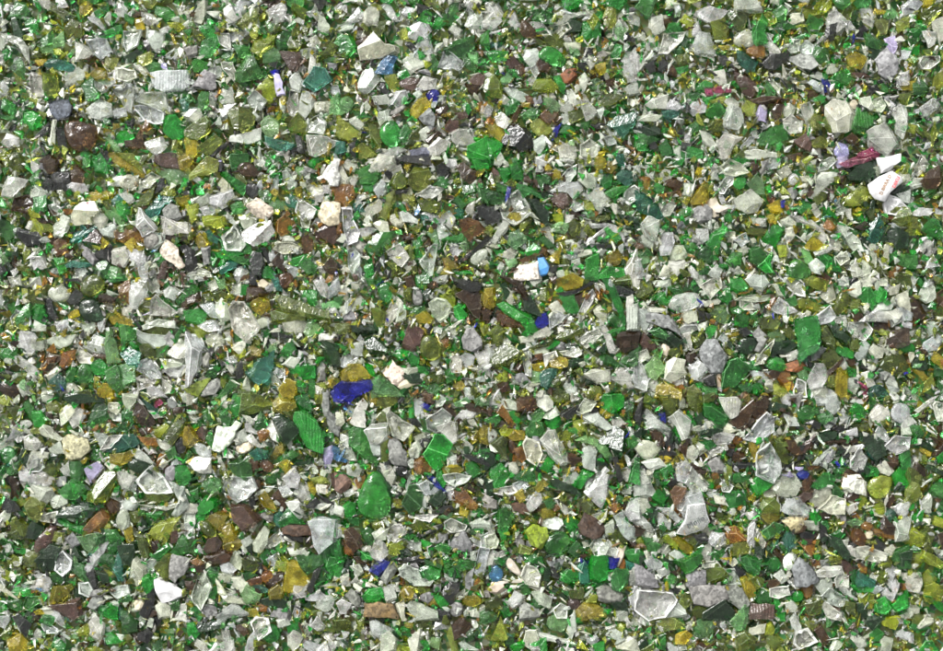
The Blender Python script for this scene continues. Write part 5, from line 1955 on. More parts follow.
T 400,320 440,255 465,260 465,400 440,400|upright dark teal triangle with white rim
g 350,270 400,260 415,300 400,350 350,310
D 170,240 210,230 260,300 220,310
g 185,300 260,330 290,410 260,420 190,350
l 210,170 330,150 350,190 300,260 260,240
g 370,130 430,130 450,170 400,200
G 380,220 440,170 470,180 440,230 410,255
g 310,160 370,150 370,195 330,210
O 520,140 560,150 610,220 610,270 580,280|leaning dark olive stick shard
Y 470,130 510,115 520,180 490,210
G 630,280 700,205 720,230 660,300|bright green splinter pointing up right
g 730,250 790,160 814,190 814,250 770,265
O 640,330 700,265 740,270 710,340 720,390 690,400|olive brown half of a striped shard
S 710,290 740,265 814,290 814,330 750,410 715,380|grey brown shard with silvery stripes
W 640,405 670,393 785,460 785,490 680,522 655,480|pure white opaque ceramic chip with sharp corners
K 555,580 600,480 630,445 650,460 620,560 590,590|curved dark black sliver beside a white chip
I 515,520 550,508 578,530 570,560 530,572 512,550|small round white bead like stone
w 515,310 540,280 590,330 590,390 540,430 500,380|cluster like clear lump with bright facets
C 590,310 620,285 645,300 630,350 600,350
G 570,390 610,370 640,430 600,480 570,430
w 400,470 430,440 490,430 500,470 440,500
S 295,465 340,455 370,470 340,495 295,490
S 270,550 300,500 350,490 355,530 310,565|bluish grey sparkling chip on the bottom edge
W 230,420 280,415 300,450 280,490 235,470
K 270,370 310,355 330,440 310,455
D 320,360 380,370 390,410 350,420
g 75,370 120,350 155,390 130,425 80,410
l 145,410 175,380 205,400 200,420|tiny triangular pale aqua shard
W 0,410 50,385 75,410 60,460 30,470 0,450
Y 90,440 180,430 180,460 130,520 70,530|bright lemon yellow crumbly shard
P 60,550 190,510 230,500 245,580 200,590|reddish dark brown pointed shard at the bottom edge
G 350,560 380,530 440,530 430,595 360,595
T 430,530 445,535 470,595 440,595
g 450,510 500,480 515,510 470,525
w 640,550 680,520 720,550 720,595 660,595
w 750,595 780,540 805,540 810,595
g 720,520 770,510 770,560 730,570
D 560,50 570,120 600,110 580,80
G 590,40 640,35 685,30 650,65 600,60
B 585,590 600,565 645,575 640,595
P 720,150 760,140 760,190 725,200
w 100,580 30,540 20,590
D 200,440 240,480 250,510 200,490
w 310,200 280,180 290,240
w 0,60 60,40 110,30 90,90 30,80
o 60,130 140,150 130,200 70,190
D 0,290 60,210 130,220 100,350 20,350
b 600,200 660,190 650,260 620,240
:A 195,375,18 490,425,20 230,550,14
:n 10,450,20
:Y 490,370,8 90,520,16 10,570,24 600,550,10
:w 470,205,14 420,420,20 390,500,30 360,520,24 540,470,26 520,480,20 480,370,20 670,390,14 350,250,20 690,120,16 60,550,20 30,520,20 780,150,16 130,190,20 0,120,20 410,100,20 550,240,20 530,380,20 200,520,14
:G 330,340,20 580,310,10 40,490,24 400,400,16 190,410,14 600,460,20 350,590,20 420,560,14 320,240,16 690,220,10
:D 40,240,30 80,260,24 40,320,24 150,380,20 370,350,20 260,260,20 790,420,20 600,120,20 480,300,14
:O 370,430,24 340,430,20 600,170,20 480,260,20 570,460,20 130,150,16 760,130,14 20,360,20 680,190,20 260,530,16 190,440,14 620,220,16 500,560,14
:o 60,150,20 260,150,20 380,110,20 380,330,20 20,500,20 800,460,14 560,410,14 580,500,14
:b 450,410,12 20,250,16 560,60,14 630,200,20 670,200,14
:palette wwwWOOoogGgDDYYbKA
@187 506
P 240,0 330,0 400,70 360,110 320,140 260,80|large plum brown flat triangle with streaks
S 400,60 425,15 465,60 460,85 430,80|small grey triangular shard by a plum one
W 590,0 630,0 625,70 600,30
G 500,90 560,0 600,50 640,100 560,95 520,110|large bright green triangle shard
T 470,60 500,25 520,50 500,110 475,105
b 520,120 560,95 660,110 680,155 600,165 525,150|flat dark brown stone with rusty rim
K 505,155 560,165 650,175 640,200 540,185
W 660,85 700,65 814,75 814,180 770,210 720,255 690,210 680,140|very large frosted white shard right of a brown stone
w 360,200 420,115 445,140 430,210 400,250 365,240|clear petal shaped shard
W 435,190 500,130 515,185 480,215 430,230|clear shiny petal shard on the right of its twin
w 300,190 340,165 355,190 330,225 310,220
Y 190,110 230,85 270,140 260,190 200,200|pale yellow upright frosted shard
Y 100,70 170,30 220,50 180,130 140,120|yellow olive shard with soft glow
Y 200,200 280,160 310,200 270,240 200,240
O 60,90 110,80 150,120 155,165 100,170|olive brown smooth block
P 95,230 120,180 160,165 185,200 165,240 110,255|shiny purple brown nugget
b 90,290 130,250 190,235 240,265 190,320 140,330|maroon shard with amber end
A 180,280 240,255 225,300 190,305
w 235,300 260,250 298,300 285,345 250,330
W 185,325 225,310 265,345 240,365 195,355
O 300,290 340,270 390,290 370,350 310,345
Y 520,440 545,300 600,310 660,400 600,470 540,470|large dark yellow olive pyramid shard
g 600,270 730,260 735,315 650,375 615,330|flat frosted green triangle
G 725,260 740,190 770,190 780,260 745,320|shiny emerald crystal on the right
G 770,190 814,180 814,270 780,260
G 735,330 770,270 814,280 814,385 780,380|bright emerald lump under a crystal
K 655,440 690,350 740,320 720,370 680,470
W 650,490 720,465 760,500 730,515 650,510|clear petal shaped chip of a pair at the bottom
C 700,540 740,490 800,490 790,550 750,580|clear rounded petal shard with bright rim
W 575,430 650,430 640,490 590,500 570,470|white triangular faceted chip at the bottom
Y 445,460 490,425 530,460 510,500 450,505|golden yellow frosted nugget at the bottom
A 405,370 440,350 470,380 430,420 405,400|round amber brown bead
b 460,370 520,360 510,400 450,450 430,430|dark maroon shard beside an amber bead
B 320,410 350,390 405,385 400,420 350,430
w 245,390 300,390 320,420 290,470 250,430
l 295,480 330,425 400,480 385,520 320,530|pale green folded shard at the bottom
T 400,430 360,430 400,470 440,460
D 390,520 440,490 570,520 520,550 420,540
w 165,400 190,470 290,500 310,530 220,520 175,470|long pale curved yellowish sliver
W 220,480 260,465 300,520 250,530
w 60,380 95,350 135,440 110,500 80,560 40,520 25,490|tall frosted aqua white shard
G 110,480 150,440 165,460 150,500 130,500
g 100,330 170,340 165,400 140,430 110,370
A 20,300 60,285 90,310 60,330
b 40,330 90,320 90,355 60,360
w 170,390 200,360 240,380 230,410 190,410
K 355,350 400,325 420,350 390,375
g 310,370 350,360 375,380 320,405
W 430,290 480,265 490,330 450,320
o 490,300 540,300 530,360 480,340
g 480,220 520,190 535,220 520,260 490,250
G 400,270 430,240 445,260 430,290 410,290
A 410,0 490,0 480,35 430,30
S 80,570 110,540 150,550 160,595 80,595|small lilac grey shard at the bottom edge
S 440,590 480,560 560,570 550,595 440,595
G 20,560 50,540 80,590 60,595
b 0,410 40,410 40,450 0,450
w 550,230 640,230 640,260 570,270
g 700,390 750,370 760,400 710,430
w 705,440 800,420 810,450 740,445
A 380,540 430,535 430,570 390,570
Y 330,560 380,560 385,595 330,595
w 160,595 250,530 330,580 330,595
W 560,590 590,530 615,540 600,590
w 0,40 40,40 40,90 0,90
w 0,100 40,100 20,170 0,180
g 50,10 150,0 110,40 60,45
G 50,50 100,40 110,70 60,85
l 0,190 40,190 40,260 0,250
w 370,80 350,150 380,110
O 360,100 410,80 400,130 360,170
b 380,60 400,70 380,90
:K 400,310,14 170,580,16 20,380,20 70,110,20 300,240,24 350,240,16 580,500,14 620,560,16
:A 20,455,16 600,575,10
:Y 170,500,18 20,530,20 70,270,20 350,30,20 240,210,14 500,340,14 400,240,14
:w 20,290,20 100,360,10 310,240,20 400,350,14 560,190,20 660,270,24 620,350,16 590,280,14 270,550,20 130,520,24 180,540,24 340,540,20 240,440,16 240,560,20 300,380,14 350,130,16 560,540,24 600,510,20 780,460,14 790,590,20 430,210,10 30,490,14 770,30,14 540,360,12 460,220,14 610,250,14
:G 470,240,20 300,160,20 760,390,24 720,410,20 490,550,24 530,560,20 270,480,14 40,200,16 740,340,16 350,460,20 370,490,14 50,240,14 700,50,14 420,480,20 780,60,14
:D 340,240,30 60,160,24 60,200,24 660,540,24 760,360,20 540,500,14 460,510,20 600,40,14
:O 590,220,24 640,210,20 560,290,14 500,270,20 350,320,20 80,190,20 320,160,20 680,580,24 700,570,20 790,480,20 660,60,16 780,400,20 450,110,20 300,120,14 200,430,20 470,90,14 40,140,14 280,360,16 180,150,14 450,40,14 550,210,16
:o 360,360,14 520,290,20 330,100,14 270,120,16 200,160,20 780,440,14 70,590,16 390,260,20
:b 700,160,20 540,180,14 670,180,20 650,230,14 380,60,14 60,350,14 30,420,14 320,130,12
:palette wwwWOOoogGgDDYYbKA
@337 506
b 40,130 90,120 130,170 135,210 90,250 50,200|shiny plum brown faceted block
A 40,190 60,210 90,250 80,270 45,260
W 275,130 310,105 350,105 372,150 340,170 310,195 275,165|bright white ice like glass chunk
W 180,250 220,185 270,215 275,260 230,300 185,280|white crystalline shard above a cobalt lump
N 180,350 240,290 290,310 270,350 230,385|vivid royal blue glass lump
S 240,390 290,310 320,350 300,390 270,420|clear white shard tinted blue joined to a cobalt lump
g 135,170 150,110 195,130 215,180 180,215 140,205|dark green rounded grey glass
w 195,150 240,120 275,130 260,180 210,180
o 285,200 350,190 360,240 320,270 285,260|lime yellow translucent block
w 360,180 450,200 455,250 410,240 370,220
G 350,170 400,150 415,165 390,185
O 380,100 450,80 530,120 440,140 390,120|flat olive grey shard with dark base
K 440,185 460,150 560,105 565,120 500,160
W 585,90 620,68 700,105 690,130 620,140 590,120|clear oval shard with hollow centre
S 610,190 680,135 730,210 725,245 640,240 610,220|large pale blue grey pentagon shard
S 520,190 550,150 595,150 595,180 540,200|small sparkling grey stone by a blue grey shard
g 530,225 570,200 620,220 600,255 550,240
W 725,180 814,150 814,230 760,215|bright white shard on the right of a blue grey one
w 725,95 780,70 814,90 814,130 740,120
C 740,350 775,230 814,240 790,390 760,375|tall clear jagged icicle like shard
g 620,320 680,290 740,300 730,340 670,355
G 600,350 640,340 670,385 620,390
G 440,345 490,320 560,345 550,385 500,400 460,380|bright green shard lying on a pale slab
w 340,345 370,320 440,345 460,395 520,400 500,430 420,430 350,380|large pale olive white slab under a green shard
K 310,290 400,280 450,270 470,300 400,310
K 570,460 610,410 665,420 660,460 620,535 590,520|glossy black angular shard at the bottom
G 520,480 560,490 600,530 570,560 540,520
O 510,300 560,290 570,350 530,350
g 570,280 600,260 615,330 590,360
w 590,380 650,400 640,415 590,400
S 455,490 490,465 520,490 490,525 460,510
w 385,540 410,515 450,530 540,570 545,595 420,595|long milky oval shard on the bottom edge
S 610,550 650,520 685,550 670,595 620,590|round bluish grey pebble on the bottom edge
Y 680,510 710,490 770,490 785,530 740,550 700,540|olive mustard pebble at the bottom right of its clump
A 730,450 770,390 780,420 760,455|salmon pink upright sliver
Y 340,460 370,430 415,460 400,500 350,490
G 140,490 180,450 240,450 250,490 210,525 160,520|mint green lump with bubbles
S 45,490 80,455 120,490 130,550 100,540|small grey pyramid
W 5,530 25,510 80,535 50,580 20,580|bright pale blue white faceted chip on the lower edge
u 155,530 240,525 300,535 330,595 150,595|wide brown olive stone on the bottom edge
G 0,190 20,180 40,230 40,300 10,390 0,380|tall bright green shard at the left of its clump
D 60,270 75,300 70,370 45,380 40,300
w 75,330 120,320 140,360 110,380
w 20,390 60,370 70,430 30,430
w 240,440 310,430 320,500 270,520
w 320,540 360,520 370,595 340,595
G 115,240 170,260 190,290 140,290
w 130,230 180,220 180,250 150,255
b 90,280 130,280 150,320 110,315
G 60,60 110,80 110,105 70,90
W 0,100 25,110 20,160 0,170
G 740,20 775,20 770,60 740,55
Y 670,10 710,30 700,60 665,45
W 430,50 540,50 500,85 450,75
o 190,90 260,80 250,125 200,120
S 700,380 740,350 720,450 700,440
G 460,190 510,200 520,240 470,230
g 480,290 560,320 560,340 490,315
w 470,260 500,250 500,280 475,280
G 705,460 740,460 740,480 715,485
S 785,470 810,460 814,495 790,495
Y 490,520 530,505 540,540 500,545
O 440,440 500,430 500,460 440,475
S 530,430 560,420 560,460 530,460
w 730,570 814,540 814,595 730,595
K 545,560 600,560 620,595 550,595
l 540,60 620,40 640,60 590,70
G 650,70 700,70 710,95 670,90
g 130,560 150,595 110,595 110,565
G 740,130 790,120 790,145 760,150
w 650,480 690,460 690,500 650,510
O 750,380 800,360 700,440
w 725,250 750,250 750,290 730,290
w 360,180 320,200 330,180
:A 360,420,14 60,400,12
:b 600,30,26 130,300,16 30,200,14 740,220,16 580,400,14 60,575,20 360,410,16
:Y 160,380,16 640,315,12 210,400,14 40,450,24 10,460,20 640,240,16 350,510,16 400,590,14
:w 100,350,20 90,400,30 50,410,20 110,430,24 170,420,24 200,430,20 290,540,24 260,480,16 130,470,14 390,480,20 20,420,14 670,490,20 660,580,24 700,580,20 740,40,24 800,60,20 20,60,20 650,150,14 480,270,16 500,220,10 330,480,14 270,90,20 350,70,14 100,370,14 680,180,20 700,480,14 500,560,20
:W 405,495,10 60,350,10 340,370,14
:S 480,480,16 420,490,10 490,210,16
:G 430,500,14 150,410,16 550,470,16 500,250,14 580,220,20 660,250,14 620,360,16 160,280,14 700,260,20 20,300,20 260,20,20 520,540,20 540,440,16 760,470,14 110,580,14 690,330,14 600,300,14
:D 320,400,20 620,180,16 380,250,24 470,370,14 680,370,24 640,370,20 490,80,20 120,260,16 210,310,14 660,100,10 350,270,20 170,250,14 710,330,14
:O 460,130,20 580,140,20 250,100,20 350,80,20 690,50,20 780,390,24 750,440,20 370,200,14 690,360,14 790,440,20 380,130,14 190,400,20 400,250,14 600,460,14 440,260,20 290,310,14 500,110,20 640,290,14 540,420,14 360,500,14 450,560,14
:o 30,440,20 530,310,20 560,260,14 190,385,14 650,60,16 360,80,20 420,460,16 780,430,20 750,140,14 30,480,14 200,300,10
:palette wwwWOOoogGgDDYKKSb
@487 506
g 50,100 60,30 100,10 150,60 120,110 70,120|sparkling frosted sage green lump
w 280,90 340,60 400,70 410,100 375,135 320,125|flat pale clear white stone
G 420,90 450,55 495,90 490,160 450,140|green shard behind a speckled emerald lump
o 600,60 650,20 650,70 620,95
C 575,50 650,22 640,70 615,95|small glittering clear triangular shard
b 495,110 530,40 570,60 640,120 620,165 570,175 510,150|large domed brown stone with rough rim
C 690,60 740,35 750,80 800,120 805,180 780,195 740,160 710,100|long clear icicle like shard at the right
W 750,40 790,0 814,10 814,70 780,80
g 305,200 340,150 420,140 455,190 440,240 390,280 320,250|large round emerald lump frosted with white flecks
O 210,140 250,105 320,120 330,170 290,230 240,210|large dark grey green smooth stone
W 560,220 590,175 640,185 660,220 640,260 590,270|frosted pinkish white chunk in the bottom row
w 640,210 660,190 710,240 700,270 650,260
I 690,290 720,225 755,225 750,260 715,330 690,325|frosted milky splinter leaning right
w 0,170 40,150 62,190 50,225 0,230
I 105,310 125,278 185,360 175,380 120,345|smooth ivory leaf shaped chip
w 185,380 215,320 270,340 290,380 280,440 210,420|large clear trapezoid shard with white edge
n 12,370 40,325 75,340 88,375 70,410 30,415|round denim blue glass disc
I 10,470 30,420 80,420 100,455 60,480|pale beige shard near a denim disc
I 75,410 200,400 200,412 90,425
G 555,330 570,270 655,275 665,330 650,390 600,410 560,390|bright translucent emerald cube like block
T 495,330 520,290 550,330 555,420 510,420|dark sea green panel beside an emerald cube
N 500,290 550,300 545,330 510,310|blue glass peeking out between two green blocks
N 660,285 715,285 700,330 665,335|blue glass sliver right of an emerald cube
G 675,390 700,340 770,350 760,410 720,455 680,445|soft green glass block
G 400,400 430,350 490,350 490,410 440,420
G 210,290 240,260 300,280 310,320 240,315|dark bright green bar shaped lump
S 600,470 640,425 690,450 735,480 720,525 650,525 610,510|rough grey stone speckled with orange
W 770,500 790,440 814,440 814,570 780,550|tall frosted plain white shard by the right
S 765,390 790,340 814,320 814,430 780,430
W 115,520 150,465 205,490 180,540 140,560|frosted clear square shard at the bottom edge
S 180,550 210,530 280,570 280,595 180,595|glittering grey stone on the bottom edge
w 360,560 400,530 435,550 430,595 380,590
P 435,540 450,505 500,500 510,540 470,570|dark bluish purple pebble at the bottom edge
Y 480,570 530,525 600,540 640,570 640,595 500,595|wide lime yellow shard on the bottom edge
O 440,460 520,450 520,500 460,500
D 360,440 440,500 420,505 360,470
g 170,430 210,420 240,470 200,480
w 240,470 290,460 350,500 340,550 280,530
b 270,430 330,470 340,490 290,470
S 330,300 430,290 410,335 350,330|flat grey stone under a frosted emerald lump
o 180,210 250,230 240,260 170,250
g 40,290 100,280 140,260 130,330 60,320
W 45,260 100,240 100,265 60,280
w 0,250 40,250 40,320 0,330
G 750,250 814,235 814,310 770,290|leaf green shard on the right of a splinter
T 755,300 800,320 790,350 760,340
A 720,340 740,290 755,310 745,345
g 440,250 480,190 530,240 490,290
w 520,200 545,195 550,220 530,225
w 640,110 680,80 690,140 650,160
K 675,110 700,105 710,140 685,140
O 0,510 70,480 80,540 0,575
G 70,570 110,530 130,570 100,590
g 250,510 280,500 300,550 260,550
G 60,130 120,110 100,180 80,180
o 320,20 370,40 360,65 300,70
Y 300,20 340,10 365,50 300,70
S 145,170 190,160 205,210 170,220
S 160,270 190,270 200,310 165,305
w 700,570 760,560 760,595 700,595
D 660,530 750,520 760,570 680,560
w 450,320 490,300 490,340 460,345
K 340,340 400,340 390,400 350,380
D 310,330 340,340 340,410 310,400
O 650,160 720,140 760,200 700,200
o 540,520 560,480 600,490 590,520
W 0,90 20,80 40,130 10,150
w 190,430 290,440 270,460
:A 245,240,18 380,10,20 470,350,14 690,10,16
:N 690,300,24 520,300,20
:b 340,290,14 290,80,24 130,560,20 130,450,10 590,130,16 790,200,14 520,270,20
:S 370,500,20 350,410,14 380,430,14
:Y 160,120,20 640,190,14 290,20,14 500,350,10
:w 300,320,14 300,560,20 340,580,20 220,40,20 570,110,14 660,380,16 710,190,14 640,360,14 480,330,20 110,400,14 140,440,20 230,500,20 640,500,14 550,470,20 670,400,14 300,460,20 410,510,14 350,340,14 20,130,14 450,290,14 740,90,14 290,500,24 310,520,20 560,440,14
:G 80,300,24 210,270,16 300,340,20 480,390,20 20,340,14 650,570,24 580,430,14 460,160,14 540,430,14 90,190,14 670,360,14 430,470,20 120,250,20 10,10,16
:D 340,270,20 380,330,24 720,540,30 40,500,10 590,260,14 480,140,20 450,440,14 580,560,14 760,330,14 560,280,14
:O 110,210,24 150,240,20 200,180,20 220,110,20 470,20,24 700,160,24 730,210,20 480,280,16 500,250,20 380,480,30 420,440,20 500,470,24 540,500,20 130,410,16 20,230,14 300,420,14 340,140,14 600,20,16 350,450,14 780,480,10 20,590,20 60,560,14 160,80,16
:o 110,150,16 30,420,14 260,350,14 670,150,20 640,400,10 250,560,14 60,590,14 200,570,10 400,340,14 780,540,10
:palette wwwWOOoogGgDDYKSb
@637 506
C 215,140 260,70 270,0 360,0 370,40 385,80 350,120 260,150|large fan shaped clear shard with embossed letters
W 110,10 180,15 240,70 225,95 170,60
W 105,50 120,40 180,80 175,125 120,95
C 0,60 20,50 80,110 80,138 40,130 0,95|clear petal shard with dark veins
A 480,160 500,120 540,115 590,170 590,185 500,205|bright translucent orange shard
W 390,190 410,145 470,150 475,200 430,230|frosted white shard left of an orange one
W 595,215 610,110 640,80 655,130 640,220|crinkled upright white shard right of an orange one
W 655,180 670,150 700,210 680,225
w 350,240 390,205 410,240 400,300 365,290
w 340,130 390,110 410,130 400,165
g 680,140 740,90 790,110 770,150 720,180 690,170
Y 690,20 770,0 770,70 720,100 680,60|dull yellow olive lump near an orange shard
w 700,220 760,200 814,120 814,150 770,210 720,230|thin curved pale green sliver
o 20,220 0,190 20,170 50,230
g 30,170 80,180 130,215 100,245 60,240|dull teal green triangular shard near the bottom
C 45,300 80,275 135,310 120,345 70,350|small clear shard with teal heart
w 180,260 210,240 275,285 240,295 180,290|pale clear flat chip
w 120,230 150,210 180,240 150,275
Y 190,180 230,170 300,220 300,250 260,260|golden yellow streaked shard
o 135,185 170,160 220,210 210,230
g 205,300 340,255 355,280 345,310 270,365|large sage green triangular shard
S 270,370 320,345 370,350 370,430 275,430|pale lilac grey block
O 370,335 460,335 495,380 470,405 380,425|yellow olive shard divided by a ridge line
S 0,320 30,330 100,380 120,440 60,445 0,435|sparkling dark grey granite stone
W 0,450 100,460 190,470 218,510 150,595 60,590 0,560|very large milky clear boulder shard on the bottom edge
w 160,590 190,540 250,520 270,595
w 110,350 160,335 175,360 130,385
S 285,435 370,430 470,440 490,500 400,540 320,540|large grey schist stone with silver sheen
S 470,440 540,430 570,440 605,530 560,560 480,500|dark grey rock right of a schist stone
D 360,570 440,510 490,510 520,560 520,595 360,595|large blackish green stone on the bottom edge
P 600,580 620,530 740,540 745,595 610,595|dark purple ribbed shard on the bottom edge
w 490,350 530,345 560,410 570,430 500,425|pale clear upright shard over dark rocks
Y 565,395 590,385 640,430 640,490 610,515 580,450|curved yellow shard with bright edge
O 620,400 660,370 690,400 680,440 650,450
g 650,490 670,450 710,450 735,500 720,535 650,530|rounded mint green lump on the bottom right
G 735,500 760,495 800,560 800,595 760,595|vivid green blade on the bottom edge
G 545,290 610,265 675,290 650,370 610,360|dark emerald triangle with teal top
K 520,340 550,310 600,365 560,385
G 705,350 720,290 760,280 785,320 750,360|shiny round dark emerald lump
b 690,405 760,400 775,420 720,445|dark red triangular chip
b 730,225 790,250 800,290 750,270
w 720,450 814,445 814,475 740,495|flat beige stone on the lower right
W 740,390 790,350 814,370 800,435 770,430|bright ragged clear chip near a dark red one
D 0,250 40,270 20,320 0,310
G 0,230 40,260 30,300 0,290
w 45,140 90,145 80,175 50,170
g 410,250 440,230 480,240 460,290 420,295
O 230,540 250,475 290,475 310,510 270,555
Y 150,440 165,400 175,420 170,460
g 150,400 200,360 220,400 180,460
S 460,290 490,260 500,300 480,320
G 420,120 440,105 460,140 430,145
G 390,10 430,0 430,20 400,25
w 510,20 530,15 540,45 515,50
w 600,40 650,20 650,75 610,70
b 390,80 420,30 430,50 400,100
D 60,0 110,20 100,130 70,80
O 270,160 320,150 350,220 320,240
K 310,160 370,150 385,190 340,200
o 520,210 600,200 620,250 520,270
w 610,260 670,255 670,280 630,280
w 500,310 530,285 550,300 520,325
D 640,230 700,220 700,270 650,260
w 220,440 250,415 260,450 230,460
w 210,20 260,0 250,30
w 360,310 430,300 440,330 370,335
K 330,320 350,315 345,345
K 200,450 240,450 220,480
w 80,250 110,240 100,275 80,275
O 300,570 330,540 370,550 360,595 310,595
g 130,290 190,300 180,320 140,320
g 0,140 20,130 20,160
w 790,590 780,520 800,500 814,530 814,590
w 790,320 814,280 814,350
b 0,120 40,130 20,160 0,160
O 430,50 460,30 470,60 440,65
w 440,90 470,80 470,110 450,115
W 780,10 814,0 814,50 790,50
l 500,380 520,390 500,420
G 300,260 350,230 350,250
:A 560,15,20 250,170,14 20,220,24 270,110,8
:b 360,300,14 240,50,14 430,90,14 800,80,14 670,370,14
:Y 490,280,20 510,265,20 30,590,10 550,580,14 700,250,14
:w 580,120,16 490,120,14 370,170,20 420,60,16 560,70,16 470,180,16 80,200,20 190,150,16 400,330,14 450,320,14 560,260,16 380,260,14 50,10,20 20,20,20 280,510,14 190,430,14 660,420,14 770,460,14 260,290,14 430,110,14 660,290,14 250,550,14 730,380,12 800,430,14 650,120,12 630,20,20
:G 140,120,24 90,70,20 510,90,14 640,60,16 340,220,16 160,320,20 120,200,14 700,310,20 730,210,10 660,30,20 690,430,12 480,410,16 640,470,10 700,550,12 250,240,14 500,350,14 550,50,14 410,260,14 470,100,14 200,290,14 150,100,14
:D 140,150,20 340,190,20 190,330,24 700,270,24 710,230,20 680,360,16 480,530,14 550,330,16 280,560,20 340,180,20 170,300,20 650,250,20 90,110,14 800,200,20
:O 290,200,20 130,190,20 550,580,20 460,70,20 560,100,20 570,240,24 620,220,20 530,230,24 670,350,20 640,420,20 230,380,20 210,400,14 800,300,14 700,60,24 740,110,20 430,320,14 770,550,14 490,50,16 240,150,16 360,300,14 650,360,14 120,270,14
:o 480,90,20 510,130,14 440,200,20 530,50,16 490,200,16 590,80,14 550,260,20 650,180,14 700,140,14 780,90,20 260,400,14 610,390,14 780,520,14 190,280,14
:S 570,50,14 480,350,10 140,440,16 590,570,14 120,400,16
:palette wwwWOOoogGgDDYKSb
@767 506
s 90,85 130,60 205,50 220,90 185,140 150,148|brownish pink rough wedge stone
w 80,10 130,0 215,10 215,50 110,55
G 235,40 270,35 295,65 270,85 240,70
G 295,90 320,75 343,95 330,130 300,120|small bright green bead
K 185,145 220,140 270,150 255,180 220,190 190,170|glossy black shard with light streak
P 190,185 240,180 255,200 220,210
A 175,200 210,210 260,200 255,250 235,275 200,230|dark amber brown splinter
T 90,180 110,130 150,160 160,200 120,245 95,220|teal glass with dark rim standing
K 290,100 320,120 330,180 310,205 290,180
G 330,165 400,130 425,150 400,180 350,185
D 325,160 400,180 450,270 440,300 390,260 340,200|long dark green bent bar
W 380,190 440,185 430,240 400,230
W 435,230 460,220 495,285 480,290 450,265|gleaming white little stick
B 455,165 475,115 535,150 535,210 500,215 470,195|copper brown smooth rounded shard
A 510,100 535,85 575,100 560,130 525,130|bright orange brown bead
b 610,110 640,55 665,90 705,130 690,155 640,150|dark reddish brown jagged lump
A 575,130 610,130 700,160 700,180 620,175
I 535,150 555,133 578,145 570,175 545,178|tiny round cream bead with speckles
K 570,210 600,180 645,220 625,250 585,240|glossy jet black block
w 645,240 680,215 700,235 680,275 650,260
w 690,90 755,60 755,180 700,195 690,150|pale olive cream slab at the right edge
w 470,230 540,220 650,260 640,290 580,305 480,280|long pale flat ragged shard
g 700,240 755,215 755,330 720,340 680,290
D 710,260 755,240 755,340 720,320
P 395,300 440,300 470,340 460,400 430,360|curved dark plum shard
T 480,400 500,360 585,405 585,435 490,435|pale and teal wedge with bright blue green base
G 460,430 585,440 570,470 500,475
G 450,360 480,350 490,430 465,430
w 370,400 400,355 440,390 440,440 380,440|small clear wedge shard
S 145,320 175,280 210,300 255,350 285,400 210,430 150,425|large blue grey triangular rock with white grains
w 90,290 130,255 160,275 140,340 100,350|rounded clear grey stone above a triangular rock
g 0,310 40,270 75,310 60,350 10,380 0,350
w 40,380 80,350 120,400 80,420
w 270,355 320,330 400,330 410,360 340,385 280,380|flat long yellowish clear shard
w 260,430 300,395 350,400 350,440 300,480
C 300,490 340,450 440,510 440,540 380,545 320,520|bright clear bent shard
w 380,440 430,450 485,500 480,515 420,480|long clear sliver beside a bent shard
w 295,540 320,525 400,580 400,595 330,595
G 140,490 170,460 200,480 190,520 150,520|round plain green bead at the bottom
A 190,435 250,430 240,490 220,510 200,470
w 20,450 110,440 120,480 60,500 20,490
b 0,405 60,400 40,435 0,440
G 40,495 60,500 100,570 100,595 60,595
P 0,540 30,535 40,590 0,595
w 100,530 130,510 160,540 160,570 120,570
O 200,520 260,490 300,510 290,560 230,590
G 590,520 640,495 690,540 650,585 590,570|soft green square shard at the lower right corner
G 670,540 755,460 755,540 700,570
W 630,470 700,400 715,440 680,520 640,500|ragged bright white shard in the lower right corner
W 645,350 680,325 705,360 680,430 655,390|frosted pale upright shard near the right edge
C 570,465 600,435 630,450 600,475
b 430,140 470,180 480,215 450,180
b 20,220 60,240 98,280 80,290 40,260
w 580,370 605,380 590,415 560,400
O 600,400 630,350 650,390 640,430
A 500,320 540,330 540,360 510,365
o 340,280 400,270 400,310 350,320
W 540,90 550,80 570,90
l 440,90 480,70 520,85 480,120
o 380,70 400,60 400,100 370,110
T 640,40 680,20 700,45 670,80
S 400,60 430,60 430,110 410,110
b 290,40 350,30 330,70 310,75
G 260,270 280,262 290,280 270,295
w 300,230 320,210 330,250 310,260
A 220,50 230,60 200,80
b 170,150 200,110 220,110 200,140
D 480,540 520,530 550,590 500,595
O 430,520 480,530 480,590 430,570
o 500,490 580,480 570,560 510,540
g 0,90 60,90 100,120 60,180 0,190
w 50,210 100,130 110,110 60,200
w 0,210 80,190 90,200 20,225
g 60,210 110,220 100,260
b 390,440 360,450
w 200,80 280,90 280,135 230,130
G 0,470 20,470 30,530 0,530
W 700,10 755,0 755,50 720,40
S 295,300 330,295 335,325 300,330
A 230,290 280,300 290,340 260,340
A 735,430 755,425 755,450 740,455
w 740,370 755,370 755,410 745,400
w 660,590 755,580 755,595
w 580,20 640,10 640,60 590,50
A 450,50 480,30 510,70
b 470,330 490,340 475,350
w 350,400 360,450 310,400
w 700,350 730,345 730,380 700,370
o 620,300 680,290 670,330 610,330
:A 525,350,14 260,190,16 115,575,14 570,235,14 220,550,10
:G 580,330,20 470,90,20 260,60,20 350,160,14 30,520,20 550,480,14 190,570,16 400,410,10 20,290,14 370,250,14 600,90,14 560,590,14 640,540,14 350,340,14 250,570,14
:D 10,250,20 310,180,20 420,310,14 470,470,20 540,540,16 730,570,14 120,430,14 360,200,14 450,300,20 310,500,14 80,60,14
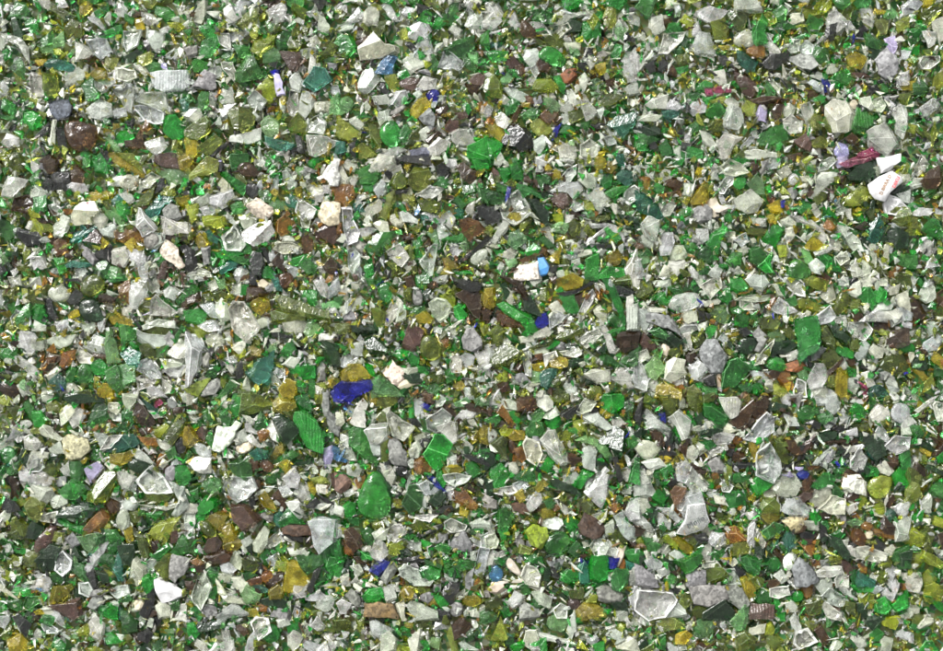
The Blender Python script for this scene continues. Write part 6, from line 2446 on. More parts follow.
:O 20,100,24 50,130,20 360,300,20 640,370,14 620,400,20 250,510,24 280,570,20 450,550,20 560,520,20 350,90,20 20,170,20 540,280,14 140,310,10 180,540,20 380,100,14 700,320,20 650,200,14 240,310,14 560,440,10 380,250,14 600,480,14 10,20,20 160,190,14
:o 360,90,20 570,200,20 540,190,14 280,220,20 650,310,20 620,320,20 160,240,20 180,260,20 210,290,14 340,250,20 420,540,16 600,590,14 540,500,20 560,550,16 720,60,14
:w 130,420,20 120,370,20 160,440,14 240,110,20 500,260,20 540,260,24 600,280,20 690,560,14 560,380,14 620,330,14 720,360,20 530,480,14 330,310,14 280,330,14 740,520,12 270,420,14 540,10,24 400,20,20 360,560,14 310,190,14 420,270,14 660,60,14 80,400,14 490,180,12 320,160,14 80,560,14 660,480,14 720,290,14 470,290,14
:b 200,430,20 250,440,14 410,130,14 490,110,14 330,60,14 250,300,14 180,100,14 590,150,14 40,560,14 440,380,14 510,310,14
:Y 520,350,12 270,240,14 400,90,14 570,220,14
:palette wwwWOOoogGgDDYKSbA
"""
scene = bpy.context.scene
COL = bpy.data.collections.new('crushed_glass_bed'); scene.collection.children.link(COL)

# ---------------------------------------------------------------- colours
SRGB = dict(W=(234,239,235), w=(204,211,196), C=(216,224,221), G=(38,160,46), g=(50,130,44), D=(22,54,24),
            T=(46,122,102), O=(96,112,18), o=(164,178,58), l=(136,194,128), Y=(190,172,30), A=(166,106,22),
            B=(102,60,28), b=(64,42,20), P=(92,68,60), K=(38,40,40), S=(110,112,110), R=(70,74,86),
            N=(12,28,190), n=(96,158,222), M=(180,70,116), V=(180,174,216), I=(204,192,172), s=(150,146,118), u=(94,78,46))
def lin(c):
    return [((v/255)/12.92 if v <= 10 else (((v/255)+.055)/1.055)**2.4) for v in c]
LIN = {k: np.array(lin(v)) for k, v in SRGB.items()}
def tint(code, r=random):
    c = LIN[code].copy()
    v = r.uniform(.55, 1.45) if code in 'GgTOoYlbB' else r.uniform(.75, 1.2) if code not in 'WC' else r.uniform(.86, 1.08)
    c = c*v
    m = c.mean(); c = m + (c-m)*(r.uniform(.95, 1.2) if code not in 'WCwSI' else r.uniform(.8, 1.1))
    c *= np.array([r.uniform(.88, 1.3) if code in 'Ggl' else r.uniform(.95, 1.08), 1, r.uniform(.85, 1.05)])
    return tuple(np.clip(c, .003, .86))

# ---------------------------------------------------------------- materials
def nd(nt, t, **kw):
    n = nt.nodes.new(t)
    for k, v in kw.items():
        if k in n.inputs: n.inputs[k].default_value = v
        else: setattr(n, k, v)
    return n
def make_mat(name, edge=0, trans=.4, rough=(.12,.4), ior=1.5, dust=.35, speck=0, ribs=0, bump=.35, spec=.5, chalk=(.62,.63,.6), grain=1.0, grit=.12, deep=.42):
    m = bpy.data.materials.new(name); m.use_nodes = True
    nt = m.node_tree; nt.nodes.clear(); L = nt.links.new
    out = nd(nt, 'ShaderNodeOutputMaterial'); p = nd(nt, 'ShaderNodeBsdfPrincipled')
    L(p.outputs[0], out.inputs[0])
    at = nd(nt, 'ShaderNodeAttribute'); at.attribute_name = 'tint'
    geo = nd(nt, 'ShaderNodeNewGeometry')
    pos = geo.outputs['Position']
    # frosted, scratched patches against clean patches
    n1 = nd(nt, 'ShaderNodeTexNoise', Scale=150.0*grain, Detail=4.0, Roughness=.6); L(pos, n1.inputs['Vector'])
    r1 = nd(nt, 'ShaderNodeMapRange'); L(n1.outputs[0], r1.inputs[0])
    r1.inputs[1].default_value=.32; r1.inputs[2].default_value=.74
    # fine grit
    n2 = nd(nt, 'ShaderNodeTexNoise', Scale=1100.0, Detail=3.0, Roughness=.7); L(pos, n2.inputs['Vector'])
    r2 = nd(nt, 'ShaderNodeMapRange'); L(n2.outputs[0], r2.inputs[0])
    r2.inputs[1].default_value=.52; r2.inputs[2].default_value=.72
    ad = nd(nt, 'ShaderNodeMath', operation='ADD', use_clamp=True)
    ml = nd(nt, 'ShaderNodeMath', operation='MULTIPLY'); L(r2.outputs[0], ml.inputs[0]); ml.inputs[1].default_value=.35
    ml1 = nd(nt, 'ShaderNodeMath', operation='MULTIPLY'); L(r1.outputs[0], ml1.inputs[0]); ml1.inputs[1].default_value=.75
    L(ml1.outputs[0], ad.inputs[0]); L(ml.outputs[0], ad.inputs[1])
    dm = nd(nt, 'ShaderNodeMath', operation='MULTIPLY'); L(ad.outputs[0], dm.inputs[0]); dm.inputs[1].default_value=dust
    mix = nd(nt, 'ShaderNodeMix', data_type='RGBA'); L(dm.outputs[0], mix.inputs[0])
    # chalky frost keeps a share of the glass colour
    fr = nd(nt, 'ShaderNodeMix', data_type='RGBA'); fr.inputs[0].default_value=.38 if edge == 0 else .5
    L(at.outputs['Color'], fr.inputs[6]); fr.inputs[7].default_value=(*chalk,1)
    # tone drift inside a piece
    n3 = nd(nt, 'ShaderNodeTexNoise', Scale=260.0, Detail=2.0); L(pos, n3.inputs['Vector'])
    mr3 = nd(nt, 'ShaderNodeMapRange'); L(n3.outputs[0], mr3.inputs[0])
    mr3.inputs[1].default_value=.3; mr3.inputs[2].default_value=.7; mr3.inputs[3].default_value=.68; mr3.inputs[4].default_value=1.25
    sc = nd(nt, 'ShaderNodeVectorMath', operation='SCALE'); L(at.outputs['Color'], sc.inputs[0]); L(mr3.outputs[0], sc.inputs['Scale'])
    L(sc.outputs[0], mix.inputs[6]); L(fr.outputs[2], mix.inputs[7])
    colour = mix.outputs[2]
    if edge:                                            # the crushed edge of glass is powdery and pale
        em = nd(nt, 'ShaderNodeMix', data_type='RGBA'); 
        ef = nd(nt, 'ShaderNodeMapRange'); L(n3.outputs[0], ef.inputs[0]); ef.inputs[1].default_value = .38; ef.inputs[2].default_value = .6
        ef.inputs[3].default_value = edge*.2; ef.inputs[4].default_value = edge; L(ef.outputs[0], em.inputs[0])
        L(colour, em.inputs[6]); em.inputs[7].default_value = (*chalk, 1); colour = em.outputs[2]
    if speck:
        v = nd(nt, 'ShaderNodeTexVoronoi', Scale=900.0); L(pos, v.inputs['Vector'])
        rs = nd(nt, 'ShaderNodeMapRange'); L(v.outputs['Color'], rs.inputs[0])
        rs.inputs[1].default_value=.2; rs.inputs[2].default_value=.8; rs.inputs[3].default_value=1-speck; rs.inputs[4].default_value=1+speck*.6
        s2 = nd(nt, 'ShaderNodeVectorMath', operation='SCALE'); L(colour, s2.inputs[0]); L(rs.outputs[0], s2.inputs['Scale'])
        colour = s2.outputs[0]
    L(colour, p.inputs['Base Color'])
    rr = nd(nt, 'ShaderNodeMapRange'); L(ad.outputs[0], rr.inputs[0])
    rr.inputs[3].default_value=rough[0]; rr.inputs[4].default_value=rough[1]
    L(rr.outputs[0], p.inputs['Roughness'])
    q = None
    if trans > 0:                                       # clean glass showing between the frosted patches
        q = nd(nt, 'ShaderNodeBsdfPrincipled'); q.inputs['Transmission Weight'].default_value = 1.0; q.inputs['IOR'].default_value = ior
        gm_ = nd(nt, 'ShaderNodeGamma'); gm_.inputs[1].default_value = deep; L(sc.outputs[0], gm_.inputs[0])
        gs = nd(nt, 'ShaderNodeVectorMath', operation='SCALE'); L(gm_.outputs[0], gs.inputs[0]); gs.inputs['Scale'].default_value = 1.08
        L(gs.outputs[0], q.inputs['Base Color'])
        rq = nd(nt, 'ShaderNodeMapRange'); L(ad.outputs[0], rq.inputs[0]); rq.inputs[3].default_value=rough[0]*.6; rq.inputs[4].default_value=rough[1]*.7
        L(rq.outputs[0], q.inputs['Roughness'])
        tr = nd(nt, 'ShaderNodeMapRange'); L(ad.outputs[0], tr.inputs[0])
        tr.inputs[3].default_value=1-trans; tr.inputs[4].default_value=min(1, 1-trans+dust)
        ms = nd(nt, 'ShaderNodeMixShader'); L(tr.outputs[0], ms.inputs[0]); L(q.outputs[0], ms.inputs[1]); L(p.outputs[0], ms.inputs[2])
        L(ms.outputs[0], out.inputs[0])
    p.inputs['IOR'].default_value=ior; p.inputs['Specular IOR Level'].default_value=spec
    # rippled fracture faces and pits
    nb = nd(nt, 'ShaderNodeTexNoise', Scale=330.0, Detail=2.0, Distortion=1.2); L(pos, nb.inputs['Vector'])
    b1 = nd(nt, 'ShaderNodeBump', Strength=bump*.75, Distance=.0018); L(nb.outputs[0], b1.inputs['Height'])
    nm_ = nd(nt, 'ShaderNodeTexVoronoi', Scale=520.0, feature='DISTANCE_TO_EDGE'); L(pos, nm_.inputs['Vector'])
    b1b = nd(nt, 'ShaderNodeBump', Strength=bump*.3, Distance=.0005); L(nm_.outputs[0], b1b.inputs['Height']); L(b1.outputs[0], b1b.inputs['Normal'])
    b2 = nd(nt, 'ShaderNodeBump', Strength=grit, Distance=.0003); L(n2.outputs[0], b2.inputs['Height']); L(b1b.outputs[0], b2.inputs['Normal'])
    last = b2
    if ribs:
        w = nd(nt, 'ShaderNodeTexWave', Scale=210.0, Distortion=3.0, Detail=1.0); w.inputs['Detail Scale'].default_value=1.0
        tc = nd(nt, 'ShaderNodeTexCoord'); L(tc.outputs['Object'], w.inputs['Vector'])
        b3 = nd(nt, 'ShaderNodeBump', Strength=.4, Distance=.0006); L(w.outputs[0], b3.inputs['Height']); L(b2.outputs[0], b3.inputs['Normal'])
        last = b3
    L(last.outputs[0], p.inputs['Normal'])
    if q: L(last.outputs[0], q.inputs['Normal'])
    return m
MATS = {
 'clear':  make_mat('clear_glass',  trans=.95, rough=(.06,.4), dust=.45, bump=.35, chalk=(.93,.95,.93)),
 'frost':  make_mat('frosted_glass',trans=.8, rough=(.1,.45), dust=.45, bump=.3, chalk=(.84,.86,.8)),
 'tinted': make_mat('tinted_glass', trans=.95, rough=(.08,.34), dust=.3, bump=.35, chalk=(.6,.8,.56)),
 'dark':   make_mat('dark_glass',   trans=.8, rough=(.08,.36), dust=.2, bump=.35, chalk=(.44,.46,.4)),
 'ribbed': make_mat('ribbed_glass', trans=.8, rough=(.07,.35), dust=.35, ribs=1, bump=.3, chalk=(.7,.8,.68)),
 'stone':  make_mat('stone',        trans=0, rough=(.55,.9), dust=.3, speck=.45, bump=.2, spec=.3, chalk=(.5,.5,.5), grit=.35),
 'matte':  make_mat('ceramic',      trans=0, rough=(.35,.6), dust=.3, bump=.15, chalk=(.6,.58,.52)),
}
EDGE = {
 'clear':  make_mat('clear_glass_edge',  edge=.6, trans=.6, rough=(.2,.5), dust=.4, bump=.3, chalk=(.93,.95,.93)),
 'frost':  make_mat('frosted_glass_edge',edge=.4, trans=.5, rough=(.2,.5), dust=.4, bump=.3, chalk=(.88,.9,.86)),
 'tinted': make_mat('tinted_glass_edge', edge=.28, trans=.65, rough=(.12,.4), dust=.3, bump=.3, chalk=(.62,.86,.6)),
 'dark':   make_mat('dark_glass_edge',   edge=.2, trans=.5, rough=(.1,.4), dust=.25, bump=.3, chalk=(.5,.55,.44)),
}
EDGE['ribbed'] = EDGE['tinted']; EDGE['stone'] = MATS['stone']; EDGE['matte'] = MATS['matte']
MORDER = list(MATS)
ALLM = [MATS[k] for k in MORDER]+[EDGE[k] for k in MORDER]
def own(look):
    """the words on the piece itself, without the words on its neighbours"""
    return re.split(r' (?:on|in|by|near|beside|right|left|next|under|over|above|below|lying|joined|standing|at|among) ', look)[0]
def matkey(code, look=''):
    look = own(look)
    if code in 'SRIWwsuPbBOoKAM' and re.search(r'stone|granite|slag|rock|schist|terracotta|chunk with matte', look) and 'like glass' not in look and 'stone like shard' not in look: return 'stone'
    if re.search(r'scrap|ceramic|paper|painted|peach|ivory|beige', look): return 'matte'
    if re.search(r'ridged|ribbed|ribs|fluted', look): return 'ribbed'
    if code in 'WC': return 'clear'
    if code in 'wVs': return 'frost'
    if code in 'SR': return 'stone'
    if code == 'I': return 'matte'
    if code in 'DbKP': return 'dark'
    return 'tinted'

# ---------------------------------------------------------------- read the outlines
def parse(txt):
    polys, dots, pals = [], [], {}
    ox = oy = 0
    for ln in txt.strip().splitlines():
        ln = ln.strip()
        if not ln: continue
        if ln[0] == '@':
            ox, oy = map(int, ln[1:].split()); continue
        if ln.startswith(':palette'):
            pals[(ox, oy)] = ln.split()[1]; continue
        def ok(x, y):
            if ox == 637 and x > 777: return False
            if ox == 767 and x <= 777: return False
            if oy == 396 and y > 511: return False
            if oy == 506 and y <= 511: return False
            return True
        if ln[0] == ':':
            code = ln[1]
            for d in ln[3:].split():
                x, y, r = map(float, d.split(','))
                x = ox + x/5.427; y = oy + y/5.425
                if ok(x, y) and 37 < x < 907 and 36 < y < 616: dots.append((code, x, y, r/5.427))
            continue
        code = ln[0]; body, _, look = ln[2:].partition('|')
        pts = [tuple(map(float, q.split(','))) for q in body.split()]
        pe = []
        for x, y in pts:                                # pieces cut by the edge of a working tile carry on past it
            gx_, gy_ = ox + x/5.427, oy + y/5.425
            if x <= 5: x -= random.uniform(0, 16)
            if x >= 808: x += random.uniform(0, 16)
            if y <= 5: y -= random.uniform(0, 16)
            if y >= 645: y += random.uniform(0, 16)
            if gx_ < 39: x -= random.uniform(0, 30)
            if gx_ > 905: x += random.uniform(0, 30)
            if gy_ < 38: y -= random.uniform(0, 30)
            if gy_ > 614: y += random.uniform(0, 30)
            pe.append((x, y))
        pts = pe
        pts = [(ox + x/5.427, oy + y/5.425) for x, y in pts]
        if len(pts) < 3: continue
        a = sum(pts[i][0]*pts[(i+1) % len(pts)][1]-pts[(i+1) % len(pts)][0]*pts[i][1] for i in range(len(pts)))/2
        if a > 0: pts = pts[::-1]                      # image y points down
        area = abs(a)
        if area < 4: continue
        cx = sum(p[0] for p in pts)/len(pts); cy = sum(p[1] for p in pts)/len(pts)
        if ok(cx, cy): polys.append(dict(code=code, pts=pts, area=area, cx=cx, cy=cy, look=look.strip()))
    return polys, dots, pals
POLYS, DOTS, PALS = parse(DATA)
POLYS.sort(key=lambda p: -p['area'])
NTHING = 300

# ---------------------------------------------------------------- shard builders (units: outline units, z up)
def jag(pts, amt):
    out = []
    n = len(pts)
    for i in range(n):
        a = Vector(pts[i]); b = Vector(pts[(i+1) % n]); out.append(a)
        L_ = (b-a).length
        if L_ > 5.0:
            nn = Vector((-(b-a).y, (b-a).x)).normalized()
            k = 1 if L_ < 11 else 2
            for j in range(k):
                t = (j+1)/(k+1)+random.uniform(-.12,.12)
                out.append(a.lerp(b, t)+nn*random.uniform(-amt, amt)*L_)
    return [(v.x, v.y) for v in out]
def chaikin(pts, n=2):
    for _ in range(n):
        q = []
        for i in range(len(pts)):
            a, b = pts[i], pts[(i+1) % len(pts)]
            q += [(a[0]*.75+b[0]*.25, a[1]*.75+b[1]*.25), (a[0]*.25+b[0]*.75, a[1]*.25+b[1]*.75)]
        pts = q
    return pts
def rings(pts, prof, tilt=(0,0), wob=0.0, smooth=False, band=()):
    """closed solid from an outline (centred, counter-clockwise) and a profile of (scale, z)"""
    V = []; F = []; E = []; n = len(pts)
    wn = [random.uniform(-1,1) for _ in pts]; sx, sy = random.uniform(-1,1), random.uniform(-1,1)
    R0 = math.sqrt(sum(x*x+y*y for x, y in pts)/n)
    for s, z in prof:
        k_ = 0 if smooth else max(0, .95-s)
        for i, (x, y) in enumerate(pts):
            q_ = s*(1+wn[i]*k_*.55)
            V.append((x*q_+sx*k_*R0*.3, y*q_+sy*k_*R0*.3, z*(1+.2*wn[(i*3+1) % n]*(not smooth)) + tilt[0]*x*s + tilt[1]*y*s + (wob*noise.noise(Vector((x*s*.11+7*z, y*s*.11, z*.3)))*4 if z > 0 else 0)))
    for r in range(len(prof)-1):
        for i in range(n):
            j = (i+1) % n; a = r*n+i; b = r*n+j; c = (r+1)*n+j; d = (r+1)*n+i
            F.append((a, b, c)); F.append((a, c, d)); E += [r in band]*2
    c = len(V); z = prof[-1][1]; V.append((0, 0, z))
    for i in range(n): F.append(((len(prof)-1)*n+i, (len(prof)-1)*n+(i+1) % n, c))
    F.append(tuple(reversed(range(n)))); E += [False]*(n+1)
    return V, F, smooth, E
def build_dome(pts, T):
    pts = chaikin(pts, 2)
    pr = [(.82,0),(.97,.22*T),(1,.4*T),(.97,.62*T),(.88,.8*T),(.72,.93*T),(.45,1.0*T),(.2,1.03*T)]
    return rings(pts, pr, (random.uniform(-.08,.08), random.uniform(-.08,.08)), wob=.05*T, smooth=True)
def build_hollow(pts, T):
    pts = jag(pts, .035)
    a = random.uniform(.78, .9); b = a-random.uniform(.08,.2)
    pr = [(.86,0),(1,.35*T),(.97,.9*T),(.95,1.0*T),(a,.95*T),(b,.66*T),(b*.5,.6*T)]
    return rings(pts, pr, (random.uniform(-.16,.16), random.uniform(-.16,.16)), wob=.06*T, band=random.choice(((1,2),(2,),(2,3),(1,2))))
def build_flat(pts, T):
    pts = jag(pts, .02)
    return rings(pts, [(.95,0),(1,.25*T),(1,.85*T),(.97,T),(.5,T)], band=(2,))
def build_cut(pts, T, stone=False, bev=True):
    """a prism whose upper side is broken away by random fracture planes"""
    pts = jag(pts, .05 if not stone else .07)
    bm = bmesh.new()
    n = len(pts)
    lo = [bm.verts.new((x*.88, y*.88, 0)) for x, y in pts]
    md = [bm.verts.new((x, y, .38*T)) for x, y in pts]
    hi = [bm.verts.new((x*.96, y*.96, 1.5*T)) for x, y in pts]
    bm.faces.new(lo[::-1]); bm.faces.new(hi)
    for A_, B_ in ((lo, md), (md, hi)):
        for i in range(n):
            j = (i+1) % n; bm.faces.new((A_[i], A_[j], B_[j], B_[i]))
    R_ = math.sqrt(max(1, sum(x*x+y*y for x, y in pts)/n))
    def cut(co, no):
        g = bm.verts[:]+bm.edges[:]+bm.faces[:]
        r = bmesh.ops.bisect_plane(bm, geom=g, dist=1e-4, plane_co=co, plane_no=no, clear_outer=True)
        e = [q for q in r['geom_cut'] if isinstance(q, bmesh.types.BMEdge) and q.is_valid]
        if len(e) >= 3:
            try: bmesh.ops.contextual_create(bm, geom=e)
            except Exception: bmesh.ops.holes_fill(bm, edges=e, sides=0)
        bnd = [q for q in bm.edges if q.is_boundary]
        if bnd: bmesh.ops.holes_fill(bm, edges=bnd, sides=0)
    # broad faces
    th = random.uniform(0, 2*math.pi)
    for k in range(random.choice((1, 2, 2, 3))):
        th += 2*math.pi/2.6+random.uniform(-.6,.6); off = random.uniform(-.2,.35)*R_
        far = max(x*math.cos(th)+y*math.sin(th) for x, y in pts)-off
        sl = random.uniform(.3, 1.0)*.46*T/max(far, 1)      # never so steep that it breaks the outline away
        cut(Vector((math.cos(th)*off, math.sin(th)*off, T*random.uniform(.88,1.05))), Vector((math.cos(th)*sl, math.sin(th)*sl, 1)).normalized())
    # edge breaks
    order = list(range(n)); random.shuffle(order)
    for i in order[:min(n, random.choice((3, 4, 5)))]:
        a = Vector(pts[i]); b = Vector(pts[(i+1) % n]); m_ = (a+b)/2
        nn = Vector(((b-a).y, -(b-a).x))
        if nn.length < .8: continue
        nn.normalize()
        if nn.dot(m_) < 0: continue
        # skip notches, where a plane would slice off the arms
        if any(Vector(q).dot(nn) > m_.dot(nn)+.12*R_ for q in pts): continue
        s = random.uniform(.7, 2.2)
        cut(Vector((m_.x, m_.y, random.uniform(.4,.62)*T)), Vector((nn.x*s, nn.y*s, 1)).normalized())
    if bev and len(bm.edges) > 5:
        ee = [e for e in bm.edges if len(e.link_faces) == 2 and max(v.co.z for v in e.verts) > .3*T and e.calc_face_angle(0) > .25]
        try:
            rb = bmesh.ops.bevel(bm, geom=ee, offset=min(.6, .05*R_+.15), segments=1, profile=.5, affect='EDGES', clamp_overlap=True)
            for f in rb['faces']:
                if f.is_valid: f.material_index = 1
        except Exception: pass
    bmesh.ops.triangulate(bm, faces=bm.faces[:])
    if stone:
        for it in range(2):
            if len(bm.edges) < 2500: bmesh.ops.subdivide_edges(bm, edges=[e for e in bm.edges if e.calc_length() > 2.2], cuts=1)
        bmesh.ops.triangulate(bm, faces=bm.faces[:])
        off = Vector((random.random()*99, random.random()*99, 0))
        for v in bm.verts:
            if v.co.z > .1: v.co += Vector((noise.noise(v.co*.35+off), noise.noise(v.co*.35+off*2), noise.noise(v.co*.35-off)))*.55
    bm.verts.index_update()
    V = [tuple(v.co) for v in bm.verts]; F = [tuple(v.index for v in f.verts) for f in bm.faces]
    E = [f.material_index == 1 for f in bm.faces]
    bm.free()
    if not F: return build_flat(pts, T)
    return V, F, stone, E
ROUND = re.compile(r'round|pebble|bead|disc|egg|dome|knob|smooth|oval slab')
HOLLOW = re.compile(r'hollow|rim|ring|core|edge')
FLAT = re.compile(r'flat|label scrap|plate|slab|square|panel|disc')
def build_shard(p, detail):
    pts = [((x-p['cx']), -(y-p['cy'])) for x, y in p['pts']]
    gr = 1+1.15/max(3, math.sqrt(p['area']/math.pi))
    pts = [(x*gr, y*gr) for x, y in pts]
    R_ = math.sqrt(p['area']/math.pi); T = min(15.0, max(2.5, R_*random.uniform(.75, 1.05)))
    look = own(p['look']); mk = p['mat']
    p['T'] = T
    if 'label scrap' in p['look']: return rings(pts, [(.97,5.4),(1,6.0),(1,6.6),(.98,7.0),(.5,7.0)], smooth=True)
    if 'embossed' in p['look']: p['T'] = 8.0; return rings(jag(pts,.02), [(.95,0),(1,.25*8),(1,.85*8),(.93,8.0),(.5,8.0)], band=(2,), smooth=True)
    if mk == 'stone' and detail: return build_cut(pts, T, stone=True)
    hull = [pts[i] for i in __import__('mathutils').geometry.convex_hull_2d(pts)]
    ha = abs(sum(hull[i][0]*hull[(i+1) % len(hull)][1]-hull[(i+1) % len(hull)][0]*hull[i][1] for i in range(len(hull)))/2)
    if p['area']*gr*gr < .8*ha and not ROUND.search(look):     # bent pieces keep their arms: a bevelled plate
        return rings(jag(pts, .02), [(.93,0),(1,.3*T),(.98,.7*T),(.86,.85*T),(.6,.9*T)], (random.uniform(-.1,.1), random.uniform(-.1,.1)), wob=.05*T, band=(1,))
    if ROUND.search(look): return build_dome(pts, T*.9)
    if p['code'] in 'WCw' and (HOLLOW.search(look) or random.random() < (.6 if p['code'] == 'C' else .22)): return build_hollow(pts, T*.8)
    if FLAT.search(look) and random.random() < .5: return build_cut(pts, T*.7)
    return build_cut(pts, T, bev=detail or p['area'] > 40)

def world(x, y): return ((x-CX)*S, (CY-y)*S)

def add_mesh(name, V, F, smooth, mat, col, parent=None, E=None, emat=None):
    me = bpy.data.meshes.new(name); me.from_pydata([tuple(c*S for c in v) for v in V], [], F)
    a = me.color_attributes.new('tint', 'FLOAT_COLOR', 'POINT')
    a.data.foreach_set('color', np.tile(np.array([*col, 1.0], dtype=np.float32), len(V)))
    me.materials.append(mat)
    if emat and any(E): me.materials.append(emat); me.polygons.foreach_set('material_index', [int(e) for e in E])
    if smooth: me.polygons.foreach_set('use_smooth', [True]*len(F))
    me.update()
    o = bpy.data.objects.new(name, me); COL.objects.link(o)
    if parent: o.parent = parent
    return o

# ---------------------------------------------------------------- words for each thing
SHADE = dict(u='olive brown', s='taupe grey', W='bright frosted white', w='pale greyish frosted', C='clear colourless', G='bright emerald green', g='mid green', D='very dark green',
             T='dark teal', O='dark olive', o='light olive', l='pale mint green', Y='yellowish ochre', A='orange amber', B='reddish brown',
             b='dark brown', P='dull purplish brown', K='blackish', S='slate grey', R='dark grey', N='cobalt blue', n='light blue', M='magenta pink', V='pale violet', I='cream coloured')
def elong(p):
    c = np.array(p['pts'])-np.array([p['cx'], p['cy']]); u, s, vt = np.linalg.svd(c, full_matrices=False)
    ang = math.degrees(math.atan2(-vt[0][1], vt[0][0])) % 180
    return s[0]/max(s[1], .01), ang
def auto_look(p):
    e, ang = elong(p)
    lean = 'lying level' if ang < 22 or ang > 158 else 'standing upright' if 68 < ang < 112 else 'slanting up right' if ang < 90 else 'slanting up left'
    form = 'sliver' if e > 2.6 else 'elongated shard' if e > 1.6 else 'three sided shard' if len(p['pts']) == 3 else 'four sided shard' if len(p['pts']) == 4 else 'blocky shard'
    return SHADE[p['code']]+' '+form+(' '+lean if e > 1.6 else '')
LANDMARKS = [('vivid cobalt', 'vivid cobalt blue shard'), ('slag lump', 'rough dark slag lump'), ('light blue shard', 'light blue shard'),
 ('big rounded brown', 'big rounded brown chunk'), ('brick shaped', 'speckled brick shaped stone'), ('biggest pale', 'biggest pale frosted slab'), ('speckled cream', 'speckled cream stone'),
 ('label scrap', 'printed white scrap'), ('magenta pink', 'crumpled magenta fragment'), ('very large flat emerald', 'very large emerald slab'), ('sky blue painted', 'blue painted chip'),
 ('bright cobalt blue angular', 'bright cobalt angular shard'), ('spear shaped', 'spear shaped jade splinter'), ('blue stripe', 'white pebble with blue stripe'), ('big speckled blue grey', 'big speckled blue grey stone'),
 ('large dark red brown pointed', 'dark red brown pointed shard'), ('huge mottled green', 'huge mottled green oval'), ('granite like', 'granite like speckled stone'), ('sky blue side', 'blue sided white chip'),
 ('pure white opaque', 'pure white ceramic chip'), ('large plum brown', 'plum brown triangle'), ('very large frosted white', 'very large frosted white shard'), ('royal blue', 'royal blue lump'),
 ('denim blue glass', 'denim blue disc'), ('frosted with white flecks', 'white flecked emerald lump'), ('embossed', 'embossed clear shard'), ('translucent orange shard', 'bright orange shard'), ('schist', 'grey schist stone'),
 ('triangular rock', 'blue grey triangular rock'), ('lavender', 'lavender curved shard'), ('long emerald green shard', 'long ribbed emerald shard'), ('blackish green boulder', 'blackish green boulder'), ('fluted fan', 'fluted white fan'),
 ('shiny teal green oval', 'teal green oval pebble'), ('big slate grey stone', 'pointed slate grey stone'), ('five sided', 'milky five sided shard'), ('large near black', 'large near black shard'), ('large deep teal', 'deep teal triangle'),
 ('emerald pebble', 'shiny emerald pebble'), ('large dark blade', 'dark olive blade'), ('large rounded deep green', 'rounded deep green shard'), ('dusty purple', 'dusty purple rectangle'), ('crinkled vivid', 'crinkled vivid green shard')]
things = POLYS[:NTHING]
for extra in POLYS:
    extra['thing'] = False
# the few printed or strikingly coloured pieces stay separate things although they are small
def landmarks():
    out = []
    for key, short in LANDMARKS:
        for p in POLYS:
            if key in p['look']: out.append((p, short)); break
    return out
LM = landmarks()
must = [p for p, s in LM if p not in things]
things = things[:NTHING-len(must)]+must
for p in things: p['thing'] = True

def where(p, far=False):
    best = []
    for q, short in LM:
        if q is p: continue
        best.append((math.hypot(p['cx']-q['cx'], p['cy']-q['cy']), q, short))
    best.sort(key=lambda t: t[0])
    d, q, short = best[1 if far else 0]
    dx, dy = p['cx']-q['cx'], p['cy']-q['cy']
    if abs(dx) > 2.2*abs(dy): w_ = 'right of' if dx > 0 else 'left of'
    elif abs(dy) > 2.2*abs(dx): w_ = 'below' if dy > 0 else 'above'
    else: w_ = ('below right of' if dx > 0 else 'below left of') if dy > 0 else ('above right of' if dx > 0 else 'above left of')
    pre = 'just ' if d < 45 else 'well ' if d > 110 else ''
    return pre+w_+' the '+short
def region(p):
    r = min(4, int((p['cy']-36)/116)); c = min(4, int((p['cx']-37)/174))
    return (['top', 'upper', 'middle', 'lower', 'bottom'][r])+' '+(['far left', 'centre left', 'centre', 'centre right', 'far right'][c])
used = {}
def label_for(p):
    look = p['look'] or auto_look(p)
    look = ' '.join(look.split()[:9])
    look = re.sub(r'\s+(a|an|the|of|with|by|on|in|at|and|under|over|to|from)$', '', look)
    if p['look'] and any(q is p for q, s in LM):
        for ex in ('', ', '+region(p)):
            if look+ex not in used and len((look+ex).split()) >= 4: return look+ex
    cands = [look+', '+where(p)]
    short = ' '.join(look.split()[:7])
    short = re.sub(r'\s+(a|an|the|of|with|by|on|in|at|and|under|over|to|from)$', '', short)
    cands += [short+', '+where(p, True), short+' at '+region(p)+', '+where(p)]
    e, ang = elong(p)
    cands.append(short+' '+('larger' if p['area'] > 180 else 'smaller')+' one, '+where(p))
    for c in cands:
        if len(c.split()) <= 16 and c not in used: return c
    return cands[-1] if cands[-1] not in used else cands[1]+' '+region(p)

# ---------------------------------------------------------------- place the traced shards
for p in POLYS:
    p['mat'] = matkey(p['code'], p['look'])
    p['col'] = tint(p['code'])
    if p['mat'] == 'matte': p['col'] = tuple(min(c*.75, .5) for c in p['col'])
    R_ = math.sqrt(p['area']/math.pi)
    p['z'] = 3.5 if 'embossed' in p['look'] or 'label scrap' in p['look'] else -2.5 + random.uniform(-1.6, 1.6) + max(0, 4.0-R_*.32)     # small pieces ride on top of the big ones
def kind_of(p):
    lk = p['look']
    if 'scrap' in lk: return 'paper_scrap', 'paper scrap'
    if p['mat'] == 'stone': return 'stone_chip', 'stone'
    if p['mat'] == 'matte': return 'ceramic_chip', 'ceramic chip'
    return 'glass_shard', 'glass shard'
GROUPS = {'glass_shard': 'broken glass shards in the bed', 'stone_chip': 'stone chips among the glass', 'ceramic_chip': 'ceramic chips among the glass', 'paper_scrap': 'paper scraps among the glass'}
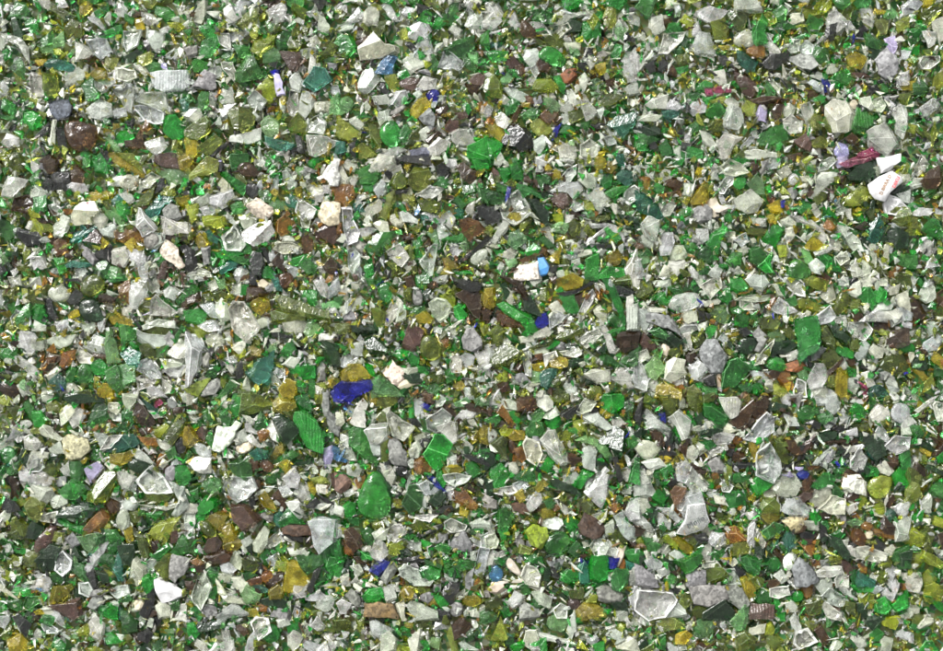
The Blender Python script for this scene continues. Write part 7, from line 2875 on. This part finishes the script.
def letters(text, px, py, ang, size, z, col, parent, name, mat, ext=.12, stretch=1.0, bold=.09):
    cu = bpy.data.curves.new(name, 'FONT'); cu.body = text; cu.align_x = 'CENTER'; cu.align_y = 'CENTER'; cu.size = size; cu.extrude = ext; cu.offset = bold; cu.resolution_u = 3
    t = bpy.data.objects.new(name+'_curve', cu); scene.collection.objects.link(t)
    dg = bpy.context.evaluated_depsgraph_get(); dg.update()
    me = bpy.data.meshes.new_from_object(t.evaluated_get(dg))
    V = []; ca, sa = math.cos(ang), math.sin(ang)
    for v in me.vertices:
        x, y = v.co.x*stretch, v.co.y
        V.append((px+x*ca-y*sa, py+x*sa+y*ca, z+v.co.z))
    F = [tuple(f.vertices) for f in me.polygons]
    bpy.data.objects.remove(t); bpy.data.meshes.remove(me)
    return add_mesh(name, V, F, False, mat, col, parent)

STUFF_V, STUFF_F, STUFF_C, STUFF_M = [], [], [], []       # chunks of triangles
nv = 0
def to_stuff(V, F3, col, mi, E3=None):
    global nv
    V = np.asarray(V, dtype=np.float64); F3 = np.asarray(F3, dtype=np.int64)
    STUFF_V.append(V); STUFF_F.append(F3+nv); nv += len(V)
    STUFF_C.append(np.tile(np.array([*col, 1.0]), (len(V), 1)))
    STUFF_M.append(np.full(len(F3), mi) if E3 is None else mi+len(MORDER)*np.asarray(E3, dtype=np.int64))
def tri(F):
    out = []
    for f in F:
        for i in range(1, len(f)-1): out.append((f[0], f[i], f[i+1]))
    return out
def wraps(x, y, m=125):
    """the same kind of pieces carries on around the traced area"""
    W_, H_ = 870, 580
    for dx in (-W_, 0, W_):
        for dy in (-H_, 0, H_):
            if dx == dy == 0: continue
            X, Y = x+dx, y+dy
            if 37-m < X < 907+m and 36-m < Y < 616+m: yield X, Y
LIB = []
for p in POLYS:
    V, F, sm, E = build_shard(p, p['thing'])
    T3 = tri(F); E3 = [e for f, e in zip(F, E) for _ in range(len(f)-2)]
    LIB.append((p['area'], np.array(V), T3, E3))
    if p['thing']:
        nm, cat = kind_of(p)
        o = add_mesh(nm, V, F, sm, MATS[p['mat']], p['col'], E=E, emat=EDGE[p['mat']])
        wx, wy = world(p['cx'], p['cy']); o.location = (wx, wy, (p['z']-4)*S)
        lb = label_for(p); used[lb] = 1
        o['label'] = lb; o['category'] = cat; o['group'] = GROUPS[nm]
        if 'label scrap' in p['look']:
            f = lambda X, Y: (X-p['cx'], -(Y-p['cy']))
            ang = math.radians(64)
            letters('D BIRRA D', *f(883.6, 185.4), ang, 4.6, 7.1, lin((132,96,56)), o, 'printed_letters', MATS['matte'])
            letters('DEKU', *f(894.3, 182.8), ang, 4.6, 7.1, lin((205,30,48)), o, 'printed_letters', MATS['matte'])
        if 'embossed' in p['look']:
            f = lambda X, Y: (X-p['cx'], -(Y-p['cy']))
            letters('Mojlo', *f(694.6, 521.0), math.radians(30), 7.5, 8.3, lin((96,102,104)), o, 'embossed_letters', MATS['frost'], ext=.4, stretch=1.1, bold=0)
    else:
        Vn = np.array(V)
        a = Vn+np.array([p['cx']-CX, CY-p['cy'], p['z']-4])
        to_stuff(a, T3, p['col'], MORDER.index(p['mat']), E3)
# the bed carries on past the traced area with other pieces of the same sizes
MIX = dict(w=5, W=9, C=2, G=5, g=5, l=1, D=2, O=6, o=5, Y=1, b=2, K=1)
COMMON = [k for k, n in MIX.items() for _ in range(n)]
for p in POLYS:
    for X, Y in wraps(p['cx'], p['cy']):
        for _ in range(40):
            ar, Vn, T3, E3 = random.choice(LIB)
            if .6*p['area'] < ar < 1.6*p['area'] or p['area'] > 260 and 140 < ar < 300: break
        th = random.uniform(0, 2*math.pi); c, s_ = math.cos(th), math.sin(th)
        code = random.choice(COMMON)
        Vr = Vn@np.array([[c,-s_,0],[s_,c,0],[0,0,1]]).T*min(1.0, math.sqrt(300/max(ar, 1)))
        to_stuff(Vr+np.array([X-CX+random.uniform(-3,3), CY-Y+random.uniform(-3,3), p['z']-4+random.uniform(-1.5, .5)]), T3, tint(code), MORDER.index(matkey(code)), E3)

# ---------------------------------------------------------------- small pieces: random convex fragments
PROTO = []
for k in range(40):
    bm = bmesh.new()
    n = random.choice((6, 7, 8, 9))
    e = Vector((1.15, random.uniform(.4, .95), random.uniform(.35, .7)))
    for i in range(n):
        v = Vector((random.gauss(0,1), random.gauss(0,1), random.gauss(0,1))).normalized()*random.uniform(.8, 1.1)
        bm.verts.new((v.x*e.x, v.y*e.y, v.z*e.z))
    r = bmesh.ops.convex_hull(bm, input=bm.verts[:])
    bmesh.ops.delete(bm, geom=[g for g in r['geom_interior'] if isinstance(g, bmesh.types.BMVert)], context='VERTS')
    bmesh.ops.triangulate(bm, faces=bm.faces[:]); bm.verts.index_update()
    PROTO.append((np.array([tuple(v.co) for v in bm.verts]), np.array([[v.index for v in f.verts] for f in bm.faces])))
    bm.free()
def frag(code, x, y, z, r, mk=None):
    V, F = PROTO[random.randrange(len(PROTO))]
    if r < 5 and random.random() < .35: V = V*np.array([1.7, .6, .6])
    th = random.uniform(0, 2*math.pi); c, s = math.cos(th), math.sin(th)
    q = random.uniform(-.5, .5); cq, sq = math.cos(q), math.sin(q)
    M = np.array([[c,-s,0],[s,c,0],[0,0,1]]) @ np.array([[cq,0,sq],[0,1,0],[-sq,0,cq]])
    to_stuff((V@M.T)*r+np.array([x-CX, CY-y, z]), F, tint(code), MORDER.index(mk or matkey(code)))
for code, x, y, r in DOTS:
    frag(code, x, y, 1.2+random.uniform(-1.2, 1.2)-.15*r, r*1.3)
    for X, Y in wraps(x, y): frag(random.choice(COMMON), X, Y, 0.5+random.uniform(-1.5, 1.2), r*1.28)

# coverage of the traced pieces, to find the gaps between them
x0, y0 = -100, -100
Wm, Hm = 1150, 860
cov = np.zeros((Hm, Wm), dtype=bool)
def raster(pts):
    P = np.array(pts); mn = np.floor(P.min(0)).astype(int); mx = np.ceil(P.max(0)).astype(int)
    X, Y = np.meshgrid(np.arange(mn[0], mx[0]+1), np.arange(mn[1], mx[1]+1))
    ins = np.zeros(X.shape, bool); n = len(P)
    for i in range(n):
        xa, ya = P[i]; xb, yb = P[(i+1) % n]
        c = ((ya > Y) != (yb > Y))
        with np.errstate(divide='ignore', invalid='ignore'):
            ins ^= c & (X < (xb-xa)*(Y-ya)/(yb-ya if yb != ya else 1e-9)+xa)
    ys = Y-y0; xs = X-x0
    m = ins & (xs >= 0) & (xs < Wm) & (ys >= 0) & (ys < Hm)
    cov[ys[m], xs[m]] = True
for p in POLYS:
    raster(p['pts'])
    for X, Y in wraps(p['cx'], p['cy']):
        raster([(a+X-p['cx'], b+Y-p['cy']) for a, b in p['pts']])
for code, x, y, r in DOTS:
    k = [(x+r*.8*math.cos(t), y+r*.8*math.sin(t)) for t in np.linspace(0, 2*math.pi, 7)[:-1]]
    raster(k)
    for X, Y in wraps(x, y): raster([(a+X-x, b+Y-y) for a, b in k])
SRC = np.array([(p['cx'], p['cy']) for p in POLYS if p['area'] < 300]+[(d[1], d[2]) for d in DOTS])
SRCC = [p['code'] for p in POLYS if p['area'] < 300]+[d[0] for d in DOTS]
def code_near(x, y):
    # local colour mix: what the nearest traced pieces are, with the common mix blended in
    X = 37+(x-37) % 870; Y = 36+(y-36) % 580
    if random.random() < .5: return random.choice(COMMON)
    d = (SRC[:,0]-X-random.gauss(0, 12))**2+(SRC[:,1]-Y-random.gauss(0, 12))**2
    c = SRCC[int(d.argmin())]
    return c if c not in 'NnMVRI' else random.choice(COMMON)
# deep layer everywhere, then crumbs lying in the gaps
cell = 8.5
yy = y0+4
while yy < y0+Hm:
    xx = x0+4
    while xx < x0+Wm:
        frag(code_near(xx, yy), xx+random.uniform(-4, 4), yy+random.uniform(-4, 4), -6.5+random.uniform(-2.5, 2.0), random.uniform(4.5, 8))
        xx += cell
    yy += cell
gy, gx = np.nonzero(~cov)
sel = rng.permutation(len(gx))
ngap = int(len(gx)/20)
for i in sel[:ngap]:
    x = gx[i]+x0+random.random(); y = gy[i]+y0+random.random()
    r = random.choice((2.4, 3.0, 3.6, 4.2, 5.0))
    frag(code_near(x, y), x, y, random.uniform(-4.5, .5), r*random.uniform(.85, 1.15))
# dust-fine crumbs lying on top of everything
for i in range(250):
    x = random.uniform(x0, x0+Wm); y = random.uniform(y0, y0+Hm)
    frag(random.choice('WWwwwoGYAK'), x, y, random.uniform(2, 5), random.uniform(.45, 1.0))

V = np.concatenate(STUFF_V)*S; F = np.concatenate(STUFF_F); C_ = np.concatenate(STUFF_C).astype(np.float32); M_ = np.concatenate(STUFF_M).astype(np.int32)
me = bpy.data.meshes.new('crushed_glass')
me.vertices.add(len(V)); me.vertices.foreach_set('co', V.astype(np.float32).ravel())
me.loops.add(len(F)*3); me.loops.foreach_set('vertex_index', F.astype(np.int32).ravel())
me.polygons.add(len(F)); me.polygons.foreach_set('loop_start', np.arange(0, len(F)*3, 3, dtype=np.int32)); me.polygons.foreach_set('material_index', M_)
for m_ in ALLM: me.materials.append(m_)
a = me.color_attributes.new('tint', 'FLOAT_COLOR', 'POINT'); a.data.foreach_set('color', C_.ravel())
me.update(calc_edges=True); me.validate()
me.polygons.foreach_set('use_smooth', [False]*len(me.polygons))
st = bpy.data.objects.new('crushed_glass', me); COL.objects.link(st)
st['label'] = 'small mixed crumbs and splinters of green, clear and brown glass filling the bed'
st['category'] = 'crushed glass'; st['kind'] = 'stuff'
print('stuff tris', len(F), 'things', len(things), 'polys', len(POLYS), 'dots', len(DOTS))

# ---------------------------------------------------------------- the surface the bed lies on
g = bpy.data.meshes.new('ground'); q = 3.0; z = -13*S
g.from_pydata([(-q,-q,z),(q,-q,z),(q,q,z),(-q,q,z)], [], [(0,1,2,3)])
gm = bpy.data.materials.new('glass_grit'); gm.use_nodes = True; nt = gm.node_tree; b = nt.nodes['Principled BSDF']
tn = nd(nt, 'ShaderNodeTexVoronoi', Scale=420.0); ge = nd(nt, 'ShaderNodeNewGeometry'); nt.links.new(ge.outputs['Position'], tn.inputs['Vector'])
cr = nd(nt, 'ShaderNodeValToRGB'); nt.links.new(tn.outputs['Color'], cr.inputs[0])
cr.color_ramp.elements[0].color = (.03,.06,.03,1); cr.color_ramp.elements[1].color = (.45,.46,.4,1)
for pos_, c in ((.3,(.05,.2,.06,1)),(.5,(.2,.22,.07,1)),(.7,(.12,.12,.03,1))):
    e_ = cr.color_ramp.elements.new(pos_); e_.color = c
nt.links.new(cr.outputs[0], b.inputs['Base Color']); b.inputs['Roughness'].default_value = .5
g.materials.append(gm); go = bpy.data.objects.new('ground', g); COL.objects.link(go); go['kind'] = 'structure'

# ---------------------------------------------------------------- camera
cam = bpy.data.cameras.new('camera'); co = bpy.data.objects.new('camera', cam); scene.collection.objects.link(co)
co.location = (0, 0, HC*S); co.rotation_euler = (0, 0, 0)
cam.sensor_width = 36; cam.lens = 36*HC/943*1.0; cam.clip_start = .01; cam.clip_end = 50
scene.camera = co

# ---------------------------------------------------------------- overcast daylight
w = bpy.data.worlds.new('World'); scene.world = w; w.use_nodes = True; nt = w.node_tree
bg = nt.nodes['Background']
sky = nd(nt, 'ShaderNodeTexSky'); sky.sky_type = 'NISHITA'; sky.sun_disc = False
EL, AZ = math.radians(38), math.radians(-40)
sky.sun_elevation = EL; sky.sun_rotation = AZ; sky.dust_density = 6; sky.air_density = 1.0; sky.ozone_density = .5
hs = nd(nt, 'ShaderNodeHueSaturation', Saturation=.07)
nt.links.new(sky.outputs[0], hs.inputs['Color']); nt.links.new(hs.outputs[0], bg.inputs['Color'])
bg.inputs['Strength'].default_value = SKY
sl = bpy.data.lights.new('sun', 'SUN'); so = bpy.data.objects.new('sun', sl); scene.collection.objects.link(so)
sl.energy = SUN; sl.angle = math.radians(26); sl.color = (1, .975, .94)
d = Vector((math.sin(AZ)*math.cos(EL), math.cos(AZ)*math.cos(EL), math.sin(EL)))
so.rotation_euler = (-d).to_track_quat('-Z', 'Y').to_euler()
vs = scene.view_settings; vs.view_transform = 'Standard'; vs.look = 'None'; vs.exposure = EXPO; vs.gamma = 1
scene.cycles.max_bounces = 12; scene.cycles.transmission_bounces = 11; scene.cycles.glossy_bounces = 4; scene.cycles.diffuse_bounces = 4
scene.cycles.caustics_reflective = False; scene.cycles.caustics_refractive = True; scene.cycles.blur_glossy = 1.0; scene.cycles.sample_clamp_indirect = 6; scene.cycles.use_denoising = True
